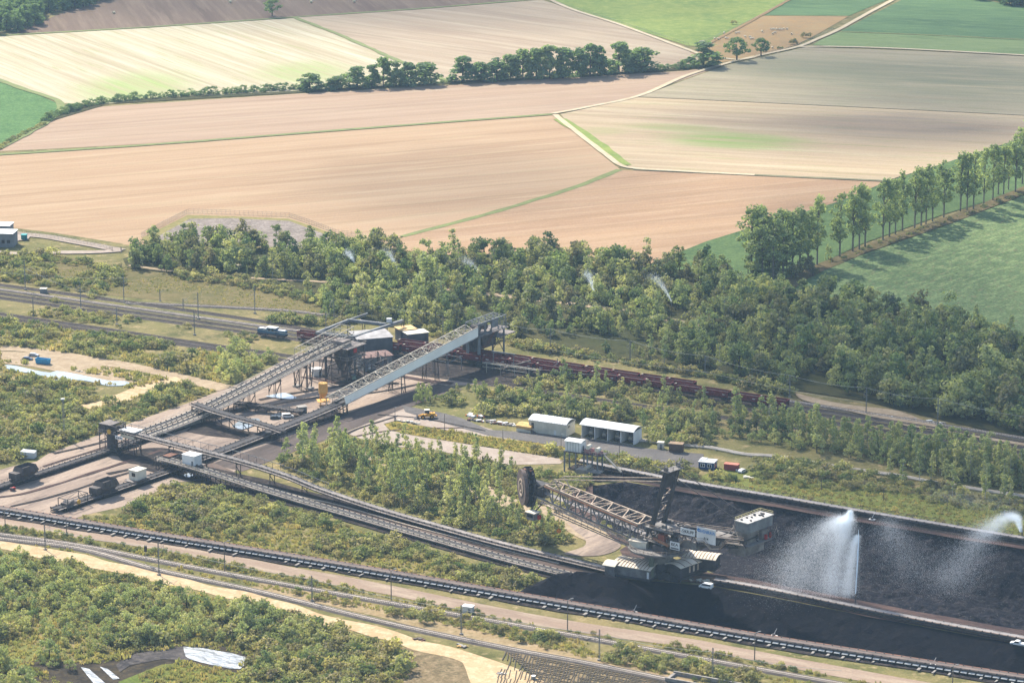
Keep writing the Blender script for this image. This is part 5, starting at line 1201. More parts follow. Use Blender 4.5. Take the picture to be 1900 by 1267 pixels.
MB().bb(35.7, 41.7, -2.9, 11.5, 28.8, 29.05).build('roof', mat('pale_grey_roof', S(214,208,198,.75), S(170,164,156,.65), .5), cwb)
hr = MB()
for k in (.55, 1.1):
    hr.bar((35.9,-2.7,29.05+k), (35.9,11.3,29.05+k), .1); hr.bar((35.9,11.3,29.05+k), (41.5,11.3,29.05+k), .1)
for i in range(9): hr.bar((35.9,-2.7+i*1.75,29.05), (35.9,-2.7+i*1.75,30.15), .1)
hr.build('roof_railing', m_yel, ex)
st_b = MB()
for i in range(12):
    st_b.box((36.6+g_.uniform(0,4.4), -2+g_.uniform(0,12.4), 29.25), (.7,.5,.4), 0)
st_b.build('roof_vents', m_exd, ex, kind='stuff')
MB().bb(34.5, 42.5, -3.4, 10, 20.6, 20.9).bb(36.4, 40.4, -1.6, 5, 20.9, 25.2).bb(36.8, 40.8, 6.4, 9.6, 20.9, 24).bb(33, 40, -2.5, 8.5, 16.6, 20.6).build('counterweight_support', m_ex, ex)
for y in (7.2, 9.9): MB().bb(41.0, 41.8, y, y+.8, 20.9, 22.6).build('red_cylinder', bpy.data.materials['red_paint'], ex)
stx = MB()
for i in range(14):
    stx.bar((33+g_.uniform(-2,4), g_.uniform(-2,6), 21+g_.uniform(0,3)), (33+g_.uniform(-2,5), g_.uniform(0,9), 23+g_.uniform(0,6)), .25)
for i in range(10): stx.bar((41.5+g_.uniform(0,3), 8+g_.uniform(0,4), 21+g_.uniform(0,1)), (41.5+g_.uniform(0,3), 9+g_.uniform(0,3), 23+g_.uniform(0,2)), .14)
stx.build('rear_framework', m_ex, ex)
def text_mesh(txt, size):
    cu = bpy.data.curves.new('lettering', 'FONT'); cu.body = txt; cu.size = size; cu.align_x = 'CENTER'; cu.align_y = 'CENTER'; cu.extrude = .02; cu.offset = .012*size
    o = bpy.data.objects.new('lettering', cu); link(o); bpy.context.view_layer.update()
    me = bpy.data.meshes.new_from_object(o.evaluated_get(bpy.context.evaluated_depsgraph_get())); bpy.data.objects.remove(o); bpy.data.curves.remove(cu); return me
m_ink = mat('black_lettering', S(40,40,46,.4), S(36,36,40,.4), 1); m_bl = mat('blue_lettering', S(40,136,206,.75), S(36,126,196,.7), 1)
def board(nm, x0, x1, z0_, z1_, y, slope, lines):
    "sign board hung along the counter boom, facing the near side"
    b = MB(); dz = slope*(x1-x0)
    b.add([(x0,y,z0_),(x1,y,z0_+dz),(x1,y,z1_+dz),(x0,y,z1_),(x0,y+.15,z0_),(x1,y+.15,z0_+dz),(x1,y+.15,z1_+dz),(x0,y+.15,z1_)], [(0,1,2,3),(7,6,5,4),(3,2,6,7),(0,4,5,1),(1,5,6,2),(4,0,3,7)])
    bo = b.build(nm, m_white, ex)
    for txt, sx_, cx, cz, size, m in lines:
        me = text_mesh(txt, size); me.materials.clear(); me.materials.append(m); xs = [v.co.x for v in me.vertices]; wd = max(xs)-min(xs)
        k = sx_/wd
        for v in me.vertices: x, y_, z = v.co; v.co = (x0+(x1-x0)*cx+(x-(max(xs)+min(xs))/2)*k, y-.03-z*.5, z0_+(z1_-z0_)*cz+dz*cx+y_+slope*(x-(max(xs)+min(xs))/2)*k)
        o = link(bpy.data.objects.new('lettering', me)); o.parent = bo
    return bo
bk = board('sign_board', 13.2, 19.6, 19.6, 22.0, -4.4, .04, [('KRUPP', 3.9, .62, .5, 1.6, m_ink)])
b = MB()
for a in range(3):
    cx, cz = 14.5+.42*math.cos(a*2.094+1.57), 20.85+.42*math.sin(a*2.094+1.57)
    for i in range(12):
        t0, t1 = i*.5236, (i+1)*.5236; b.bar((cx+.4*math.cos(t0), -4.46, cz+.4*math.sin(t0)), (cx+.4*math.cos(t1), -4.46, cz+.4*math.sin(t1)), .1, .05)
b.build('three_ring_emblem', m_ink, bk)
br_ = board('sign_board', 20.6, 29.0, 18.6, 24.0, -4.6, .03, [('RHEINBRAUN', 6.6, .56, .74, 1.7, m_bl), ('814', 2.0, .5, .28, 1.45, m_ink)])
b = MB(); b.tube((21.5,-4.7,22.9), (21.5,-4.62,22.9), .62, n=16); b.build('round_emblem', m_bl, br_)
b = MB(); b.box((21.75,-4.72,22.9), (.5,.03,.22), 0); b.build('emblem_cut', m_white, br_)
board('sign_board', 9.6, 13.8, 13.6, 16.4, -5.6, .04, [('BEA', 3.2, .5, .66, 1.5, m_ink)])
bx_ = MB()
for i in range(7): bx_.box((10.15+i*.52, -5.65, 14.15+.04*i*.5), (.36, .04, .5), 0)
bx_.build('small_print_row', m_ink, ex)
# ------------------------------------------------------------------ sheds, containers, vehicles, fences
m_wood = mat('ochre_boards', S(224,180,108,.75), S(202,156,90,.7), .5)
t = shed('white_barn', 'long white sheet metal shed with an arched roof behind the asphalt road', (981,801), RIDGE, 17.0, 8.2, 5.0, m_cream, m_white, 1.3, .2, ribs=14)
for i in range(17): MB().bar((.5+i*1.0, -.04, .1), (.5+i*1.0, -.04, 4.9), .08, .06).build('wall_seam', m_cream, t)
MB().bb(1.2, 2.3, -.06, 0, 1.8, 4.2).build('window', m_glass, t); MB().bb(11.5, 12.6, -.06, 0, .1, 2.3).build('door', m_white, t); MB().bb(17, 17.06, 2.0, 3.0, 3.4, 4.2).build('vent', m_glass, t)
rp = MB(); rp.bar((1.5,-1.6,1.6), (4.6,-1.6,.1), 1.2, .15); rp.bb(.2, 1.6, -2.2, -.05, 1.4, 1.6); rp.build('ramp', m_steel, t)
t = thing('open_shelter', 'open-fronted white shelter of four bays with a machine in each, beside the asphalt road', 'shelter', P(1079,811), RIDGE-.02)
W, D, H = 23.5, 7.6, 5.4
MB().bb(0, W, D-.2, D, 0, H).build('back_wall', m_gsteel, t)
for i in range(5): MB().bb(i*W/4-(.12 if i else 0), i*W/4+(.12 if i < 4 else 0)+.06, 0, D-.22, .0, H).build('end_wall' if i in (0,4) else 'bay_wall', m_white, t)
n = 8; prof = [(-1.0+(D+1.4)*i/n, H+.05+1.3*math.sin(math.pi*i/n)) for i in range(n+1)]
for i in range(4): MB().xprism(prof+[(y, z+.2) for y, z in reversed(prof)], i*W/4-(.5 if i == 0 else -.05), (i+1)*W/4+(.5 if i == 3 else -.05)).build('roof_panel', m_white, t)
MB().bb(-.3, W+.3, -.6, 0, 0.0, .25).build('plinth', m_conc2, t)
for i in range(4):
    mt_ = thing('drive_unit', f'{ORD[i]} grey drive unit from the left inside the open white shelter', 'machine', t.location+Vector((math.cos(RIDGE)*(i+.5)*W/4-math.sin(RIDGE)*3.4, math.sin(RIDGE)*(i+.5)*W/4+math.cos(RIDGE)*3.4, .02)), RIDGE, 'drive units in the bays of the open shelter')
    MB().bb(-1.2, 1.2, -1, 1, 0, .5).build('base', m_dsteel, mt_); MB().tube((-.9,0,1.4), (.9,0,1.4), .85, n=12).build('motor', m_psteel, mt_); MB().bb(-.6,.6,-.5,.5,2.1,3.4 if i < 3 else 2.6).build('housing', m_gsteel, mt_); MB().tube((1.0,0,1.4),(1.5,0,1.4),.5,n=10).build('coupling', m_dsteel, mt_)
t = thing('drive_house', 'white container on tall posts with pink machinery beside it, above the far conveyor tail', 'building', P(1046,874), RIDGE)
MB().bb(.6, 7.4, 0, 4.4, 8.5, 12.4).build('wall', m_white, t); n = 6; prof = [(-.3+5.0*i/n, 12.42+.5*math.sin(math.pi*i/n)) for i in range(n+1)]
MB().xprism(prof+[(y, z+.18) for y, z in reversed(prof)], .3, 7.7).build('roof', m_white, t)
for i in range(5): MB().bar((1.6+i*1.2,-.03,8.6), (1.6+i*1.2,-.03,12.3), .1, .06).build('wall_seam', m_gsteel, t)
MB().bb(7.4, 7.46, 1.6, 2.6, 8.7, 10.8).build('door', m_gsteel, t)
MB().bb(0, 16.5, -.4, 5, 8.1, 8.45).build('platform', m_dsteel, t)
for x, y in ((.3,0),(.3,4.4),(5.2,0),(6.6,4.4),(10.2,0),(10.2,4.4),(14.6,0),(14.6,4.4)): MB().bar((x,y,0), (x,y,8.1), .5).build('post', m_gsteel, t)
pk = mat('faded_pink_paint', S(196,140,136,.65), S(160,112,110,.58), .4)
MB().bb(8.6, 11.6, .4, 3.6, 8.5, 10).bb(13.2, 15.6, .6, 3, 8.5, 9.6).build('drive_housing', pk, t); MB().tube((10,.6,10.8), (10,3.2,10.8), .9, n=12).tube((14.2,.6,10.2), (14.2,2.8,10.2), .9, n=12).build('motor', m_cream, t)
hr = MB()
for y in (-.4, 5): hr.bar((8,y,9.6), (16.5,y,9.6), .1); [hr.bar((8+k*1.7,y,8.45), (8+k*1.7,y,9.6), .09) for k in range(6)]
hr.build('handrail', m_psteel, t)
stl = MB(); stl.bar((16.5,2,8.3), (24,2,2.5), 1.2, .3); stl.bar((16.5,1.4,9.3), (24,1.4,3.5), .1); stl.bar((16.5,2.6,9.3), (24,2.6,3.5), .1); stl.build('stair', m_psteel, t)
t = thing('tail_block', 'low concrete tail block of the far conveyor under the white container', 'concrete block', P(1068,882), RIDGE)
MB().bb(0, 5.5, 0, 5, 0, 2.6).build('block', m_conc2, t); MB().bb(5.5, 10, .4, 4.6, 1.8, 2.2).build('slab', m_conc2, t); MB().tube((4,.5,3.3),(4,4.5,3.3),.8,n=12).build('tail_drum', m_psteel, t)
# office container
t = thing('office_container', 'blue site office container with a white roof and white framed windows', 'container', P(1296,870), RIDGE+.12)
bw = mat('office_blue', S(54,84,134,.7), S(46,72,116,.65), .3)
wl_ = MB().bb(0, 6.1, 0, 5.0, .15, 2.95).build('wall', bw, t); MB().bb(-.2, 6.3, -.2, 5.2, 2.95, 3.2).build('roof', m_white, t); MB().bb(-.2, 2.2, 1.5, 5.2, 3.2, 3.45).build('roof_box', m_white, t)
for x in (.7, 3.5):
    f = MB().bb(x, x+1.9, -.06, .02, 1.0, 2.5).build('window', m_white, t); MB().bb(x+.2, x+.85, -.1, -.06, 1.2, 2.3).bb(x+1.05, x+1.7, -.1, -.06, 1.2, 2.3).build('pane', m_glass, f)
for y in (.5, 3.2):
    f = MB().bb(6.08, 6.16, y, y+1.3, 1.0, 2.5).build('window', m_white, t); MB().bb(6.16, 6.2, y+.25, y+1.05, 1.2, 2.3).build('pane', m_glass, f)
MB().bb(6.08, 6.15, 2.0, 2.9, .2, 2.2).build('door', bpy.data.materials['red_paint'], t)
t = thing('red_container', 'faded red storage container right of the blue site office', 'container', P(1343,872), RIDGE+.12)
m_fr = mat('faded_red_paint', S(184,78,74,.65), S(158,62,60,.6), .3); MB().bb(0, 5.6, 0, 2.6, .15, 2.5).build('wall', m_fr, t); MB().bb(-.1, 5.7, -.1, 2.7, 2.5, 2.65).build('roof', mat('salmon_roof', S(226,138,112,.72), S(206,120,98,.68), .3), t); MB().bb(4.9, 5.5, -.06, 0, .2, 1.0).build('door', m_white, t)
for x in range(1, 11): MB().bb(x*.5-.05, x*.5+.05, -.05, 0, .3, 2.4).build('wall_rib', m_fr, t)
def car(name, label, px, rz, body, kind='car', cat=None, L=4.5, group=None):
    t = thing(name, label, cat or 'car', P(*px), rz, group); w = .9
    if kind == 'van': pr = [(-L/2,.35),(L/2-.1,.35),(L/2,.9),(L/2-.75,1.15),(L/2-1.4,1.95),(-L/2+.1,2.0),(-L/2,1.2)]; gl = [(L/2-1.9,1.2),(L/2-.95,1.2),(L/2-1.5,1.8),(-L/2+.4,1.82),(-L/2+.35,1.25)]
    elif kind == 'pickup': pr = [(-L/2,.45),(L/2-.1,.45),(L/2,.95),(L/2-1.1,1.1),(L/2-1.8,1.75),(L/2-3.1,1.75),(L/2-3.3,1.1),(-L/2,1.1)]; gl = [(L/2-1.25,1.12),(L/2-1.9,1.65),(L/2-3.0,1.65),(L/2-3.1,1.12)]
    else: pr = [(-L/2,.35),(L/2-.05,.35),(L/2,.75),(L/2-1.1,.95),(L/2-1.8,1.45),(-L/2+.7,1.45),(-L/2+.1,.95)]; gl = [(L/2-1.25,.95),(L/2-1.85,1.38),(-L/2+.75,1.38),(-L/2+.3,.95)]
    MB().yprism(list(reversed(pr)), -w, w).build('body', body, t)
    MB().yprism(list(reversed(gl)), -w-.02, w+.02).build('window', m_glass, t)
    for x in (-L/2+.85, L/2-.85):
        for s in (-1, 1): o = MB().tube((x,s*(w-.12),.34), (x,s*(w+.05),.34), .34, n=10).build('wheel', m_black, t); MB().tube((x,s*(w+.05),.34), (x,s*(w+.08),.34), .18, n=8).build('rim', m_gsteel, o)
    for s in (-.6, .6): MB().bb(L/2-.06, L/2+.02, s-.18, s+.18, .68, .84).build('headlight', m_glass, t)
    MB().bb(-L/2-.05, -L/2+.02, -.8, .8, .35, .55).bb(L/2-.05, L/2+.04, -.8, .8, .33, .52).build('bumper', m_dsteel, t)
    return t
car('white_van', 'white van parked between the cross conveyor and the grey hut', (534,775), .25, m_white, 'van', 'van', 4.8)
car('dark_car', 'dark grey car beside the white van in the yard', (511,777), .2, mat('dark_car_paint', S(86,96,104,.55), S(72,80,88,.5), 1, rough=.35), 'car')
car('white_off-roader', 'dusty white van on the coal below the bucket wheel machine', (1310,1091), -.5+math.pi, m_white, 'van', 'van', 4.9)
car('white_pickup', 'white pickup with yellow load on the ridge track at the right edge', (1889,1197), RIDGE+math.pi, m_white, 'pickup', 'pickup', 5.2)
car('blue_car', 'dark blue car parked left of the blue skip by the pond', (51,668), -.15, mat('blue_car_paint', S(70,90,124,.6), S(60,78,108,.55), 1, rough=.35), 'car')
car('silver_car', 'pale silver car parked behind the dark blue car by the pond', (63,661), -.15, mat('silver_paint', S(206,206,206,.75), S(190,190,192,.7), 1, rough=.35), 'car')
car('white_car', 'white car beside the red storage container', (1378,876), .9, m_white, 'car')
t = thing('skip', 'bright blue open rubbish skip beside the pond', 'skip', P(80,675), -.38); m_sk = mat('skip_blue', S(66,166,208,.75), S(54,146,188,.7), .4)
b = MB(); a = [(-3,-1.15,.25),(3,-1.15,.25),(3,1.15,.25),(-3,1.15,.25),(-3.3,-1.25,2.5),(3.3,-1.25,2.5),(3.3,1.25,2.5),(-3.3,1.25,2.5),(-3.1,-1.08,2.5),(3.1,-1.08,2.5),(3.1,1.08,2.5),(-3.1,1.08,2.5),(-2.9,-1,.7),(2.9,-1,.7),(2.9,1,.7),(-2.9,1,.7)]
b.add(a, [(3,2,1,0)]+[(k,(k+1)%4,4+(k+1)%4,4+k) for k in range(4)]+[(4+k,4+(k+1)%4,8+(k+1)%4,8+k) for k in range(4)]+[(8+k,8+(k+1)%4,12+(k+1)%4,12+k) for k in range(4)]+[(12,13,14,15)]).build('bin', m_sk, t)
for s in (-1,1):
    for i in range(7): MB().bar((-2.7+i*.9,s*1.22,.3), (-2.8+i*.93,s*1.31,2.4), .12).build('rib', m_sk, t)
t = thing('wheel_loader', 'yellow wheel loader with lowered bucket on the concrete apron', 'loader', P(791,776), math.pi+.12); m_y = mat('loader_yellow', S(236,176,60,.75), S(214,150,48,.7), .6)
MB().bb(-3.6,-.3,-1.1,1.1,1.1,2.3).bb(-.3,1.8,-.8,.8,1.0,1.8).build('body', m_y, t); c = MB().bb(-1.2,.6,-.8,.8,2.3,3.6).build('cab', m_glass, t); MB().bb(-1.4,.8,-.95,.95,3.6,3.8).build('roof', m_cream, c)
for s in (-1,1):
    for x in (-2.2,1.5): o = MB().tube((x,s*.85,.85),(x,s*1.45,.85),.85,n=14).build('wheel', m_black, t); MB().tube((x,s*1.45,.85),(x,s*1.5,.85),.42,n=10).build('rim', m_y, o)
b = MB(); b.bar((1,-.6,1.8),(3.6,-.6,.9),.3,.5); b.bar((1,.6,1.8),(3.6,.6,.9),.3,.5); b.build('lift_arm', m_y, t)
MB().yprism([(3.4,.1),(5.2,.15),(5.2,.3),(4.0,.5),(3.8,1.5),(4.3,1.9),(3.4,1.5)], -1.6,1.6).build('bucket', m_dsteel, t); MB().tube((-2.6,.5,2.3),(-2.6,.5,3.2),.1,n=6).build('exhaust', m_dsteel, t); MB().bb(-4.4,-3.6,-.8,.8,.9,1.3).build('counterweight', m_y, t)
t = thing('yellow_roof_hut', 'low hut with an ochre roof at the left end of the long white shed', 'hut', P(958,800), RIDGE); MB().bb(0,6.5,0,5,.1,1.5).build('wall', m_cream, t); MB().xprism([(-.2,1.5),(5.2,1.9),(5.2,2.9),(2.5,3.3),(-.2,2.6)],-.2,6.7).build('roof', m_wood, t)
cabin('pale_cabinet', 'small pale switch cabinet on the grass right of the open white shelter', (1226,832), RIDGE+.2, 2.4, 2.0, 2.6, .05, m_cream, m_cream, True, stilts=False, cat='cabinet')
cabin('brown_cabinet', 'brown boarded hut on the grass at the end of the asphalt road', (1255,838), RIDGE+.2, 5.4, 3.0, 3.4, .1, mat('brown_boards', S(126,96,80,.55), S(98,76,66,.5), .4), mat('tan_roof', S(176,146,112,.66), S(150,124,98,.6), .4), False, stilts=False, cat='hut')
cabin('relay_cabinet', 'pale grey relay cabinet between the foreground track and the dusty road', (869,1138), RIDGE+.1, 3.4, 2.4, 2.7, .05, mat('pale_grey_paint', S(206,206,196,.78), S(184,184,176,.72), .3), m_white, True, stilts=False, cat='cabinet')
t = thing('open_white_crate', 'white open-topped container on the yellow grass at the left edge of the yard', 'container', P(53,849), -.1)
b = MB(); b.add([(-2.8,-1.2,.1),(2.6,-1.4,.1),(2.9,1.4,.1),(-2.4,1.6,.1),(-3.0,-1.4,2.9),(2.8,-1.6,2.5),(3.0,1.5,2.7),(-2.5,1.7,3.1),(-2.6,-1.1,2.7),(2.5,-1.3,2.4)],[(0,1,5,4),(1,2,6,5),(2,3,7,6),(3,0,4,7),(4,5,6,7)]); b.build('tarpaulin', mat('greyish_white_sheet', S(214,218,216,.8), S(196,200,200,.75), .3), t); MB().bb(-2.9,2.9,-1.6,1.6,0,.1).build('base', m_steel, t)
t = shed('grey_hall', 'grey hall with a pale roof at the left edge above the tracks', (-44,458), -.1, 19, 10, 7.0, m_gsteel, m_white, 0)
for i in range(6): MB().bb(2+i*2.8,3.6+i*2.8,-.06,0,2.2,3.8).build('window', m_glass, t)
shed('white_hall', 'white roofed hall at the left edge behind the grey hall', (-60,436), -.1, 22, 9, 5.0, m_gsteel, m_white, 0)
cabin('teal_container', 'teal container on the gravel at the upper left edge', (45,445), -.1, 2.6, 2.6, 2.6, .05, mat('teal_paint', S(40,150,150,.65), S(34,130,132,.6), .4), mat('teal_roof', S(70,176,172,.7), S(60,160,158,.66), .4), False, stilts=False, cat='container')
cabin('small_hut', 'tiny white roofed hut beside the upper left tracks', (81,544), -.1, 3.0, 2.4, 2.2, .05, m_gsteel, m_cream, False, stilts=False, cat='hut')
t = thing('old_platform', 'long low dark trailer roof among the bushes above the grassy bank', 'trailer', P(420,498), -.25); MB().bb(-8,8,-1.2,1.2,1.4,1.9).build('deck', m_dsteel, t); MB().bb(-8.2,8.2,-1.4,1.4,1.95,2.1).build('roof', m_psteel, t)
for x in (-6,0,6): MB().bar((x,-1,0),(x,-1,1.4),.25).bar((x,1,0),(x,1,1.4),.25).build('post', m_dsteel, t)
# fences
def fence(px, h, label, step=2.5, rails=(.1,.5,.9), cap=False):
    path = resample([P(x, y) for x, y in px], step); o = XY(path[0]); t = thing('wire_fence', label, 'fence', o)
    me = MB().bar((0,0,0),(0,0,h),.12).mesh('post', m_psteel)
    for p in path[:290]: q = link(bpy.data.objects.new('post', me)); q.parent = t; q.location = p-o
    b = MB()
    for k in rails:
        for a, c in zip(path, path[1:]): b.bar(a-o+Vector((0,0,h*k)), c-o+Vector((0,0,h*k)), .06)
    for a, c in zip(path, path[1:]):
        for k in range(5): p = a.lerp(c, k/5)-o; b.bar(p+Vector((0,0,.1)), p+Vector((0,0,h*.95)), .03)
    b.build('wire_mesh', m_gsteel, t, kind='stuff'); return t
fence([(262,440),(305,418),(349,396),(420,398),(536,403),(580,418),(625,435),(672,440)], 2.6, 'tall wire fence round the bare clay hollow at the edge of the stubble field')
fence([(30,434),(60,438),(120,447),(180,458),(206,465)], 2.4, 'pale wire fence along the gravel road at the upper left')
t = thing('gate', 'grey two-leaf lattice gate at the end of the fenced gravel road', 'gate', P(208,467), ang((208,467),(226,467)))
for x in (0,4.6): 
    b = MB(); b.bar((x+.15,0,.1),(x+.15,0,2.4),.1); b.bar((x+4.4,0,.1),(x+4.4,0,2.4),.1); b.bar((x+.15,0,2.4),(x+4.4,0,2.4),.1); b.bar((x+.15,0,.15),(x+4.4,0,.15),.1); [b.bar((x+.5+i*.6,0,.15),(x+.5+i*.6,0,2.4),.05) for i in range(7)]; b.build('gate_leaf', m_gsteel, t)
for x in (0,4.55,9.1): MB().bar((x,0,0),(x,0,2.7),.2).build('post', m_gsteel, t)
for px, lab in (([(1020,2),(1150,43),(1278,84)],'post fence along the lower edge of the bright green meadow'), ([(1300,82),(1410,32),(1465,0)],'post fence between the meadow and the sheep pasture'), ([(1400,106),(1478,86),(1545,56)],'post fence between the sheep pasture and the pale lane')):
    fence(px, 1.4, lab, 9.0, (.5,.9))
# lamp posts on the apron
LPM = None
for x, b_, t_, lab in ((825,800,768,'thin lamp post on the verge right of the yellow wheel loader'),(933,816,797,'thin lamp post on the verge in front of the long white shed'),(733,778,756,'thin lamp post at the left end of the concrete apron'),(1149,852,812,'thin lamp post in front of the open white shelter'),(1041,838,806,'thin lamp post left of the white container on posts')):
    h = HZ(x, b_, t_); t = thing('apron_lamp', lab, 'lamp post', P(x, b_), .4, 'thin lamp posts along the apron'); MB().tube((0,0,0),(0,0,h),.13,.08,6).build('pole', m_dsteel, t); MB().bb(-.1,1.0,-.15,.15,h,h+.15).build('lamp_head', m_gsteel, t); MB().bb(-.35,.35,-.35,.35,0,.7).build('footing', m_dsteel, t)
t = thing('floodlight_mast', 'tall grey lattice floodlight mast in the scrub left of the yard', 'mast', P(119,813)); h = HZ(119,813,741); b = MB()
for a in range(3): b.bar((.5*math.cos(a*2.1),.5*math.sin(a*2.1),0),(.3*math.cos(a*2.1),.3*math.sin(a*2.1),h),.12)
for i in range(14):
    z = h*i/14
    for a in range(3): b.bar((.48*math.cos(a*2.1),.48*math.sin(a*2.1),z),(.45*math.cos(a*2.1+2.1),.45*math.sin(a*2.1+2.1),z+h/14),.07)
b.build('lattice', m_gsteel, t); MB().bb(-.8,.8,-.5,.5,h,h+.4).build('floodlight', m_white, t)
# sprinkler posts on the verge and in the wood
for i, (x, b_, t_) in enumerate(((1524,911,889),(1639,929,906),(1757,947,924),(1876,967,944))):
    h = HZ(x, b_, t_); t = thing('sprinkler_post', f'{ORD[i]} dark tripod sprinkler post from the left on the yellow-green verge', 'sprinkler', P(x, b_), 0, 'sprinkler posts on the verge'); MB().tube((0,0,0),(0,0,h),.13,.1,6).build('pole', m_dsteel, t)
    b = MB(); [b.bar((0,0,h*.3),(1.3*math.cos(a),1.3*math.sin(a),0),.1) for a in (.3,2.4,4.5)]; b.build('strut', m_dsteel, t); MB().bar((0,0,h),(.7,.2,h+.5),.14).build('nozzle', m_dsteel, t)
for i, (x, b_, t_) in enumerate(((737,520,501),(892,534,516),(1102,564,544),(1246,590,563))):
    h = HZ(x, b_, t_); t = thing('sprinkler_post', f'{ORD[i]} sprinkler post from the left standing in the woodland', 'sprinkler', P(x, b_), 0, 'sprinkler posts in the woodland'); MB().tube((0,0,0),(0,0,h),.14,.1,6).build('pole', m_dsteel, t); MB().bar((0,0,h),(.7,.2,h+.5),.14).build('nozzle', m_dsteel, t)
# white pipes
t = thing('pipeline', 'bundle of three pale pipes running along the birches behind the verge', 'pipeline', P(1187,820)); o = P(1187,820)
pl_ = [(1187,820),(1260,828),(1319,834),(1380,846),(1436,850),(1530,866),(1616,879),(1673,887),(1760,903),(1990,938)]
for k in range(3): MB().sweep(smooth([P(x,y)+Vector((k*.25,k*1.1,.6)) for x, y in pl_],5), [(-.2,-.2),(.2,-.2),(.2,.2),(-.2,.2)], True).build('pipe', mat('pale_pipe', S(216,204,188,.8), S(196,184,168,.75), .4) if k == 0 else bpy.data.materials['pale_pipe'], t, o)
for p in resample([P(*q) for q in pl_],8): MB().box(p+Vector((.3,1.1,.2)),(.4,3.2,.4)).build('support', m_conc2, t, o)
# clutter
g_ = random.Random(11)
def heap(name, label, cat, px, n, rx, ry, cols, smin, smax, flat=.5, group=None):
    t = thing(name, label, cat, P(*px), RIDGE, group); bs = [MB() for _ in cols]
    for i in range(n):
        k = g_.randrange(len(cols)); s = g_.uniform(smin, smax); bs[k].box((g_.uniform(-rx,rx), g_.uniform(-ry,ry), s*flat*.5+.05), (s*g_.uniform(.6,2.2), s*g_.uniform(.5,1), s*flat), g_.uniform(0,3))
    for b, m in zip(bs, cols):
        if b.v: b.build('scrap', m, t)
    return t
heap('scrap_heap', 'long heap of mixed scrap and rollers beside the asphalt road left of the white sheds', 'scrap heap', (915,784), 60, 11, 1.8, [m_white, m_dsteel, m_rust, m_conc2], .5, 1.3)
heap('scrap_heap', 'smaller scrap heap with an orange machine part behind the wheel loader', 'scrap heap', (884,773), 24, 4, 1.6, [m_dsteel, bpy.data.materials['orange_paint'], m_white], .6, 1.6)
heap('concrete_blocks', 'row of pale concrete blocks on the edge of the apron below the wheel loader', 'blocks', (757,784), 14, 6, .8, [m_conc2, m_cream], .8, 1.5)
heap('sleeper_stack', 'stack of rusty brown sleepers on the sand beside the foreground track', 'sleepers', (778,1186), 14, 2.2, 1.0, [m_rust, m_wsleeper], .5, 1.0)
heap('plank_pile', 'small pile of pale planks on the sand right of the sleeper stack', 'planks', (858,1199), 10, 1.8, .8, [m_wood, m_conc2], .5, 1.0)
heap('stone_heap', 'little heap of grey stones on the sand at the bottom edge', 'stones', (930,1250), 26, 1.6, .9, [m_conc2, m_dsteel, m_white], .3, .6)
heap('stone_row', 'white stones along the edge of the gravel lay-by below the wood', 'stones', (1705,780), 34, 12, .9, [m_white, m_conc2], .5, 1.2)
heap('pipe_pile', 'pair of pale pipes lying on the ground beside the white car', 'pipes', (1386,886), 5, 2.2, 1.0, [m_cream], 1.2, 1.9, .35)
heap('rubble', 'light boulders lying under the bucket wheel machine', 'boulders', (1292,1077), 22, 6, 1.2, [m_cream, m_conc2], .5, 1.3)
heap('plank_pile', 'timber and sheets lying on the gravel between pond and road', 'planks', (165,692), 12, 8, .5, [m_wsleeper, m_cream], .5, 1.0, .4)
t = thing('red_machine', 'small red and white machine under the white container on posts', 'machine', P(1054,846), .2); MB().bb(-1,1,-.7,.7,.2,1.6).build('body', bpy.data.materials['red_paint'], t); MB().bb(-.8,.8,-.6,.6,1.6,1.9).build('cover', m_white, t)
t = thing('signal', 'dark railway signal between the two foreground tracks', 'signal', P(271,1048), 0); MB().tube((0,0,0),(0,0,5),.1,n=6).build('pole', m_psteel, t); MB().bb(-.5,.5,-.2,.2,5,7.4).build('head', m_dsteel, t)
t = thing('concrete_bridge', 'pale concrete bridge parapet where the foreground track leaves at the bottom edge', 'bridge', P(1262,1262), RIDGE); MB().bb(-4,40,-3.2,-2.6,0,1.4).bb(-4,40,3.4,4,0,1.4).build('parapet', m_conc2, t); MB().bb(-4,-3,-3.2,4,0,.9).build('abutment', m_conc2, t)
for x, y, lab in ((990,1260,'white vent pipe on the slope at the bottom edge'),(718,1255,'green topped well shaft in the dry grass at the bottom edge'),(722,1247,'pale small well shaft behind the green topped one')):
    t = thing('well_shaft', lab, 'well shaft', P(x, y)); MB().lathe((0,0,0),[(.7,0),(.7,1.2)],12).build('ring', m_conc2, t); MB().lathe((0,0,1.2),[(.75,0),(.75,.15)],12).build('lid', bpy.data.materials['pale_green_paint'] if 'green' in lab else m_white, t)
for x, y, lab in ((1176,1137,'small white spray gun beside the coal slope below the bucket wheel machine'),(1436,1181,'small white spray gun on the belt edge at the foot of the long coal slope'),(1731,1235,'small white spray gun near the watered coal slope at the right'),(1618,965,'small pale spray gun at the far rim of the coal bunker')):
    t = thing('spray_gun', lab, 'spray gun', P(x, y), RIDGE, 'small spray guns round the coal bunkers'); MB().bb(-1.1,1.1,-.7,.7,.1,.5).build('sledge', m_white, t); MB().bar((0,0,.5),(.2,0,1.4),.2).bar((.2,0,1.4),(.9,.2,3.0),.16).build('barrel', m_white, t); MB().bb(-.5,.4,-.4,.4,.5,1.1).build('pump', m_dsteel, t)
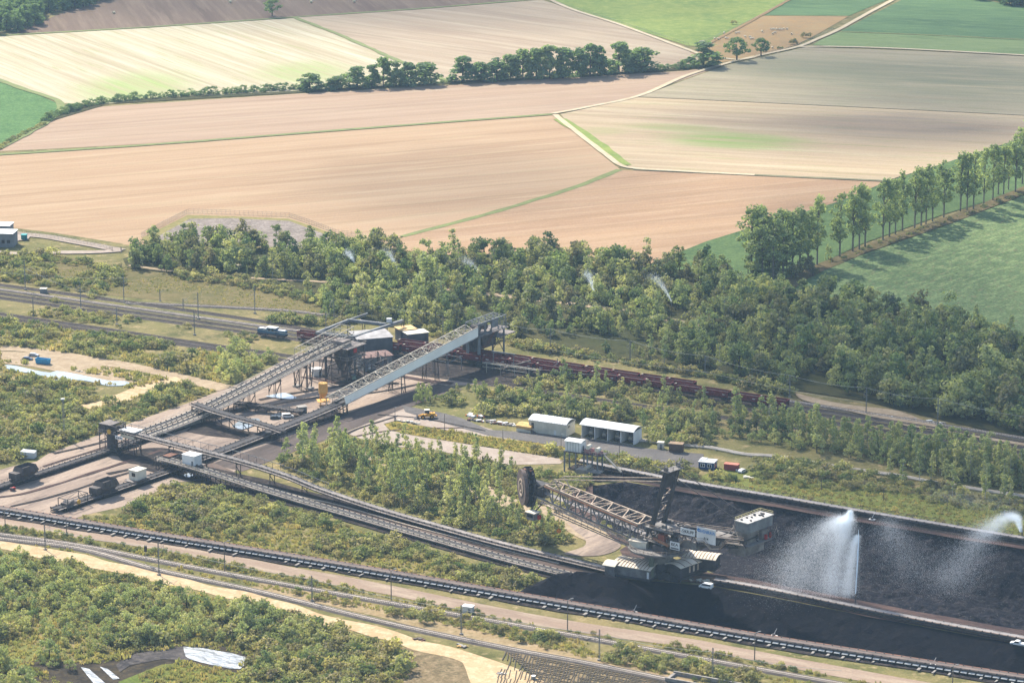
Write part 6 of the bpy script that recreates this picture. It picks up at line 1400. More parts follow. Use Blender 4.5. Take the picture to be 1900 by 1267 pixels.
# animals and bales
m_wool = mat('sheep_wool', S(240,224,192,.85), S(220,202,170,.8), 3)
def sheep_mesh():
    v = [(-.5,0,.62),(-.2,0,.66),(.2,0,.66),(.5,0,.66),(.72,0,.86),(.92,0,.82),(-.38,.17,.0),(-.38,-.17,.0),(.38,.17,.0),(.38,-.17,.0),(-.62,0,.5)]
    me = bpy.data.meshes.new('sheep'); me.from_pydata(v, [(1,0),(2,1),(3,2),(4,3),(5,4),(6,0),(7,0),(8,3),(9,3),(10,0)], []); me.update(); o = bpy.data.objects.new('sheep', me); link(o)
    md = o.modifiers.new('skin','SKIN'); rr = [.3,.34,.34,.28,.14,.1,.06,.06,.06,.06,.05]
    for s, r in zip(me.skin_vertices[0].data, rr): s.radius = (r, r)
    me.skin_vertices[0].data[1].use_root = True; sb = o.modifiers.new('sub','SUBSURF'); sb.levels = 1; sb.render_levels = 1
    bpy.context.view_layer.update(); m2 = bpy.data.meshes.new_from_object(o.evaluated_get(bpy.context.evaluated_depsgraph_get())); bpy.data.objects.remove(o); m2.materials.clear(); m2.materials.append(m_wool); return m2
sm_ = sheep_mesh()
for x, y in [(400,395),(540,395),(575,390),(290,462),(335,465),(125,497),(155,495),(245,515),(420,455),(440,458),(650,435),(705,440),(715,462),(740,460),(850,375),(960,352),(990,350),(1020,350),(1050,352),(1080,352),(1105,348),(1140,348),(975,400),(1000,388),(1195,405),(970,565)]:
    o = link(bpy.data.objects.new('sheep', sm_)); o.location = P(1280+x/6.333, y/6.333+1, .2); o.rotation_euler[2] = rnd.uniform(0,6.28); o.scale = (1.45,)*3
    tag(o, 'white sheep grazing on the dry brown pasture at the top', 'sheep', 'sheep on the dry pasture')
bale = MB().tube((-.75,0,.85),(.75,0,.85),.85,n=14).mesh('hay_bale', mat('straw', S(232,214,176,.85), S(206,186,144,.8), 2))
for (x, y), lab in zip(((211,26),(427,6),(577,6),(657,5)),('round straw bale farthest left on the ploughed field','round straw bale left of the lone dark tree on the ploughed field','round straw bale just right of the lone dark tree','round straw bale farthest right on the ploughed field')):
    o = link(bpy.data.objects.new('hay_bale', bale)); o.location = P(x, y, .15); o.rotation_euler[2] = .6; o.scale = (1.15,)*3; tag(o, lab, 'bale', 'straw bales on the ploughed field')
# ------------------------------------------------------------------ trees and shrubs
def leaf_mat(name, stops, trans=0.42, fine=1.1):
    t = NT(name); oi = t.n('ShaderNodeObjectInfo')
    stops = [tuple(x*.72+.28*(q[0]*.35+q[1]*.5+q[2]*.15) for x in q[:3])+(1,) for q in stops]; n_ = len(stops); c = t.ramp(oi.outputs['Random'], [(i/(n_-1), s) for i, s in enumerate(stops)])
    v = t.coord(); c = t.mix(c, t.ramp(t.noise(v, fine, 2, .7), [(.3, (.62,.66,.66,1)), (.7, (1.3,1.25,1.1,1))]), 1.0, 'MULTIPLY')
    t.l(c, t.b.inputs['Base Color']); t.b.inputs['Roughness'].default_value = .7; t.b.inputs['Specular IOR Level'].default_value = .12
    tr = t.n('ShaderNodeBsdfTranslucent'); t.l(t.mix(c, (1.0,1.1,.55,1), 1.0, 'MULTIPLY'), tr.inputs['Color'])
    mx = t.n('ShaderNodeMixShader'); mx.inputs[0].default_value = trans
    t.l(t.b.outputs[0], mx.inputs[1]); t.l(tr.outputs[0], mx.inputs[2]); t.l(mx.outputs[0], t.out.inputs['Surface'])
    return t.m
LM = {
 'wood': leaf_mat('woodland_leaves', [S(95,116,70,1.05), S(133,136,83,1.15), S(108,128,76,1.1), S(139,126,93,1.05), S(87,112,74,1), S(156,150,91,1.2), S(118,112,83,1.05), S(147,152,85,1.2), S(99,122,72,1.05)]),
 'dark': leaf_mat('dark_leaves', [S(95,122,79,1.3), S(108,130,81,1.35), S(87,114,76,1.2), S(116,134,83,1.35)], .5),
 'poplar': leaf_mat('poplar_leaves', [S(147,156,102,1.3), S(131,144,91,1.2), S(158,164,106,1.35)], .5),
 'birch': leaf_mat('birch_leaves', [S(156,158,98,1.25), S(135,146,89,1.15), S(174,166,100,1.3), S(118,136,87,1.05)]),
 'shrub': leaf_mat('shrub_leaves', [S(128,132,76,1.15), S(156,148,87,1.2), S(110,122,72,1.05), S(170,150,93,1.15), S(137,124,87,1.05), S(101,120,68,1), S(176,164,93,1.25), S(147,128,96,1.05)]),
 'reed': leaf_mat('tall_weeds', [S(170,150,83,1.1), S(147,142,78,1.1), S(191,160,98,1.15), S(126,130,70,1), S(166,138,94,1.1)]),
}
m_bark = mat('bark', S(92,82,70,.6), S(66,60,52,.6), .8)
m_birchbark = mat('birch_bark', S(206,200,188,.8), S(150,144,134,.7), 1.5)
m_pale_bark = mat('poplar_bark', S(140,130,112,.7), S(108,100,86,.65), .6)

def leaves(V, Fc, c, r, n, sz, g, up=.25):
    "n leaf sprays over an uneven lump at c with radii r"
    for _ in range(n):
        d = g.normal(size=3); d /= np.linalg.norm(d); d[2] = d[2]*(1-up)+up*abs(d[2])
        p = c + d*r*(g.uniform(.55, 1.08))
        nn = d + g.normal(size=3)*.55; nn /= np.linalg.norm(nn)
        a = np.cross(nn, g.normal(size=3)); a /= np.linalg.norm(a); b = np.cross(nn, a)
        s1, s2 = sz*g.uniform(.6, 1.25)*.5, sz*g.uniform(.45, 1.0)*.5
        o = len(V); V += [tuple(p-a*s1-b*s2*.4), tuple(p-b*s2+a*s1*.2), tuple(p+a*s1+b*s2*.3), tuple(p+b*s2-a*s1*.2)]; Fc.append((o, o+1, o+2, o+3))
def mk(name, V, Fc, m):
    me = bpy.data.meshes.new(name); me.from_pydata(V, [], Fc); me.materials.append(m); return me
def limb_mesh(name, tr, m):
    b = MB()
    for a, c, r0, r1 in tr: b.tube(a, c, r0, r1, 5, False)
    return b.mesh(name, m)
def tree_proto(kind, seed):
    "(trunk, crown) meshes of one tree, foot at the origin"
    g = np.random.RandomState(seed); V = []; Fc = []; tr = []
    if kind == 'wood':            # bushy woodland tree, leafy nearly to the ground, 9 m
        h = 9.0; lean = g.uniform(-.5, .5, 2); tr.append(((0,0,0), (lean[0]*.5, lean[1]*.5, 5), .22, .12))
        for i in range(13):
            t = g.uniform(.12, .95); rr = 3.3*math.sin(math.pi*min(1, .22+.74*t))**.7; a = g.uniform(0, 6.28); q = rr*g.uniform(.25, .8)
            c = np.array([math.cos(a)*q+lean[0]*t, math.sin(a)*q+lean[1]*t, t*h*.92])
            r = g.uniform(.9, 1.7); leaves(V, Fc, c, np.array([r, r, r*.8]), 34, .85, g)
            if i < 5: tr.append(((lean[0]*.2, lean[1]*.2, 1.5+i*.6), tuple(c), .1, .03))
        m, mb = LM['wood'], m_bark
    elif kind == 'oak':           # broad round crown on a short trunk, 15 m
        tr.append(((0,0,0), (0,0,5), .55, .4))
        for i in range(32):
            t = g.uniform(0, 1); a = g.uniform(0, 6.28); q = 7.2*math.sqrt(g.uniform(.1, 1))*math.sin(math.pi*(.28+.62*t))
            c = np.array([math.cos(a)*q, math.sin(a)*q, 4.2+t*9.2]); r = g.uniform(1.4, 2.5)
            leaves(V, Fc, c, np.array([r, r, r*.75]), 44, 1.1, g)
            if i < 8: tr.append(((0,0,3.5+i*.3), tuple(c), .25, .06))
        m, mb = LM['dark'], m_bark
    elif kind == 'hedge':         # dense upright hedgerow tree, 15 m
        tr.append(((0,0,0), (0,0,9), .35, .2))
        for i in range(30):
            t = g.uniform(.05, 1); a = g.uniform(0, 6.28); q = 4.8*math.sqrt(g.uniform(.05, 1))*math.sin(math.pi*min(1, .3+.62*t))
            c = np.array([math.cos(a)*q, math.sin(a)*q, .6+t*12.8]); r = g.uniform(1.3, 2.3)
            leaves(V, Fc, c, np.array([r, r, r*.85]), 46, 1.3, g)
            if i < 5: tr.append(((0,0,3+i), tuple(c), .16, .05))
        m, mb = LM['dark'], m_bark
    elif kind == 'poplar':        # tall avenue tree, bare lower trunk, open rising crown, 29 m
        tr += [((0,0,0), (0,0,12), .42, .3), ((0,0,12), (.3,.2,25), .3, .08)]
        for i in range(46):
            t = g.uniform(.0, 1); a = g.uniform(0, 6.28); rr = 4.7*math.sin(math.pi*(.2+.72*t))**.8; q = rr*g.uniform(.35, 1)
            c = np.array([math.cos(a)*q, math.sin(a)*q, 8+t*20]); r = g.uniform(.9, 1.9)
            leaves(V, Fc, c, np.array([r, r, r*1.2]), 28, 1.1, g)
            if i % 2 == 0: tr.append(((0, 0, max(6, c[2]-5.5)), tuple(c), .16, .04))
        m, mb = LM['poplar'], m_pale_bark
    elif kind == 'birch':         # thin pale stem, sparse narrow crown, 11 m
        tr.append(((0,0,0), (g.uniform(-.4,.4), g.uniform(-.4,.4), 10.5), .14, .03))
        for i in range(20):
            t = g.uniform(.0, 1); a = g.uniform(0, 6.28); rr = 2.2*(1-.72*t)**.8*(.55+.45*min(1, t*4)); q = rr*g.uniform(.2, .9)
            c = np.array([math.cos(a)*q, math.sin(a)*q, 2.6+t*8.2]); r = g.uniform(.5, .95)
            leaves(V, Fc, c, np.array([r, r, r*1.25]), 22, .62, g)
            if i < 6: tr.append(((0, 0, max(2, c[2]-1.2)), tuple(c), .05, .02))
        m, mb = LM['birch'], m_birchbark
    elif kind == 'willow':        # light rounded bushy tree, 7 m
        tr.append(((0,0,0), (0,0,3), .25, .15))
        for i in range(16):
            t = g.uniform(.05, 1); a = g.uniform(0, 6.28); q = 3.4*math.sqrt(g.uniform(.05, 1))*math.sin(math.pi*(.32+.6*t))
            c = np.array([math.cos(a)*q, math.sin(a)*q, .5+t*5.8]); r = g.uniform(.8, 1.5)
            leaves(V, Fc, c, np.array([r, r, r*.9]), 40, .62, g)
        m, mb = LM['birch'], m_bark
    elif kind == 'shrub':         # low bush, 2.4 m
        for i in range(10):
            a = g.uniform(0, 6.28); q = 1.5*math.sqrt(g.uniform(0, 1)); r = g.uniform(.45, .95)
            leaves(V, Fc, np.array([math.cos(a)*q, math.sin(a)*q, .35+(1.6-.55*q)*g.uniform(.3, 1)]), np.array([r, r, r*.85]), 26, .46, g)
        m, mb = LM['shrub'], None
    elif kind == 'reed':          # tuft of tall weeds, 1 m
        for i in range(26):
            a = g.uniform(0, 6.28); q = math.sqrt(g.uniform(0, 1))*.95; x, y = math.cos(a)*q, math.sin(a)*q; hh = g.uniform(.4, 1.1); w = g.uniform(.1, .24); b = g.uniform(0, 6.28)
            dx, dy = math.cos(b)*w, math.sin(b)*w; lx, ly = g.uniform(-.3, .3, 2); o = len(V)
            V += [(x-dx, y-dy, 0), (x+dx, y+dy, 0), (x+dx*.6+lx, y+dy*.6+ly, hh), (x-dx*.6+lx, y-dy*.6+ly, hh)]; Fc.append((o, o+1, o+2, o+3))
        m, mb = LM['reed'], None
    return (limb_mesh('trunk', tr, mb) if tr else None), mk('crown', V, Fc, m)
PROTO = {}
def proto_get(kind, n):
    if kind not in PROTO: PROTO[kind] = [tree_proto(kind, 11*i+len(kind)) for i in range(n)]
    return PROTO[kind]
NPROTO = {'wood': 7, 'oak': 2, 'hedge': 5, 'poplar': 5, 'birch': 6, 'willow': 4, 'shrub': 6, 'reed': 3}
def put_tree(kind, name, loc, sc, label, cat, group=None, sz=None):
    "one tree: an empty at its foot with trunk and crown, or a bush of one mesh"
    tr, cr = rnd.choice(proto_get(kind, NPROTO[kind])); rz = rnd.uniform(0, 6.28)
    s3 = (sc*rnd.uniform(.88, 1.12), sc*rnd.uniform(.88, 1.12), sc*(sz or 1.0))
    if tr is None:
        o = link(bpy.data.objects.new(name, cr)); o.location = loc; o.rotation_euler = (0, 0, rz); o.scale = s3
        return tag(o, label, cat, group)
    t = thing(name, label, cat, loc, rz, group); t.scale = s3
    a = link(bpy.data.objects.new('trunk', tr)); a.parent = t
    b = link(bpy.data.objects.new('crown', cr)); b.parent = t
    return t

# what must stay clear of growth: (line, half width) and outlines, in photo pixels on the ground
KEEP_L = []; KEEP_P = []
def keep_line(px, w): KEEP_L.append(([P(x, y) for x, y in px], w))
def keep_poly(px): KEEP_P.append([P(x, y) for x, y in px])
def in_zone(px, step, jit=.48, seed=1, keep=True, margin=0.0):
    zp = [P(x, y) for x, y in px]; a = np.array([(p.x, p.y) for p in zp]); x0, y0 = a.min(0); x1, y1 = a.max(0)
    gx, gy = np.meshgrid(np.arange(x0, x1, step), np.arange(y0, y1, step)); pts = np.c_[gx.ravel(), gy.ravel()]
    rs = np.random.RandomState(seed); pts = pts + rs.uniform(-jit, jit, pts.shape)*step
    pts = pts[inpoly(pts, zp)]
    if keep and len(pts):
        ok = np.ones(len(pts), bool)
        for ln, w in KEEP_L: ok &= dline(pts, ln) > w+margin
        for pl in KEEP_P:
            ok &= ~inpoly(pts, pl)
            if margin: ok &= dline(pts, pl, True) > margin
        pts = pts[ok]
    return pts

for px, w in (([(-60,952),(0,952),(240,992),(480,1031),(715,1070),(950,1111),(1200,1154),(1420,1192),(1660,1230),(1960,1276)], 5.5),
              ([(260,864),(370,890),(470,914),(560,938),(640,960),(800,1006),(950,1048),(1060,1074)], 6),
              ([(188,834),(287,853),(441,886),(594,926),(824,986),(950,1020),(1130,1062)], 5),
              ([(380,862),(470,902),(640,951),(800,992),(950,1033),(1050,1056)], 5),
              ([(-30,962),(0,967),(151,990),(300,1013),(475,1048),(700,1090),(945,1140),(1091,1166),(1256,1190),(1400,1216),(1562,1247),(1760,1282)], 5),
              ([(-30,1008),(85,1026),(250,1062),(420,1100),(600,1148),(765,1194),(850,1216),(985,1275)], 6),
              ([(1060,866),(1280,903),(1450,931),(1600,957),(1900,1007),(1990,1022)], 5),
              ([(-40,988),(0,992),(150,1013),(278,1038),(480,1076),(722,1119),(950,1159),(1117,1189),(1420,1244),(1600,1275)], 3.4),
              ([(-40,990),(150,1016),(293,1058),(480,1098),(722,1157),(950,1205),(1091,1231),(1300,1275)], 3.6),
              ([(-40,530),(0,537),(490,605),(941,659),(1469,745),(1960,826)], 6), ([(-40,548),(0,553),(490,622),(1032,697),(1469,762),(1960,840)], 5),
              ([(-40,577),(0,583),(200,612),(420,645),(900,712),(1320,772),(1960,862)], 5.5), ([(235,564),(480,574),(610,600),(941,650)], 3),
              ([(618,828),(660,840),(720,862),(760,878)], 3), ([(880,905),(930,930),(985,944),(1040,963),(1120,1004)], 5.5),
              ([(0,646),(126,661),(240,680),(345,703),(420,722)], 5), ([(338,705),(255,728),(160,757)], 5),
              ([(240,494),(330,506),(470,518),(700,535),(790,545)], 2), ([(930,550),(1040,563),(1190,585)], 3.0),
              ([(420,868),(600,800),(690,766),(830,716)], 8)):
    keep_line(px, w)
for px in ([(-40,876),(30,860),(88,841),(185,804),(250,780),(350,745),(420,718),(500,676),(560,646),(620,640),(700,644),(820,662),(900,680),(930,706),(830,718),(775,726),(770,746),(690,776),(640,802),(560,834),(440,872),(420,890),(330,897),(240,940),(120,969),(-40,940)],
           [(640,802),(752,752),(818,763),(907,795),(1080,810),(1190,828),(1310,842),(1298,870),(1190,852),(970,820),(825,799),(720,786),(768,808),(970,840),(1050,853),(945,862),(806,834)],
           [(975,775),(1190,785),(1200,835),(975,812)], [(1066,972),(1120,988),(1155,1008),(1122,1030),(1050,1028),(1086,1010)],
           [(1474,728),(1603,753),(1737,787),(1990,838),(1990,848),(1745,800),(1616,774),(1490,744)],
           [(8,676),(60,676),(160,692),(245,706),(240,716),(170,710),(60,695),(10,684)],
           [(0,650),(60,652),(140,668),(130,688),(60,676),(0,668)],
           [(200,1236),(260,1214),(345,1198),(455,1216),(446,1248),(340,1228),(222,1262),(200,1280),(150,1250)],
           FAR_T, NEAR_T, [(1288,850),(1400,850),(1410,890),(1288,886)],
           [(540,602),(620,606),(700,592),(760,604),(800,624),(880,640),(945,632),(945,690),(760,720),(540,720)]):
    keep_poly(px)

# hedgerow between the upper fields ---------------------------------------------------------------------
HT = [(575,168,34,34),(613,168,22,22),(626,166,26,22),(663,164,40,38),(690,162,42,22),(711,161,54,30),(735,160,46,24),(757,160,44,30),(789,157,43,40),
 (859,152,47,44),(893,150,35,28),(922,150,45,36),(948,148,50,32),(970,147,55,34),(995,147,57,34),(1020,146,62,38),(1045,145,60,36),(1072,143,54,30),(1095,142,60,36),(1113,140,54,26),(1148,136,58,42),(1175,134,42,30),(1196,131,43,42),(1305,124,46,50)]
for i, (x, b, h, w) in enumerate(HT):
    s = HZ(x, b, b-h)/14.6; ws = w/(FPX/2290)/9.6
    t = put_tree('hedge', 'hedgerow_tree', P(x, b), s, f'{ORD[i]} dark green tree from the left in the hedgerow between the upper stubble fields', 'tree', 'trees of the long hedgerow')
    t.scale = (ws*1.25, ws*1.25, s)
line = [(118,212),(150,200),(190,192),(240,186),(300,181),(360,178),(420,174),(470,171),(510,168),(560,166)]
HEDGE_CROWN = {}
hp = resample(smooth([P(*p) for p in [(85,224),(108,213)]+line+[(600,166),(700,161),(800,156),(840,153),(900,150),(1050,144),(1150,137),(1230,130),(1290,126),(1320,122)]]), 2.4)
for p in hp:
    px = proj(p.x, p.y, 0)[0]; tall = 405 < px < 525 or 1205 < px < 1295
    q = p+Vector((rnd.uniform(-1,1), rnd.uniform(-1.5,1.5), 0)); lab = 'dark green bush filling the foot of the long hedgerow between the upper fields'
    k = rnd.uniform(.5,.8) if tall else rnd.uniform(.4,.85) if px < 560 else rnd.uniform(.25,.5)
    o = put_tree('willow', 'hedge_bush', q, k, lab, 'bush', 'bushes of the long hedgerow'); o.scale = (k*1.5, k*1.5, k*1.0); o.location.z = -.6*k
    for c in o.children:
        if c.name.startswith('crown'): c.data = HEDGE_CROWN[c.data.name] if c.data.name in HEDGE_CROWN else HEDGE_CROWN.setdefault(c.data.name, (lambda d: (d.materials.clear(), d.materials.append(LM['dark']), d)[2])(c.data.copy()))
for p in resample([P(-10,283), P(20,262), P(55,244), P(80,232)], 5):
    put_tree('shrub', 'hedge_bush', p, rnd.uniform(.8,1.3), 'low bush on the strip between green field and tan stubble', 'bush', 'bushes beside the green field at the left edge')
for (x, b, h, w, lab) in ((1367,113,43,57,'broad round oak tree standing alone beside the bend of the pale farm lane'), (1412,105,34,40,'smaller round tree right of the lone oak beside the farm lane'), (505,31,34,46,'dark round tree standing alone on the edge of the ploughed field at the top')):
    s = HZ(x, b, b-h)/14.6; t = put_tree('oak', 'oak_tree', P(x, b), s, lab, 'tree'); ws = w/(FPX/2340)/18.5; t.scale = (ws, ws, s)
for x, b, h, lab in ((1495,71,14,'thin dark thorn bush by the lane above the sheep pasture'), (1474,83,12,'sparse forked thorn bush at the lower edge of the sheep pasture'), (1362,46,9,'little bush on the fence line between meadow and sheep pasture'), (1447,92,7,'tiny pale bush at the lane below the sheep pasture')):
    put_tree('shrub', 'thorn_bush', P(x, b), HZ(x, b, b-h)/2.3, lab, 'bush')
# wood at the top corners
for px, nm, sd_ in (([(-40,58),(10,66),(60,52),(100,26),(170,10),(230,-16),(-60,-30)], 'tree of the wood at the upper left corner above the pale field', 5), ([(1765,-8),(1830,4),(1900,16),(1960,26),(1960,-30),(1760,-30)], 'tree of the wood at the upper right corner', 6)):
    for x, y in in_zone(px, 9, seed=sd_, keep=False):
        put_tree('hedge', 'corner_wood_tree', (x, y, 0), rnd.uniform(.8,1.15), nm, 'tree', nm.replace('tree of', 'trees of'))

# poplar avenue at the right -----------------------------------------------------------------------------
AV = [(1516,493,375),(1558,478,360),(1582,468,352),(1594,464,350),(1605,460,350),(1638,447,338),(1650,441,342),(1661,437,335),(1674,428,322),(1697,425,318),(1709,421,322),(1718,417,318),(1730,411,310),(1751,404,298),(1782,392,290),(1794,392,296),(1806,390,290),(1825,383,282),(1842,373,276),(1852,362,276),(1862,362,272),(1871,353,268),(1884,358,262),(1897,342,226)]
for i, (x, b, t_) in enumerate(AV):
    h = HZ(x, b, t_); put_tree('poplar', 'poplar_tree', P(x, b), h/28.5*rnd.uniform(1.0,1.12), f'{ORD[i]} tall slender poplar from the left in the avenue along the potato field', 'tree', 'poplars of the avenue')
CL = ('leftmost tall tree of','tall tree just right of the leftmost one in','second tall tree from the left in','tallest middle tree of','tree right of the middle of','rear right tree of','rightmost tree of','rear left tree of','rear middle tree of')
for i, (x, b) in enumerate([(1394,506),(1414,515),(1434,520),(1453,509),(1470,504),(1484,498),(1499,495),(1406,498),(1446,498)]):
    h = HZ(x, b, 382+(i*7 % 16))/28.5; put_tree('poplar', 'tall_clump_tree', P(x, b), h, CL[i]+' the dense clump ending the poplar avenue', 'tree', 'trees of the clump at the end of the avenue').scale = (h*1.25, h*1.25, h)
for i in range(16):
    x, b = 1388+i*8, 508+10*math.sin(i*1.3); t = put_tree('wood', 'clump_bush', P(x, b), rnd.uniform(.8,1.3), 'leafy undergrowth tree at the foot of the clump ending the poplar avenue', 'tree', 'undergrowth at the foot of the clump')
for i in range(7):
    p = P(772+i*4.5, 747-(i % 2)*6); put_tree('willow', 'dark_conifer', p, 1, 'narrow dark conifer in the close row at the corner of the asphalt road', 'conifer', 'row of dark conifers').scale = (.42,.42,1.05)
put_tree('willow', 'yew_bush', P(1537,484), .95, 'dark narrow evergreen under the second poplar of the avenue', 'bush').scale = (.55,.55,1.2)
for i, p in enumerate(resample([P(1525,492), P(1700,430), P(1890,362)], 6)):
    put_tree('shrub', 'bank_bush', p+Vector((rnd.uniform(-2,2), rnd.uniform(-3,0), 0)), rnd.uniform(.5,1.1), 'small bush at the foot of the poplar avenue', 'bush', 'bushes under the poplar avenue')

# growth in zones: (kind, outline, spacing, (scale range), label) ------------------------------------------
ZW = []   # woodland trees
ZS = []   # shrubs
ZR = []   # weeds
ZB = []   # birches
def zone(dst, kind, px, step, lo, hi, label, seed, gap=0.0, margin=0.0):
    pts = in_zone(px, step, seed=seed, margin=margin)
    for x, y in pts:
        if gap and noise.noise((x*.035, y*.035, seed*1.7)) < gap-.5: continue
        s = rnd.uniform(lo, hi)*(1+.3*noise.noise((x*.03, y*.03, 4.4)))
        s *= rnd.choice((1, 1, 1, .62, .8, 1.2, 1.38))
        if kind == 'wood' and dst is ZW and step > 5.4:
            q = rnd.random()+.35*noise.noise((x*.02, y*.02, 8.8)); k2, s2 = ('willow', s*1.15) if q < .2 else ('birch', s*.95) if q > .92 else ('wood', s)
        else: k2, s2 = kind, s
        dst.append((k2, x, y, s2, label))
Wl = 'bushy tree in the woodland strip between the fields and the railway'
zone(ZW, 'wood', [(228,484),(300,462),(450,455),(600,462),(700,468),(760,478),(850,476),(1000,474),(1100,491),(1200,503),(1300,504),(1400,534),(1450,554),(1500,562),(1480,640),(1300,600),(1190,588),(1040,566),(930,553),(860,545),(700,538),(600,528),(470,521),(330,509),(235,500)], 5.8, .5, 1.45, 'bushy tree between the stubble fields and the sandy woodland path', 21, .2)
zone(ZW, 'wood', [(610,545),(720,548),(860,552),(940,560),(1040,572),(1190,592),(1300,612),(1480,645),(1470,718),(1300,686),(1100,654),(950,632),(800,613),(640,592)], 5.8, .5, 1.35, 'bushy tree between the sandy woodland path and the railway wagons', 22, .22)
zone(ZW, 'wood', [(1480,570),(1560,568),(1650,592),(1720,598),(1800,612),(1990,650),(1990,822),(1900,806),(1740,772),(1600,738),(1470,716)], 6.2, .85, 1.65, 'tall dark tree in the wood below the potato field at the right', 23, .14)
for x, b, t_, w in ((355,452,404,56),(322,466,428,26),(452,450,404,44),(575,445,416,34),(512,440,412,30),(700,470,417,62),(255,480,432,40),(290,482,430,44),(1035,470,440,40),(1310,512,452,58),(1700,600,535,40)):
    ZW.append(('wood', P(x,b).x, P(x,b).y, HZ(x, b, t_)/8.9, 'bushy tree between the stubble fields and the sandy woodland path' if x < 1400 else 'tall dark tree in the wood below the potato field at the right'))
zone(ZW, 'willow', [(395,668),(440,650),(500,655),(520,672),(470,706),(420,712)], 6, .8, 1.25, 'pale rounded willow left of the upper end of the inclined conveyors', 24)
zone(ZW, 'wood', [(770,720),(830,716),(940,712),(1050,704),(1180,722),(1300,742),(1330,768),(1320,826),(1200,812),(1090,780),(1000,770),(900,770),(820,756)], 6.6, .45, .85, 'tree between the railway and the white sheds', 25, .44)
zone(ZW, 'birch', [(1020,716),(1180,726),(1330,762),(1330,830),(1200,812),(1090,780)], 10, .85, 1.25, 'tall tree behind the white sheds', 26, .2)
zone(ZB, 'birch', [(1230,780),(1400,800),(1600,850),(1760,885),(1990,930),(1990,900),(1800,860),(1620,830),(1480,800),(1330,790)], 3.7, .75, 1.15, 'slender birch in the row between the railway and the white pipes', 27, margin=.5)
zone(ZW, 'willow', [(1335,800),(1480,818),(1620,838),(1800,864),(1990,896),(1990,935),(1760,892),(1600,858),(1440,826),(1335,815)], 5.6, .55, 1.05, 'leafy tree standing among the birches right of the white sheds', 36)
zone(ZW, 'wood', [(1240,765),(1330,785),(1480,806),(1480,822),(1340,808),(1240,790)], 6, .5, .85, 'leafy tree standing among the birches right of the white sheds', 37)
zone(ZB, 'birch', [(1640,862),(1760,890),(1990,935),(1990,968),(1800,930),(1650,895)], 10, .9, 1.1, 'single pale-stemmed birch standing on the verge above the far conveyor', 28)
zone(ZB, 'birch', [(520,818),(600,805),(640,830),(760,880),(860,908),(925,945),(900,985),(800,960),(700,925),(600,890),(520,850)], 5.6, .55, 1.3, 'young birch in the grove between the haul road and the roofless conveyor', 29, .22, margin=1.5)
zone(ZB, 'birch', [(660,812),(740,836),(860,850),(960,870),(960,905),(880,895),(760,868),(680,836)], 5.0, .5, .95, 'young birch along the lower edge of the concrete apron', 30)
zone(ZB, 'birch', [(860,900),(960,925),(1040,960),(1060,1000),(1000,1010),(900,985)], 5.5, .6, 1.0, 'young birch beside the path below the bucket wheel', 31)
zone(ZW, 'willow', [(-40,1015),(60,1045),(160,1090),(300,1110),(420,1125),(480,1150),(470,1200),(340,1192),(240,1202),(160,1215),(60,1182),(-40,1180)], 5.2, .5, .95, 'rounded pale green tree in the thicket at the lower left corner', 32)
zone(ZW, 'willow', [(480,1140),(600,1165),(620,1205),(560,1260),(460,1275),(470,1215)], 6, .45, .8, 'rounded pale green tree in the thicket at the lower left corner', 33)
zone(ZW, 'willow', [(-40,1250),(40,1235),(60,1290),(-40,1290)], 5, .7, .95, 'rounded pale green tree in the thicket at the lower left corner', 34)
zone(ZW, 'willow', [(70,1215),(150,1225),(140,1250),(80,1250)], 5.5, .7, .95, 'rounded pale green tree in the thicket at the lower left corner', 35)
SL = {'ml': 'bush in the scrub between the left railway tracks and the gravel road', 'll': 'bush in the scrub left of the coal yard', 'bc': 'bush on the ground between the two long belt conveyors', 'tr': 'bush beside the tracks in the foreground', 'bl': 'bush in the thicket at the lower left corner',
      'gb': 'bush on the grassy bank above the left railway tracks', 'rt': 'bush between the railway and the white sheds', 'vg': 'bush on the green verge above the far conveyor', 'gr': 'bush under the young birches of the grove', 'wd': 'bush at the edge of the woodland beside the railway'}
zone(ZS, 'shrub', [(-40,590),(100,606),(200,622),(330,640),(420,660),(520,672),(480,700),(420,716),(345,697),(240,674),(126,655),(0,640),(-40,640)], 3.25, 0.48, 1.76, SL['ml'], 41, .34)
zone(ZS, 'shrub', [(-40,688),(30,692),(110,710),(200,722),(245,722),(190,752),(300,720),(345,712),(420,724),(350,745),(250,780),(185,803),(120,826),(60,848),(-40,870)], 3.25, 0.48, 1.95, SL['ll'], 42, .3)
zone(ZS, 'shrub', [(-40,478),(90,474),(225,500),(232,520),(180,560),(100,535),(-40,516)], 3.4, 0.6, 1.9, SL['gb'], 43, .2)
zone(ZS, 'shrub', [(-40,544),(120,562),(300,592),(480,618),(480,640),(330,626),(200,606),(-40,576)], 4.03, 0.40, 1.43, SL['ml'], 44, .45)
zone(ZS, 'shrub', [(275,918),(340,898),(420,905),(520,940),(640,978),(800,1024),(930,1062),(1000,1078),(960,1098),(860,1078),(700,1048),(560,1020),(420,1000),(300,975),(240,955)], 3.02, 0.44, 1.76, SL['bc'], 45, .45)
zone(ZS, 'shrub', [(150,960),(260,955),(420,1000),(700,1050),(900,1085),(800,1078),(480,1020),(240,985)], 3.36, 0.28, 1.17, SL['bc'], 46, .3)
zone(ZS, 'shrub', [(-40,968),(100,985),(300,1020),(480,1056),(720,1100),(950,1146),(1180,1184),(1420,1226),(1700,1275),(1560,1275),(1420,1240),(1117,1186),(950,1156),(722,1116),(480,1073),(278,1036),(0,990)], 2.46, 0.24, 1.10, SL['tr'], 47, .25)
zone(ZS, 'shrub', [(300,1046),(480,1080),(722,1124),(950,1166),(1117,1196),(1420,1252),(1500,1290),(1300,1266),(1120,1226),(950,1190),(860,1165),(722,1142),(480,1090)], 2.91, 0.24, 1.30, SL['tr'], 48, .42)
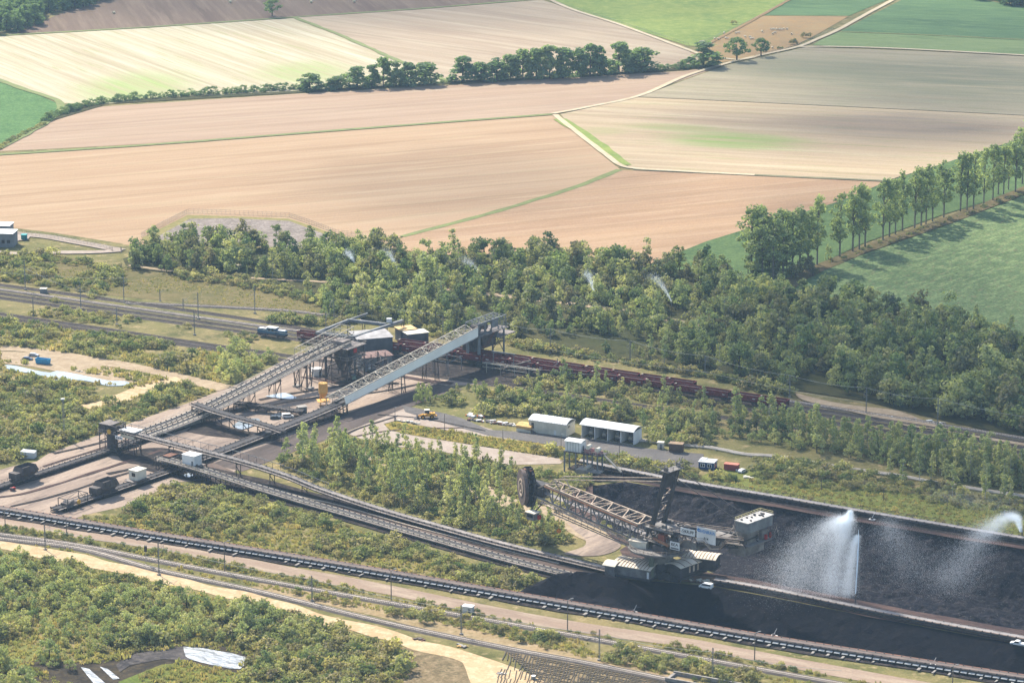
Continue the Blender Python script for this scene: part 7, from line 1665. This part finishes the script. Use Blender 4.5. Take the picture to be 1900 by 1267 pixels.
zone(ZS, 'shrub', [(-40,1015),(60,1035),(160,1058),(330,1092),(420,1112),(600,1160),(740,1205),(760,1240),(700,1290),(460,1290),(440,1260),(470,1215),(340,1190),(240,1200),(160,1218),(60,1190),(-40,1190)], 3.14, 0.48, 1.95, SL['bl'], 49, .32)
zone(ZS, 'shrub', [(770,728),(900,716),(1040,706),(1180,724),(1320,760),(1330,828),(1190,824),(1090,785),(980,775),(930,778),(860,764)], 3.36, 0.48, 1.82, SL['rt'], 50, .2)
zone(ZS, 'shrub', [(1290,850),(1420,850),(1560,870),(1700,895),(1990,945),(1990,975),(1760,938),(1620,915),(1450,900),(1300,890)], 3.58, 0.48, 1.69, SL['vg'], 51, .3)
zone(ZS, 'shrub', [(520,815),(640,815),(720,832),(860,850),(970,878),(1080,880),(1100,900),(1050,960),(1060,1010),(980,1012),(800,965),(620,910),(520,860)], 3.36, 0.44, 1.76, SL['gr'], 52, .2)
zone(ZS, 'shrub', [(500,590),(620,594),(800,617),(950,637),(1100,660),(1300,694),(1470,728),(1460,738),(1300,700),(1100,668),(950,646),(800,626),(620,608),(500,600)], 2.3, 0.5, 1.7, SL['wd'], 53)
zone(ZS, 'shrub', [(1230,760),(1480,798),(1620,828),(1800,858),(1990,898),(1990,880),(1700,830),(1480,780),(1330,745)], 3.58, 0.48, 1.56, SL['rt'], 54, .2)
zone(ZS, 'shrub', [(600,528),(800,548),(860,552),(720,552),(620,545)], 3.58, 0.56, 1.56, SL['wd'], 55)
zone(ZS, 'shrub', [(1100,905),(1170,900),(1200,915),(1180,960),(1130,965)], 6.16, 0.48, 1.69, SL['vg'], 56, .3)
zone(ZS, 'shrub', [(960,832),(1180,858),(1290,876),(1290,892),(1170,872),(960,845)], 3.58, 0.48, 2.08, SL['vg'], 57, .25)
zone(ZR, 'reed', [(-40,590),(420,655),(520,690),(340,750),(60,850),(-40,870)], 2.7, .7, 1.5, '', 61, .2)
zone(ZR, 'reed', [(240,955),(340,898),(640,978),(1000,1078),(950,1104),(480,1026),(150,968)], 2.0, .5, 1.1, '', 62)
zone(ZR, 'reed', [(-40,968),(480,1056),(950,1146),(1420,1226),(1700,1280),(1300,1285),(1120,1228),(860,1165),(480,1090),(-40,1004)], 1.8, .4, .9, '', 63, .3)
zone(ZR, 'reed', [(714,780),(970,818),(1300,872),(1290,892),(970,840),(720,798)], 1.8, .6, 1.2, '', 64)
zone(ZR, 'reed', [(1290,890),(1330,868),(1600,905),(1990,960),(1990,1012),(1600,946),(1450,920)], 2.0, .4, .9, '', 65)
zone(ZR, 'reed', [(-40,478),(90,474),(330,510),(540,538),(610,592),(470,572),(-40,516)], 2.2, .25, .6, '', 66, .35)
zone(ZW, 'wood', [(560,528),(622,536),(645,592),(610,586),(575,560)], 5.5, .5, 1.0, 'bushy tree between the sandy woodland path and the railway wagons', 38)
zone(ZS, 'shrub', [(330,508),(450,518),(540,536),(590,566),(560,560),(440,532),(330,520)], 3.4, .7, 1.6, SL['gb'], 58)
zone(ZS, 'shrub', [(1095,945),(1130,975),(1250,1020),(1160,1000),(1110,985)], 4, .5, 1.1, SL['gr'], 59, .3)
zone(ZR, 'reed', [(-40,1015),(330,1090),(740,1205),(760,1290),(-40,1290)], 2.2, .6, 1.2, '', 67, .2)
zone(ZR, 'reed', [(520,815),(720,832),(970,878),(1060,1010),(980,1012),(620,910)], 2.4, .5, 1.1, '', 68)

def near_first(lst):
    return sorted(lst, key=lambda q: -q[3]*{'wood': 9, 'willow': 6.5, 'birch': 11, 'shrub': 2.4, 'reed': 1}[q[0]]/math.hypot(q[1], q[2]))
def is_seen(q):
    x, y = proj(q[1], q[2], q[3]*2); return -30 < x < PW+30 and -40 < y < PH+40
def scatter(name, label, cat, pts):
    "ONE object: growth nobody could count, drawn as instances on points"
    kinds = sorted({q[0] for q in pts}); protos = []; idx = {}
    for k in kinds:
        idx[k] = []
        for tr, cr in proto_get(k, NPROTO[k]):
            V = [tuple(v.co) for v in cr.vertices]; Fc = [tuple(p.vertices) for p in cr.polygons]; nf = len(Fc)
            if tr is not None:
                o_ = len(V); V += [tuple(v.co) for v in tr.vertices]; Fc += [tuple(i+o_ for i in p.vertices) for p in tr.polygons]
            me = bpy.data.meshes.new('growth'); me.from_pydata(V, [], Fc); me.materials.append(cr.materials[0])
            if tr is not None:
                me.materials.append(tr.materials[0]); me.polygons.foreach_set('material_index', [0]*nf+[1]*(len(Fc)-nf))
            ob = bpy.data.objects.new('growth', me); idx[k].append(len(protos)); protos.append(ob)
    me = bpy.data.meshes.new(name); me.from_pydata([(q[1], q[2], 0) for q in pts], [], [])
    rs = np.random.RandomState(9); n = len(pts)
    A = me.attributes.new('pid', 'INT', 'POINT'); A.data.foreach_set('value', [int(rs.choice(idx[q[0]])) for q in pts])
    A = me.attributes.new('rotv', 'FLOAT_VECTOR', 'POINT'); A.data.foreach_set('vector', np.c_[np.zeros(n), np.zeros(n), rs.uniform(0, 6.28, n)].ravel())
    s_ = np.array([q[3] for q in pts]); A = me.attributes.new('sclv', 'FLOAT_VECTOR', 'POINT')
    A.data.foreach_set('vector', np.c_[s_*rs.uniform(.85,1.15,n), s_*rs.uniform(.85,1.15,n), s_].ravel())
    ng = bpy.data.node_groups.new(name, 'GeometryNodeTree')
    ng.interface.new_socket('Geometry', in_out='INPUT', socket_type='NodeSocketGeometry'); ng.interface.new_socket('Geometry', in_out='OUTPUT', socket_type='NodeSocketGeometry')
    N, L = ng.nodes.new, ng.links.new; gi, go, jn = N('NodeGroupInput'), N('NodeGroupOutput'), N('GeometryNodeJoinGeometry')
    def attr(nm, dt): a = N('GeometryNodeInputNamedAttribute'); a.data_type = dt; a.inputs[0].default_value = nm; return a.outputs[0]
    pid, rv, sv = attr('pid', 'INT'), attr('rotv', 'FLOAT_VECTOR'), attr('sclv', 'FLOAT_VECTOR')
    for i, ob in enumerate(protos):
        cp = N('FunctionNodeCompare'); cp.data_type = 'INT'; cp.operation = 'EQUAL'
        L(pid, cp.inputs[2]); cp.inputs[3].default_value = i
        oi = N('GeometryNodeObjectInfo'); oi.inputs['Object'].default_value = ob; oi.inputs['As Instance'].default_value = True
        ip = N('GeometryNodeInstanceOnPoints'); L(gi.outputs[0], ip.inputs['Points']); L(cp.outputs[0], ip.inputs['Selection'])
        L(oi.outputs['Geometry'], ip.inputs['Instance']); L(rv, ip.inputs['Rotation']); L(sv, ip.inputs['Scale']); L(ip.outputs[0], jn.inputs[0])
    L(jn.outputs[0], go.inputs[0])
    o = link(bpy.data.objects.new(name, me)); md = o.modifiers.new('growth', 'NODES'); md.node_group = ng
    return tag(o, None, None, None, 'stuff')
ZW, ZS, ZB, ZR = ([q for q in z if is_seen(q)] for z in (ZW, ZS, ZB, ZR))
ZW, ZS, ZB = near_first(ZW), near_first(ZS), near_first(ZB)
SHORT = {'bushy tree between the stubble fields and the sandy woodland path': 'bushy tree above the woodland path', 'bushy tree between the sandy woodland path and the railway wagons': 'bushy tree below the woodland path', 'tall dark tree in the wood below the potato field at the right': 'dark tree below the potato field',
 'pale rounded willow left of the upper end of the inclined conveyors': 'pale willow left of the conveyors', 'tree between the railway and the white sheds': 'tree behind the sheds', 'tall tree behind the white sheds': 'slim tree behind the sheds', 'slender birch in the row between the railway and the white pipes': 'slender birch behind the pipes',
 'single pale-stemmed birch standing on the verge above the far conveyor': 'pale-stemmed birch on the verge', 'young birch in the grove between the haul road and the roofless conveyor': 'young birch in the grove', 'young birch along the lower edge of the concrete apron': 'young birch below the apron', 'young birch beside the path below the bucket wheel': 'young birch by the path',
 'rounded pale green tree in the thicket at the lower left corner': 'rounded tree in the lower left thicket', 'leafy tree standing among the birches right of the white sheds': 'leafy tree among the birches'}
SHORT.update({SL['ml']: 'bush below the left tracks', SL['ll']: 'bush left of the yard', SL['bc']: 'bush between the long conveyors', SL['tr']: 'bush beside the foreground tracks', SL['bl']: 'bush in the lower left thicket', SL['gb']: 'bush on the grassy bank', SL['rt']: 'bush behind the sheds', SL['vg']: 'bush on the verge', SL['gr']: 'bush under the birches', SL['wd']: 'bush at the woodland edge'})
LANDMARK = [(P(x, y), l) for x, y, l in ((20,690,'the blue skip'),(240,712,'the right end of the pond'),(119,813,'the floodlight mast'),(53,849,'the open white container'),(209,837,'the head tower'),(330,705,'the bend of the gravel road'),(440,680,'the inclined conveyors'),(350,1210,'the bright stream'),(150,1237,'the mud bank'),(84,1020,'the leftmost foreground mast'),
 (271,1048,'the railway signal'),(295,1067,'the second foreground mast'),(579,1115,'the third foreground mast'),(869,1138,'the relay cabinet'),(778,1186,'the sleeper stack'),(600,1200,'the curve of the sand track'),(100,1120,'the orange dry grass'),(300,1150,'the middle of the thicket'),(1112,1225,'the fifth foreground mast'),(417,1060,'the third lamp post'),(726,1113,'the fourth lamp post'),(1053,1170,'the lamp post below the coal heap'),
 (340,905,'the coal yard corner'),(480,960,'the roadway conveyor'),(700,1030,'the middle of the roadway conveyor'),(950,1085,'the coal heap'),(560,850,'the haul road'),(650,835,'the start of the sandy path'),(760,878,'the end of the sandy path'),(900,920,'the path by the bucket wheel'),(1050,985,'the wheel boom'),(770,770,'the wheel loader'),(900,790,'the scrap heap'),(1020,805,'the white shed'),(1130,820,'the open shelter'),(1255,838,'the brown hut'),
 (1310,872,'the blue office'),(1378,876,'the white car'),(1524,911,'the first sprinkler post on the verge'),(1639,929,'the second sprinkler post on the verge'),(1757,947,'the third sprinkler post on the verge'),(1876,967,'the water cannon'),(1465,757,'the end of the long train'),(1607,768,'the gravel lay-by'),(1739,799,'the white stones'),(1890,820,'the right edge railway bend'),(1300,735,'the end of the farther train'),(1100,705,'the red wagons'),(945,690,'the head house'),
 (1700,600,'the potato field edge'),(1850,640,'the upper right wood edge'),(1600,640,'the middle of the right wood'),(1750,700,'the heart of the right wood'),(1880,720,'the right edge of the wood'),(1450,560,'the poplar clump'),(1246,590,'the sixth mist puff'),(1102,564,'the fifth mist puff'),(957,534,'the fourth mist puff'),(892,534,'the third mist puff'),(737,520,'the second mist puff'),(658,506,'the first mist puff'),(420,500,'the trailer roof'),(260,480,'the lattice gate'),(350,455,'the clay hollow'),(700,600,'the gantry frame'))]
for nm, cat, lst in (('woodland_tree', 'tree', ZW[:300]), ('birch_tree', 'tree', ZB[:300]), ('shrub', 'bush', ZS[:300])):
    zs = {}
    for q in lst: zs.setdefault(q[4], []).append(q[3])
    for kind, x, y, s, lab in lst:
        v_ = sorted(zs[lab]); k = v_.index(s)/max(1, len(v_)-1); size = 'low' if k < .3 else 'middling' if k < .7 else 'large'
        if len(v_) < 4: size = ''
        lm = min(LANDMARK, key=lambda m: math.hypot(m[0].x-x, m[0].y-y))[1]
        full = f"{size} {SHORT.get(lab, lab)}, nearest {lm}".strip()
        put_tree(kind, nm, (x, y, 0), s, full, cat, full)
for nm, lst in (('woodland', ZW[300:]), ('birch_grove', ZB[300:]), ('scrub', ZS[300:]), ('weeds', ZR)):
    if lst: scatter(nm, None, None, lst)
print('growth', len(ZW), len(ZB), len(ZS), len(ZR))
# ------------------------------------------------------------------ water spray, haze, clouds
def drop_mat(name, col):
    t = NT(name); t.b.inputs['Base Color'].default_value = col; t.b.inputs['Roughness'].default_value = .4
    tr = t.n('ShaderNodeBsdfTranslucent'); tr.inputs['Color'].default_value = col; mx = t.n('ShaderNodeMixShader'); mx.inputs[0].default_value = .5
    t.l(t.b.outputs[0], mx.inputs[1]); t.l(tr.outputs[0], mx.inputs[2]); tp_ = t.n('ShaderNodeBsdfTransparent'); m2 = t.n('ShaderNodeMixShader'); m2.inputs[0].default_value = .32; t.l(tp_.outputs[0], m2.inputs[1]); t.l(mx.outputs[0], m2.inputs[2]); t.l(m2.outputs[0], t.out.inputs['Surface']); return t.m
m_drop = drop_mat('water_drops', (.86,.91,.95,1)); m_jet = mat('white_water', S(240,246,248,.9), S(226,236,242,.88), .5)
def plume(name, label, stations, n, seed=1, size=.16, group=None, fall=.5, curl=.5):
    "a veil of fine drops spread about the (centre, radius) stations, thinner towards its edges"
    g = np.random.RandomState(seed); m = len(stations)-1
    C = np.array([list(c) for c, r in stations]); Rr = np.array([r for c, r in stations])
    u = g.uniform(0, m, n*2); i = np.minimum(u.astype(int), m-1); f = (u-i)[:, None]
    p = C[i]*(1-f)+C[i+1]*f; r = Rr[i]*(1-f[:, 0])+Rr[i+1]*f[:, 0]
    d = g.normal(size=(n*2, 3)); p = p + d*r[:, None]*np.array([.52, .35, .3])
    w = np.array([noise.noise((q[0]*.16, q[1]*.16, q[2]*.05+seed)) for q in p])
    ok = (g.uniform(-.75, .75, n*2) < w*1.3*curl+.0) & (p[:, 2] > -12); p = p[ok][:n]; k = len(p)
    a = g.normal(size=(k, 3)); a /= np.linalg.norm(a, axis=1)[:, None]; b = np.cross(a, g.normal(size=(k, 3))); b /= np.linalg.norm(b, axis=1)[:, None]; c = np.cross(a, b)
    s = (size*g.uniform(.4, 1.3, k))[:, None]; o = stations[0][0].copy(); o.z = 0; p = p-np.array(o)
    V = np.stack([p-b*s*.5-c*s*.5, p+b*s*.5-c*s*.5, p+b*s*.5+c*s*.5, p-b*s*.5+c*s*.5], 1).reshape(-1, 3)
    me = bpy.data.meshes.new(name); me.from_pydata(V.tolist(), [], [(4*q, 4*q+1, 4*q+2, 4*q+3) for q in range(k)]); me.materials.append(m_drop)
    ob = link(bpy.data.objects.new(name, me)); ob.location = o; return tag(ob, label, 'spray', group)
def up(px, yb, yt): v = P(px, yb); v.z = HZ(px, yb, yt); return v
# cannon on the ridge throwing a tall fan
c0 = P(1587,1124); t = thing('water_cannon', 'dark water cannon on the ridge track at the foot of the tall white fountain', 'water cannon', c0)
MB().bb(-.9,.9,-.9,.9,.2,.8).build('base', m_dsteel, t); MB().tube((0,0,.8),(0,0,3),.25,n=8).build('riser', m_dsteel, t); MB().bar((0,0,3),(.3,.3,4.6),.3).build('nozzle', m_dsteel, t)
base = c0+Vector((0,0,4.4)); tipz = HZ(1592,1130,1004)
jet = thing('water_jet', 'tall thin white water jet rising from the ridge track', 'water jet', c0)
j = MB(); pr = [(0,.3,4.4,.16),(.4,2,10,.22),(.8,4,17,.28),(1.1,5.5,22,.22),(1.1,6.5,25.5,.06)]
for a, c in zip(pr, pr[1:]): j.tube(a[:3], c[:3], a[3], c[3], 7)
j.build('stream', m_jet, jet)
plume('falling_drops', 'bright streak of drops falling beside the tall white water jet', [(c0+Vector((1,8,22.9)),1.0),(c0+Vector((0,9,19.2)),1.8),(c0+Vector((-.8,9,13.3)),2.4),(c0+Vector((-1.5,8.5,6.7)),2.8),(c0+Vector((-2,8,0.7)),3)], 49463, 3, 0.082, curl=.3)
plume('spray_veil', 'narrow bright veil of spray just left of the tall water jet', [(c0+Vector((-1.5,10,31.1)),.8),(c0+Vector((-2.5,10.5,26.6)),2.5),(c0+Vector((-4,10.5,18.5)),4.5),(c0+Vector((-6,10,8.9)),5.5),(c0+Vector((-7,9,0.7)),6)], 115219, 5, 0.087, curl=.3)
plume('spray_veil', 'broad pale veil of spray drifting left of the tall water jet', [(c0+Vector((-3,12,27.6)),2.2),(c0+Vector((-7,13,24.4)),6.5),(c0+Vector((-12,14,17.8)),10),(c0+Vector((-16,14,11.1)),13),(c0+Vector((-18,13,4.4)),14),(c0+Vector((-19,12,-1.5)),14)], 160028, 2, 0.093, curl=.3)
# cannon at the right edge
c1 = P(1896,1000); t = thing('water_cannon', 'water cannon on the far rim of the coal bunker at the right edge', 'water cannon', c1); MB().bb(-.9,.9,-.9,.9,.2,.8).build('base', m_dsteel, t); MB().tube((0,0,.8),(0,0,3),.25,n=8).build('riser', m_dsteel, t); MB().bar((0,0,3),(-.5,-.2,4.6),.3).build('nozzle', m_dsteel, t)
arc = [(c1+Vector((-.5,-.5,3)),.4),(c1+Vector((-2,-1.5,8)),1.6),(c1+Vector((-5,-4,10.5)),3.0),(c1+Vector((-10,-8,9)),4.2),(c1+Vector((-16,-13,5)),5)]
plume('spray_veil', 'dense white plume of water arching from the cannon at the right edge', arc, 66690, 8, 0.087, curl=.3)
plume('spray_veil', 'long faint veil of spray drifting over the dark coal at the right', [(c1+Vector((-12,-10,10)),4),(c1+Vector((-20,-18,4)),8),(c1+Vector((-26,-26,-2)),10),(c1+Vector((-32,-34,-7)),10)], 52373, 11, 0.093, curl=.3)
plume('spray_veil', 'faint veil of spray over the coal between the two water jets', [(P(1645,985)+Vector((0,0,4)),5),(P(1665,1012)+Vector((0,0,0)),10),(P(1700,1050)+Vector((0,0,-5)),13)], 34914, 14, 0.087, curl=.3)
plume('spray_veil', 'low drifting spray over the verge among the birches at the right', [(P(1740,928)+Vector((0,0,2)),5),(P(1800,942)+Vector((0,0,2)),8),(P(1880,955)+Vector((0,0,2)),9)], 14548, 15, 0.082, curl=.3)
for i, (x, b_, t_, dx, dy) in enumerate(((658,505,490,-14,-22),(737,520,501,-20,-34),(892,532,515,-26,-32),(957,533,524,-16,-10),(1102,562,544,-12,-36),(1246,588,562,-32,-46))):
    h = HZ(x, b_, t_)+.6; s = P(x, b_)+Vector((0,0,h)); ux = dx/3.75; uz = -dy/3.75
    plume('sprinkler_mist', f'{ORD[i]} white puff of sprinkler mist from the left above the woodland', [(s,.25),(s+Vector((ux*.35,-.5,uz*.45)),1.0),(s+Vector((ux*.7,-1,uz*.8)),2.2),(s+Vector((ux*1.1,-1.5,uz*1.05)),3.4)], 4200, 20+i, .14, group='puffs of sprinkler mist in the woodland')
hz_ = NT('haze_air'); hz_.t.nodes.remove(hz_.b); pv = hz_.n('ShaderNodeVolumePrincipled'); pv.inputs['Color'].default_value = (.5,.74,1,1); pv.inputs['Density'].default_value = HAZE; pv.inputs['Anisotropy'].default_value = 0; hz_.l(pv.outputs[0], hz_.out.inputs['Volume'])
o = MB().bb(-9100, 9100, -3100, 15100, -30, 376).build('haze', hz_.m, kind='stuff')

# clouds: unseen lumps above the haze, placed so their shade falls on the land
def cloud_mat(name, dens):
    t = NT(name); t.b.inputs['Base Color'].default_value = (.9,.9,.9,1); t.b.inputs['Roughness'].default_value = 1
    tr = t.n('ShaderNodeBsdfTranslucent'); tr.inputs['Color'].default_value = (.92,.92,.94,1); mx = t.n('ShaderNodeMixShader'); mx.inputs[0].default_value = .5; t.l(t.b.outputs[0], mx.inputs[1]); t.l(tr.outputs[0], mx.inputs[2])
    tc = t.n('ShaderNodeTexCoord'); mp = t.n('ShaderNodeMapping'); mp.inputs['Location'].default_value = (-1,-1,0); mp.inputs['Scale'].default_value = (2,2,0); t.l(tc.outputs['Generated'], mp.inputs['Vector'])
    ln = t.n('ShaderNodeVectorMath', operation='LENGTH'); t.l(mp.outputs[0], ln.inputs[0])
    nz_ = t.noise(tc.outputs['Generated'], 3.2, 5, .6); ad = t.n('ShaderNodeMath', operation='MULTIPLY_ADD'); ad.inputs[1].default_value = .9; t.l(nz_, ad.inputs[0]); t.l(ln.outputs['Value'], ad.inputs[2])
    mr = t.n('ShaderNodeMapRange'); mr.interpolation_type = 'SMOOTHSTEP'; mr.inputs[1].default_value = .7; mr.inputs[2].default_value = 1.38; mr.inputs[3].default_value = dens; mr.inputs[4].default_value = 0; t.l(ad.outputs[0], mr.inputs[0])
    tp_ = t.n('ShaderNodeBsdfTransparent'); m2 = t.n('ShaderNodeMixShader'); t.l(mr.outputs[0], m2.inputs[0]); t.l(tp_.outputs[0], m2.inputs[1]); t.l(mx.outputs[0], m2.inputs[2]); t.l(m2.outputs[0], t.out.inputs['Surface']); return t.m
def cloud(px, rx, ry, dens, alt=900.0, label='', at=None, th=.12):
    g_ = P(*px) if at is None else at; c = g_+sdir*(alt/sdir.z) if at is None else at
    V = []; Fc = []; n, m = 20, 7
    for j in range(m):
        a = math.pi*(j+.0)/(m-1)-math.pi/2
        for i in range(n):
            t = 2*math.pi*i/n; k = 1+.25*noise.noise((math.cos(t)*1.5+px[0]*.01, math.sin(t)*1.5, j*.4)); V.append((rx*k*math.cos(a)*math.cos(t), ry*k*math.cos(a)*math.sin(t), th*rx*math.sin(a)*k*(1.0 if a > 0 else .5)))
    Fc = [(j*n+i, j*n+(i+1) % n, (j+1)*n+(i+1) % n, (j+1)*n+i) for j in range(m-1) for i in range(n)]
    me = bpy.data.meshes.new('cloud'); me.from_pydata(V, [], Fc); me.materials.append(cloud_mat('cloud_vapour', dens)); me.polygons.foreach_set('use_smooth', [True]*len(me.polygons))
    o = link(bpy.data.objects.new('cloud', me)); o.location = c; o['kind'] = 'structure'; return o
cloud((1730,690), 190, 330, .45); cloud((1700,225), 260, 130, .34); cloud((1740,90), 330, 260, .3); cloud((900,335), 150, 150, .16); cloud((760,0), 420, 200, .3); cloud((1640,380), 120, 110, .2)
